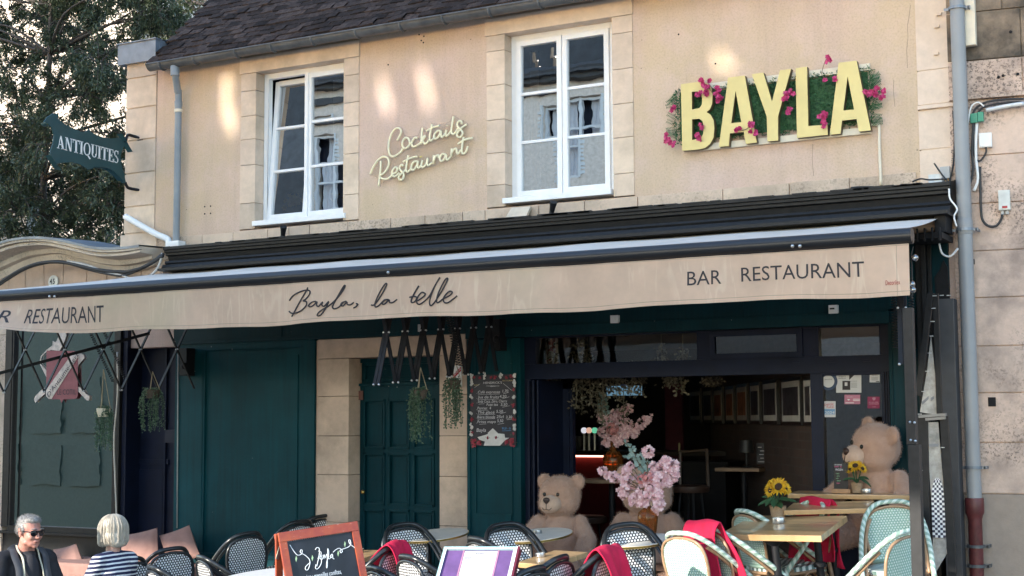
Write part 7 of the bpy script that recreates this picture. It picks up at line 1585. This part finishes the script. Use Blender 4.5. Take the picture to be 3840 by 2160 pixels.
o = sticker('heart_sticker', 735, 440, 893, 592, plain('magenta_card', (.26, .02, .075), .6), 'dark magenta sticker with a heart on the glass door', 'sticker'); mb = MB(); mb.prism([[gp(x, y, .001) for x, y in ((818, 490), (800, 470), (800, 456), (810, 450), (818, 458), (826, 450), (837, 456), (837, 470))], [gp(x, y, .001) for x, y in ((818, 480), (807, 466), (810, 459), (818, 466), (826, 459), (830, 466))]], (0, .0006, 0)); gt(mb, 'ICI ON AIME', 755, 520, 875, 14); gt(mb, 'LA MUSIQUE', 755, 540, 880, 14); gt(mb, 'sacem', 800, 576, 842, 12); mb.build('print', plain('pink_print', (.62, .35, .42), .6), o)
o = sticker('guide_sticker', 168, 498, 322, 705, M_PP, 'red and blue guide sticker marked 2024 on the glass door', 'sticker'); mb = MB(); rct(mb, 178, 600, 314, 670, .0008); mb.build('blue_field', plain('sky_blue_print', (.16, .32, .52), .6), o); mb = MB(); gt(mb, 'petit', 180, 555, 300, 40); gt(mb, 'futé', 205, 588, 300, 34); mb.build('print', plain('red_print2', (.55, .06, .07), .6), o); mb = MB(); gt(mb, '2024', 184, 664, 308, 38, .0016); mb.build('year', M_WHITE, o)
o = MB(); p = gp(232, 240, .0005); o.lathe([(0, 0), (.07*1.05, 0), (.07*1.05, .003), (0, .003)], p, 28, Matrix.Rotation(RAD(90), 3, 'X')); o = o.build('round_sticker', plain('navy_disc', (.02, .045, .10), .5)); tag(o, 'round navy and white sticker at the top left of the glass door', 'sticker', 'notices on the glass door'); mb = MB(); mb.lathe([(0, -.0005), (.05, -.0005), (.05, .0005), (0, .0005)], gp(228, 242, .004), 24, Matrix.Rotation(RAD(90), 3, 'X')); mb.build('disc', M_PP, o); mb = MB(); gt(mb, 'BIENVENUE', 182, 222, 275, 11, .006); mb.build('print', M_INK, o)
# things on the upper window sills
q = P(2078, 705, .3); T = MB(); T.lathe([(0, 0), (.035, 0), (.045, .06), (.04, .13), (.028, .16), (.03, .17)], (q.x-.07, .32, 3.74), 18); T = T.build('blue_vase', plain('pale_blue_vase', (.16, .36, .50), .2), smooth=40); tag(T, 'pale blue vase with white flowers behind the closed upper window', 'vase'); mb = MB(); st = MB(); r = random.Random(3); b0 = Vector((q.x-.07, .32, 3.9))
for k in range(6): e = b0+Vector((r.uniform(-.07, .09), r.uniform(-.04, .04), r.uniform(.14, .30))); st.tube([b0, e], .003, 4); [blossom(mb, e+Vector((r.gauss(0, .02), r.gauss(0, .02), r.gauss(0, .02))), .03, (r.gauss(0, 1), -1, 1), r) for _ in range(7)]; st.leaf(b0.lerp(e, .5), (r.gauss(0, 1), -.2, .5), (0, -1, .5), .10, .04)
mb.build('flower', M_WHITE, T); st.build('stem', M_SLEAF, T)
T = MB(); q = P(2078, 705, .3)
for k in range(9): T.lathe([(.05, 0), (.085, .012), (.088, .014), (.05, .003)], (q.x+.14, .36, 3.74+.013*k), 22)
T = T.build('plate_stack', M_WHITE, smooth=40); tag(T, 'stack of white plates behind the closed upper window', 'plates')
for px, py, l in ((1105, 755, 'yellow flower bunch behind the left pane of the tilted window'), (1268, 742, 'yellow and orange flower bunch behind the right pane of the tilted window')):
    q = P(px, py, .34); mb = MB(); r = random.Random(px)
    for _ in range(46): blossom(mb, q+Vector((r.gauss(0, .055), r.gauss(0, .03), r.gauss(0, .025))), .03, (r.gauss(0, .6), -1, r.gauss(.4, .6)), r)
    o = mb.build('flower_bunch', M_PET); tag(o, l, 'flowers', 'yellow flowers in the upper window')
# ---------------------------------------------------------------- teddy bears
def mk_plush(name, a, b): 
    m = N(name); v = m.co(); f = m.noise(v, 14, 5, .7); f2 = m.noise(v, 160, 2); m.color(m.mix(m.ramp(f2, [(.3, .0), (.7, .35)]), m.mix(m.ramp(f, [(.3, 0), (.7, 1)]), a, b), tuple(x*1.15 for x in b))); m.set(Roughness=.95); m.b.inputs['Sheen Weight'].default_value = .35; m.b.inputs['Specular IOR Level'].default_value = .1; m.bump(m.math('ADD', f2, f), .6, .012); return m.mat
M_PLUSH = mk_plush('beige_plush', (.42, .25, .175), (.52, .33, .24)); M_MUZ = mk_plush('pale_plush', (.55, .37, .265), (.60, .42, .31)); M_NOSE = plain('brown_nose', (.045, .022, .016), .45); M_EYE = plain('dark_eye', (.008, .009, .006), .08); M_BLUSH = mk_plush('blush_plush', (.45, .22, .17), (.50, .27, .21))
def bear(head_px, Y, s, body_yaw, head_yaw, label, seed, seat=0.0, tilt=0.0, arms=None):
    hc = P(*head_px, Y); base = hc-Vector((0, 0, .72*s)); T = thing('teddy_bear', label, 'teddy bear', tuple(base), 'seated teddy bears')
    B = Matrix.Translation(base) @ Matrix.Rotation(RAD(body_yaw), 4, 'Z') @ Matrix.Scale(s, 4); H = Matrix.Translation(base) @ Matrix.Translation((0, 0, .70*s)) @ Matrix.Rotation(RAD(head_yaw), 4, 'Z') @ Matrix.Rotation(RAD(tilt), 4, 'Y') @ Matrix.Scale(s, 4)
    def E(M, c_, r): return (M @ Vector(c_), tuple(x*s for x in (r if isinstance(r, tuple) else (r, r, r))), M.to_3x3().normalized())
    ps = [E(B, (0, 0, .25), (.195, .175, .27)), E(B, (0, .0, .42), (.17, .135, .16)), E(B, (0, -.05, .16), (.215, .19, .17)), E(H, (0, 0, .02), (.19, .172, .172)), E(H, (0, -.03, -.055), (.188, .15, .115)), E(H, (0, -.10, -.04), (.10, .09, .085))]
    for sx in (-1, 1):
        ps += [E(H, (sx*.165, .02, .135), (.072, .036, .072)), E(H, (sx*.135, .01, .10), (.05, .05, .05))]
        hd = (sx*.245, -.255, .20) if not arms else arms[0 if sx < 0 else 1]
        el = ((sx*.185+hd[0])/2+sx*.055, -.13, .34)
        for c_, r in limb((sx*.185, -.035, .48), el, .07, .078, 5)+limb(el, hd, .08, .092, 5): ps.append(E(B, c_, r))
        for c_, r in limb((sx*.13, -.10, .10), (sx*.19, -.40, .06), .105, .10, 5): ps.append(E(B, c_, r))
        ps.append(E(B, (sx*.195, -.44, .10), (.085, .065, .115)))
    body = blob('body', ps, M_PLUSH, T, voxel=.0145*s, smooth=2, fuzz=(26000, .016, .0012, seed))
    blob('muzzle', [E(H, (0, -.165, -.05), (.098, .088, .076)), E(H, (0, -.185, -.078), (.080, .070, .052)), E(H, (.03, -.18, -.06), (.066, .07, .056)), E(H, (-.03, -.18, -.06), (.066, .07, .056))], M_MUZ, T, voxel=.009*s, smooth=3, fuzz=(2500, .006, .001, seed+1))
    blob('nose', [E(H, (0, -.252, -.012), (.034, .018, .022)), E(H, (0, -.252, -.030), (.020, .016, .016))], M_NOSE, T, voxel=.004*s, smooth=3)
    mb = MB()
    for sx in (-1, 1): mb.ell(H @ Vector((sx*.066, -.166, .032)), (.0155*s, .012*s, .017*s), H.to_3x3().normalized(), 12, 8)
    mb.build('eye', M_EYE, T, smooth=True)
    mb = MB(); mb.tube([H @ Vector(p) for p in ((0, -.254, -.042), (0, -.257, -.088))], .0028*s, 5); mb.tube(smoothpath([H @ Vector(p) for p in ((-.046, -.240, -.078), (-.027, -.253, -.097), (0, -.257, -.092), (.027, -.253, -.097), (.046, -.240, -.078))], 4), .0028*s, 5); mb.build('mouth', M_NOSE, T, smooth=True)
    return T, B, H
bear((2100, 1856), -.30, .97, 14, -1, 'beige teddy bear sitting left of the open front behind the round table', 1, tilt=0)
bear((2427, 1835), .10, 1.13, 24, 24, 'beige teddy bear whose face is hidden behind the pink flowers', 2)
bear((3285, 1672), -.20, 1.05, -8, -43, 'big beige teddy bear in profile before the glass door at the right', 3, tilt=13, arms=[(-.30, -.16, .25), (.235, -.17, .30)])
q = P(2130, 2120, -.45); mb = MB(); mb.box((q.x-.42, -.62, q.z-.03), (q.x+.45, -.05, q.z+.02)); 
for x in (-.38, .38): mb.box((q.x+x-.03, -.6, gz(q.x, -.4)), (q.x+x+.03, -.08, q.z-.0305))
o = mb.build('low_bench', plain('reddish_wood', (.20, .085, .045), .5, 0, .2, 15)); tag(o, 'low reddish wooden bench under the left bear', 'bench')
mb = MB(); q = P(2450, 2100, .1); mb.box((q.x-.4, -.25, q.z-.05), (q.x+.4, .35, q.z)); 
for x in (-.36, .36): mb.box((q.x+x-.03, -.22, gz(q.x, 0)), (q.x+x+.03, .3, q.z-.0505))
o = mb.build('low_bench', plain('reddish_wood2', (.18, .085, .05), .5, 0, .2, 15)); tag(o, 'low wooden bench under the bear behind the vase', 'bench')
# ---------------------------------------------------------------- two seated guests
def mk_skin(c1, c2):
    m = N('skin'); v = m.co(); f = m.noise(v, 22, 4, .6); m.color(m.mix(m.ramp(f, [(.3, 0), (.7, 1)]), c1, c2)); m.set(Roughness=.5); m.b.inputs['Subsurface Weight'].default_value = .08; m.b.inputs['Subsurface Radius'].default_value = (.02, .008, .004); m.bump(m.noise(v, 260, 2), .15, .002); return m.mat
M_SKIN = mk_skin((.50, .25, .19), (.42, .175, .135)); M_SKIN2 = mk_skin((.52, .31, .24), (.46, .25, .19))
def person(head_px, Z, face_yaw, body_yaw, pitch, label, lean, roll=0.0, drop=.13, back=0.0, sc=1.0):
    hc = PD(*head_px, Z); g0 = gz(hc.x, hc.y); T = thing('person', label, 'person', (hc.x, hc.y, g0))
    base = math.atan2(RT.y, RT.x)                      # yaw 0 looks at the camera
    H = Matrix.Translation(hc) @ Matrix.Rotation(base+RAD(face_yaw), 4, 'Z') @ Matrix.Rotation(RAD(roll), 4, 'Y') @ Matrix.Rotation(RAD(pitch), 4, 'X')
    B = Matrix.Translation(hc+Vector((0, 0, -drop))) @ Matrix.Rotation(base+RAD(body_yaw), 4, 'Z') @ Matrix.Translation((0, back, 0)) @ Matrix.Scale(sc, 4)
    return T, H, B, hc.z-g0
def EL(M, c_, r): return (M @ Vector(c_), r, M.to_3x3())
def head_parts(H, B, lean, male=True):
    w = 1.0 if male else .93
    ps = [EL(H, (0, .015, .03), (.076*w, .098*w, .088*w)), EL(H, (0, -.035, -.03), (.062*w, .060*w, .085*w)), EL(H, (0, -.045, -.078), (.052*w, .05, .036)), EL(H, (0, -.078, -.098), (.024*w, .020, .018)),
          EL(H, (0, -.098, -.012), (.010, .018, .022)), EL(H, (0, -.108, -.030), (.0125, .016, .012)), EL(H, (.012, -.098, -.034), (.009, .010, .008)), EL(H, (-.012, -.098, -.034), (.009, .010, .008)), EL(H, (0, -.084, .022), (.050*w, .014, .011)),
          EL(H, (.034, -.070, -.030), (.026, .024, .024)), EL(H, (-.034, -.070, -.030), (.026, .024, .024)), EL(H, (0, -.094, -.060), (.022, .010, .006)), EL(H, (0, -.094, -.070), (.020, .010, .007)), EL(H, (.045, -.02, -.075), (.022, .034, .022)), EL(H, (-.045, -.02, -.075), (.022, .034, .022))]
    for sx in (-1, 1): ps += [EL(H, (sx*.076*w, .012, -.004), (.010, .020, .026)), EL(H, (sx*.079*w, .018, .012), (.009, .018, .020)), EL(H, (sx*.077*w, .006, -.030), (.008, .011, .013))]
    a, b = H @ Vector((0, .015, -.07)), B @ Vector((0, .03+lean*.0, -.06)); rn = .060 if male else .052
    for c_, r in limb(a, b, rn, rn*1.08, 7): ps.append((c_, r))
    return ps
def hand(ps, w0, d, side, up):
    d = Vector(d).normalized(); side = Vector(side).normalized(); up = Vector(up).normalized(); M = Matrix((side, d, up)).transposed()
    ps.append((w0+d*.05, (.040, .052, .016), M))
    for k, L in enumerate((.066, .076, .072, .056)):
        a = w0+d*.095+side*((k-1.5)*.020); m_ = a+d*L*.55-up*.008; ps += limb(a, m_, .0095, .0088, 4)+limb(m_, m_+d*L*.45-up*.026, .0088, .0075, 4)
    a = w0+d*.035+side*-.036; ps += limb(a, a+d*.045-side*.022-up*.012, .0115, .009, 5)
def sit(B, hgt, lean, arms):                           # joints of a seated body, in its own frame (front is -y)
    J = {}; zt = -(hgt/B.to_scale().x-.13)                             # ground below the neck base
    J['hip'] = Vector((0, .06+lean, zt+.52)); J['chest'] = Vector((0, .03+lean*.35, -.25))
    for sx, n in ((-1, 'R'), (1, 'L')):
        J['sh'+n] = Vector((sx*.175, .04+lean*.2, -.13)); J['el'+n], J['wr'+n] = Vector(arms[n][0]), Vector(arms[n][1]); J['hp'+n] = J['hip']+Vector((sx*.095, -.02, 0)); J['kn'+n] = J['hip']+Vector((sx*.14, -.44, .02)); J['an'+n] = Vector((J['kn'+n].x, J['kn'+n].y+.04, zt+.08))
    return J
def clothes(B, J, grow=0.0, hips=True, arms=True, ra=.054):
    ps = []; k = B.to_scale().x
    def A(p, r): ps.append(EL(B, tuple(p), r))
    A(J['chest'], (.175+grow, .115+grow, .17+grow)); A(J['chest']+Vector((0, .01, .09)), (.165+grow, .085+grow, .07+grow)); A((J['chest']+J['hip'])/2, (.16+grow, .115+grow, .2)); A(J['hip']+Vector((0, 0, .08)), (.165+grow, .125+grow, .15))
    for n in 'RL':
        ps.extend([(B @ c_, (r+grow)*k) for c_, r in limb(J['sh'+n]+Vector((0, 0, -.02)), J['el'+n], ra*1.25, ra, 8)])
        ps.extend([(B @ c_, (r+grow)*k) for c_, r in limb(J['el'+n], J['wr'+n], ra, ra*.72, 8)]); ps.append((B @ J['sh'+n], (.066+grow)*k))
        ps.extend([(B @ c_, (r+grow)*k) for c_, r in limb(Vector((0, J['sh'+n].y, -.085)), J['sh'+n]+Vector((0, 0, .02)), .052, .05, 6)])
    return ps
def legs(B, J, r0=.088):
    k = B.to_scale().x; ps = [EL(B, tuple(J['hip']), (.17, .135, .13))]
    for n in 'RL': ps += [(B @ c_, r*k) for c_, r in limb(J['hp'+n], J['kn'+n], r0, .066, 9)]+[(B @ c_, r*k) for c_, r in limb(J['kn'+n], J['an'+n], .062, .046, 9)]
    return ps
def shoes(B, J, T, m):
    ps = []
    for n in 'RL': p = J['an'+n]; ps += [EL(B, tuple(p+Vector((0, -.06, -.035))), (.045, .12, .04)), EL(B, tuple(p+Vector((0, .01, -.01))), (.042, .05, .05))]
    blob('shoes', ps, m, T, voxel=.012, smooth=3)
# man with sunglasses, looking to the right
T, H, B, hg = person((112, 1993), 10.9, 54, 40, 6, 'man with grey hair and dark sunglasses in a black jacket seated at the left', -.12, drop=.105, back=.045)
J = sit(B, hg, .14, {'R': ((-.27, -.02, -.42), (-.10, -.27, -.46)), 'L': ((.26, -.04, -.42), (.06, -.29, -.47))})
ps = head_parts(H, B, 0)
ps += [(p[0], tuple(x-.012 for x in p[1]) if isinstance(p[1], tuple) else p[1]-.014, *p[2:]) for p in clothes(B, J, 0)]
Bm = B.to_3x3()
for n, s_ in (('R', 1), ('L', -1)): hand(ps, B @ J['wr'+n], Bm @ Vector((s_*.5, -.8, -.1)), Bm @ Vector((.8*1, .5*s_, 0)), Bm @ Vector((0, 0, 1)))
blob('body', ps, M_SKIN, T, voxel=.0062, smooth=2)
M_JACK = plain('black_jacket', (.014, .013, .016), .75, 0, .3, 14, .3, 40)
pj = clothes(B, J, .022); blob('jacket', pj, M_JACK, T, voxel=.011, smooth=3)
blob('hood', [EL(B, (0, .115, -.045), (.115, .06, .055)), EL(B, (.085, .06, -.05), (.045, .075, .040)), EL(B, (-.085, .06, -.05), (.045, .075, .040)), EL(B, (0, .14, -.09), (.10, .05, .06))], M_JACK, T, voxel=.010, smooth=4)
blob('shirt', [EL(B, (0, -.080, -.26), (.075, .070, .20)), EL(B, (0, -.055, -.13), (.06, .05, .07)), EL(B, (0, -.02, -.065), (.062, .058, .030))], plain('charcoal_tee', (.022, .021, .026), .85), T, voxel=.009, smooth=3)
mb = MB()                                              # cream shirt collar and open jacket lining
for sx in (-1, 1):
    L = [B @ Vector(p) for p in ((sx*.070, .045, -.010), (sx*.078, -.010, -.045), (sx*.068, -.075, -.095), (sx*.075, -.125, -.18), (sx*.080, -.158, -.30), (sx*.085, -.155, -.44))]; L = smoothpath(L, 5); wd = Bm @ Vector((-sx*.015, -.010, -.002)); mb.grid(lambda u, v: L[min(len(L)-1, int(v*(len(L)-1)))]+wd*(u-.3)+Bm @ Vector((0, -.006-.010*math.sin(math.pi*u), .012*(1-v))), 4, 24)
mb.build('shirt_collar', plain('cream_shirt', (.52, .48, .36), .8), T, smooth=True)
mb = MB()
for sx in (-1, 1):
    L = smoothpath([B @ Vector(p) for p in ((sx*.10, .03, -.02), (sx*.115, -.05, -.075), (sx*.105, -.118, -.17), (sx*.115, -.162, -.30), (sx*.12, -.155, -.46))], 5); wd = Bm @ Vector((sx*.052, .012, 0)); mb.grid(lambda u, v: L[min(len(L)-1, int(v*(len(L)-1)))]+wd*(u-.45)+Bm @ Vector((0, -.010*math.sin(math.pi*u)-.012, 0)), 4, 20)
mb.build('lapel', plain('grey_lining', (.05, .05, .056), .6), T, smooth=True)
M_TROU = plain('dark_trousers', (.02, .022, .03), .8); blob('trousers', legs(B, J), M_TROU, T, voxel=.014, smooth=3); shoes(B, J, T, M_BLACK)
def hairmat(name, a, b, sc=(60, 60, 8)):
    m = N(name); v = m.co('Object', sc); f = m.noise(v, 1.6, 4, .6, .6); m.color(m.ramp(f, [(.3, a), (.55, tuple((x+y)/2 for x, y in zip(a, b))), (.75, b)])); m.set(Roughness=.45); m.bump(f, .5, .006); return m.mat
M_GREY = hairmat('grey_hair', (.13, .12, .115), (.36, .34, .325))
blob('hair', [EL(H, (0, .028, .062), (.076, .092, .062)), EL(H, (0, -.02, .092), (.060, .062, .032)), EL(H, (0, .068, .02), (.072, .055, .072)), EL(H, (.066, .03, .03), (.018, .045, .048)), EL(H, (-.066, .03, .03), (.018, .045, .048)), EL(H, (.071, -.012, .018), (.009, .014, .028)), EL(H, (-.071, -.012, .018), (.009, .014, .028))], M_GREY, T, voxel=.007, smooth=3, fuzz=(2600, .014, .0011, 5))
mb = MB()
for sx in (-1, 1):
    mb.ell(H @ Vector((sx*.034, -.100, .002)), (.029, .007, .0235), H.to_3x3() @ Matrix.Rotation(RAD(sx*12), 3, 'Z'), 18, 8)
    mb.tube([H @ Vector(p) for p in ((sx*.062, -.094, .012), (sx*.077, -.05, .012), (sx*.083, .0, .010), (sx*.084, .022, .0), (sx*.082, .03, -.014))], .0030, 6)
mb.tube([H @ Vector(p) for p in ((-.012, -.108, .010), (0, -.113, .012), (.012, -.108, .010))], .0035, 6); mb.tube([H @ Vector(p) for p in ((-.062, -.096, .018), (-.034, -.110, .024), (0, -.112, .016), (.034, -.110, .024), (.062, -.096, .018))], .0032, 6)
mb.build('sunglasses', plain('dark_lens', (.008, .007, .010), .08), T, smooth=True)
mb = MB(); mb.tube(smoothpath([H @ Vector(p) for p in ((-.024, -.098, -.066), (-.01, -.104, -.0645), (0, -.105, -.0655), (.01, -.104, -.0645), (.024, -.098, -.067))], 3), .0022, 5); mb.build('mouth', plain('lip', (.22, .07, .06), .5), T, smooth=True)
mb = MB()
for sx in (-1, 1): mb.tube(smoothpath([H @ Vector(p) for p in ((sx*.015, -.103, .030), (sx*.036, -.102, .036), (sx*.056, -.088, .030))], 3), .0045, 5)
mb.build('eyebrow', M_GREY, T, smooth=True)
# woman with a blond bob, seen from behind, looking left
T, H, B, hg = person((418, 1990), 11.25, -125, -128, 4, 'woman with blond bobbed hair in a navy and white striped top seen from behind', 0, drop=.118, sc=.86)
J = sit(B, hg, .05, {'R': ((-.25, -.06, -.36), (-.10, -.30, -.40)), 'L': ((.25, -.04, -.36), (.09, -.30, -.41))})
ps = head_parts(H, B, 0, False); ps += [(p[0], tuple(x-.014 for x in p[1]) if isinstance(p[1], tuple) else p[1]-.014, *p[2:]) for p in clothes(B, J, -.008)]
Bm = B.to_3x3()
for n, s_ in (('R', 1), ('L', -1)): hand(ps, B @ J['wr'+n], Bm @ Vector((s_*.5, -.8, -.1)), Bm @ Vector((.8, .5*s_, 0)), Bm @ Vector((0, 0, 1)))
blob('body', ps, M_SKIN2, T, voxel=.0066, smooth=2)
def mk_stripes():
    m = N('navy_white_stripes'); tc = m.n('ShaderNodeTexCoord'); sx = m.n('ShaderNodeSeparateXYZ'); m.l(tc.outputs['Object'], sx.inputs[0])
    nz = m.noise(tc.outputs['Object'], 5, 2); z = m.math('ADD', sx.outputs[2], m.math('MULTIPLY', nz, .02)); z = m.math('ADD', z, m.math('MULTIPLY', sx.outputs[0], -.10)); fr = m.math('FRACT', m.math('MULTIPLY', z, 30.0)); k = m.math('LESS_THAN', fr, .40)
    m.color(m.mix(k, (.016, .020, .065), (.74, .74, .76))); m.set(Roughness=.85); m.bump(m.noise(tc.outputs['Object'], 12, 3), .3, .015); return m.mat
blob('striped_top', clothes(B, J, .006, ra=.052), mk_stripes(), T, voxel=.0105, smooth=3)
blob('trousers', legs(B, J, .085), plain('navy_trousers', (.02, .025, .05), .8), T, voxel=.014, smooth=3); shoes(B, J, T, M_WHITE)
M_BLOND = hairmat('blond_hair', (.40, .345, .27), (.64, .58, .49), (60, 60, 9))
hp = [EL(H, (0, .02, .035), (.104, .112, .092)), EL(H, (0, .045, -.035), (.108, .092, .085)), EL(H, (.070, .0, -.045), (.040, .075, .075)), EL(H, (-.070, .0, -.045), (.040, .075, .075)), EL(H, (0, .075, -.085), (.085, .058, .05)), EL(H, (.082, -.03, -.08), (.022, .035, .04)), EL(H, (-.082, -.03, -.08), (.022, .035, .04))]
blob('hair', hp, M_BLOND, T, voxel=.0075, smooth=4)
mb = MB(); r = random.Random(8)                         # loose locks combed from the crown
for _ in range(260):
    a = r.uniform(0, 2*math.pi); 
    if abs((a-1.5*math.pi+math.pi) % (2*math.pi)-math.pi) < .45: continue
    ca, sa = math.cos(a), math.sin(a); k = r.uniform(.95, 1.04)
    pts = [H @ Vector((ca*x*k, .02+sa*y*k, z)) for x, y, z in ((.03, .03, .128), (.075, .085, .10), (.107, .118, .04), (.113, .118, -.03), (.108, .112, -.09), (.088, .09, r.uniform(-.125, -.105)))]
    mb.tube(smoothpath(pts, 4), [.0017]*16+[.0015, .0013, .0011, .001, .0008], 4)
mb.build('hair_locks', M_BLOND, T, smooth=True)
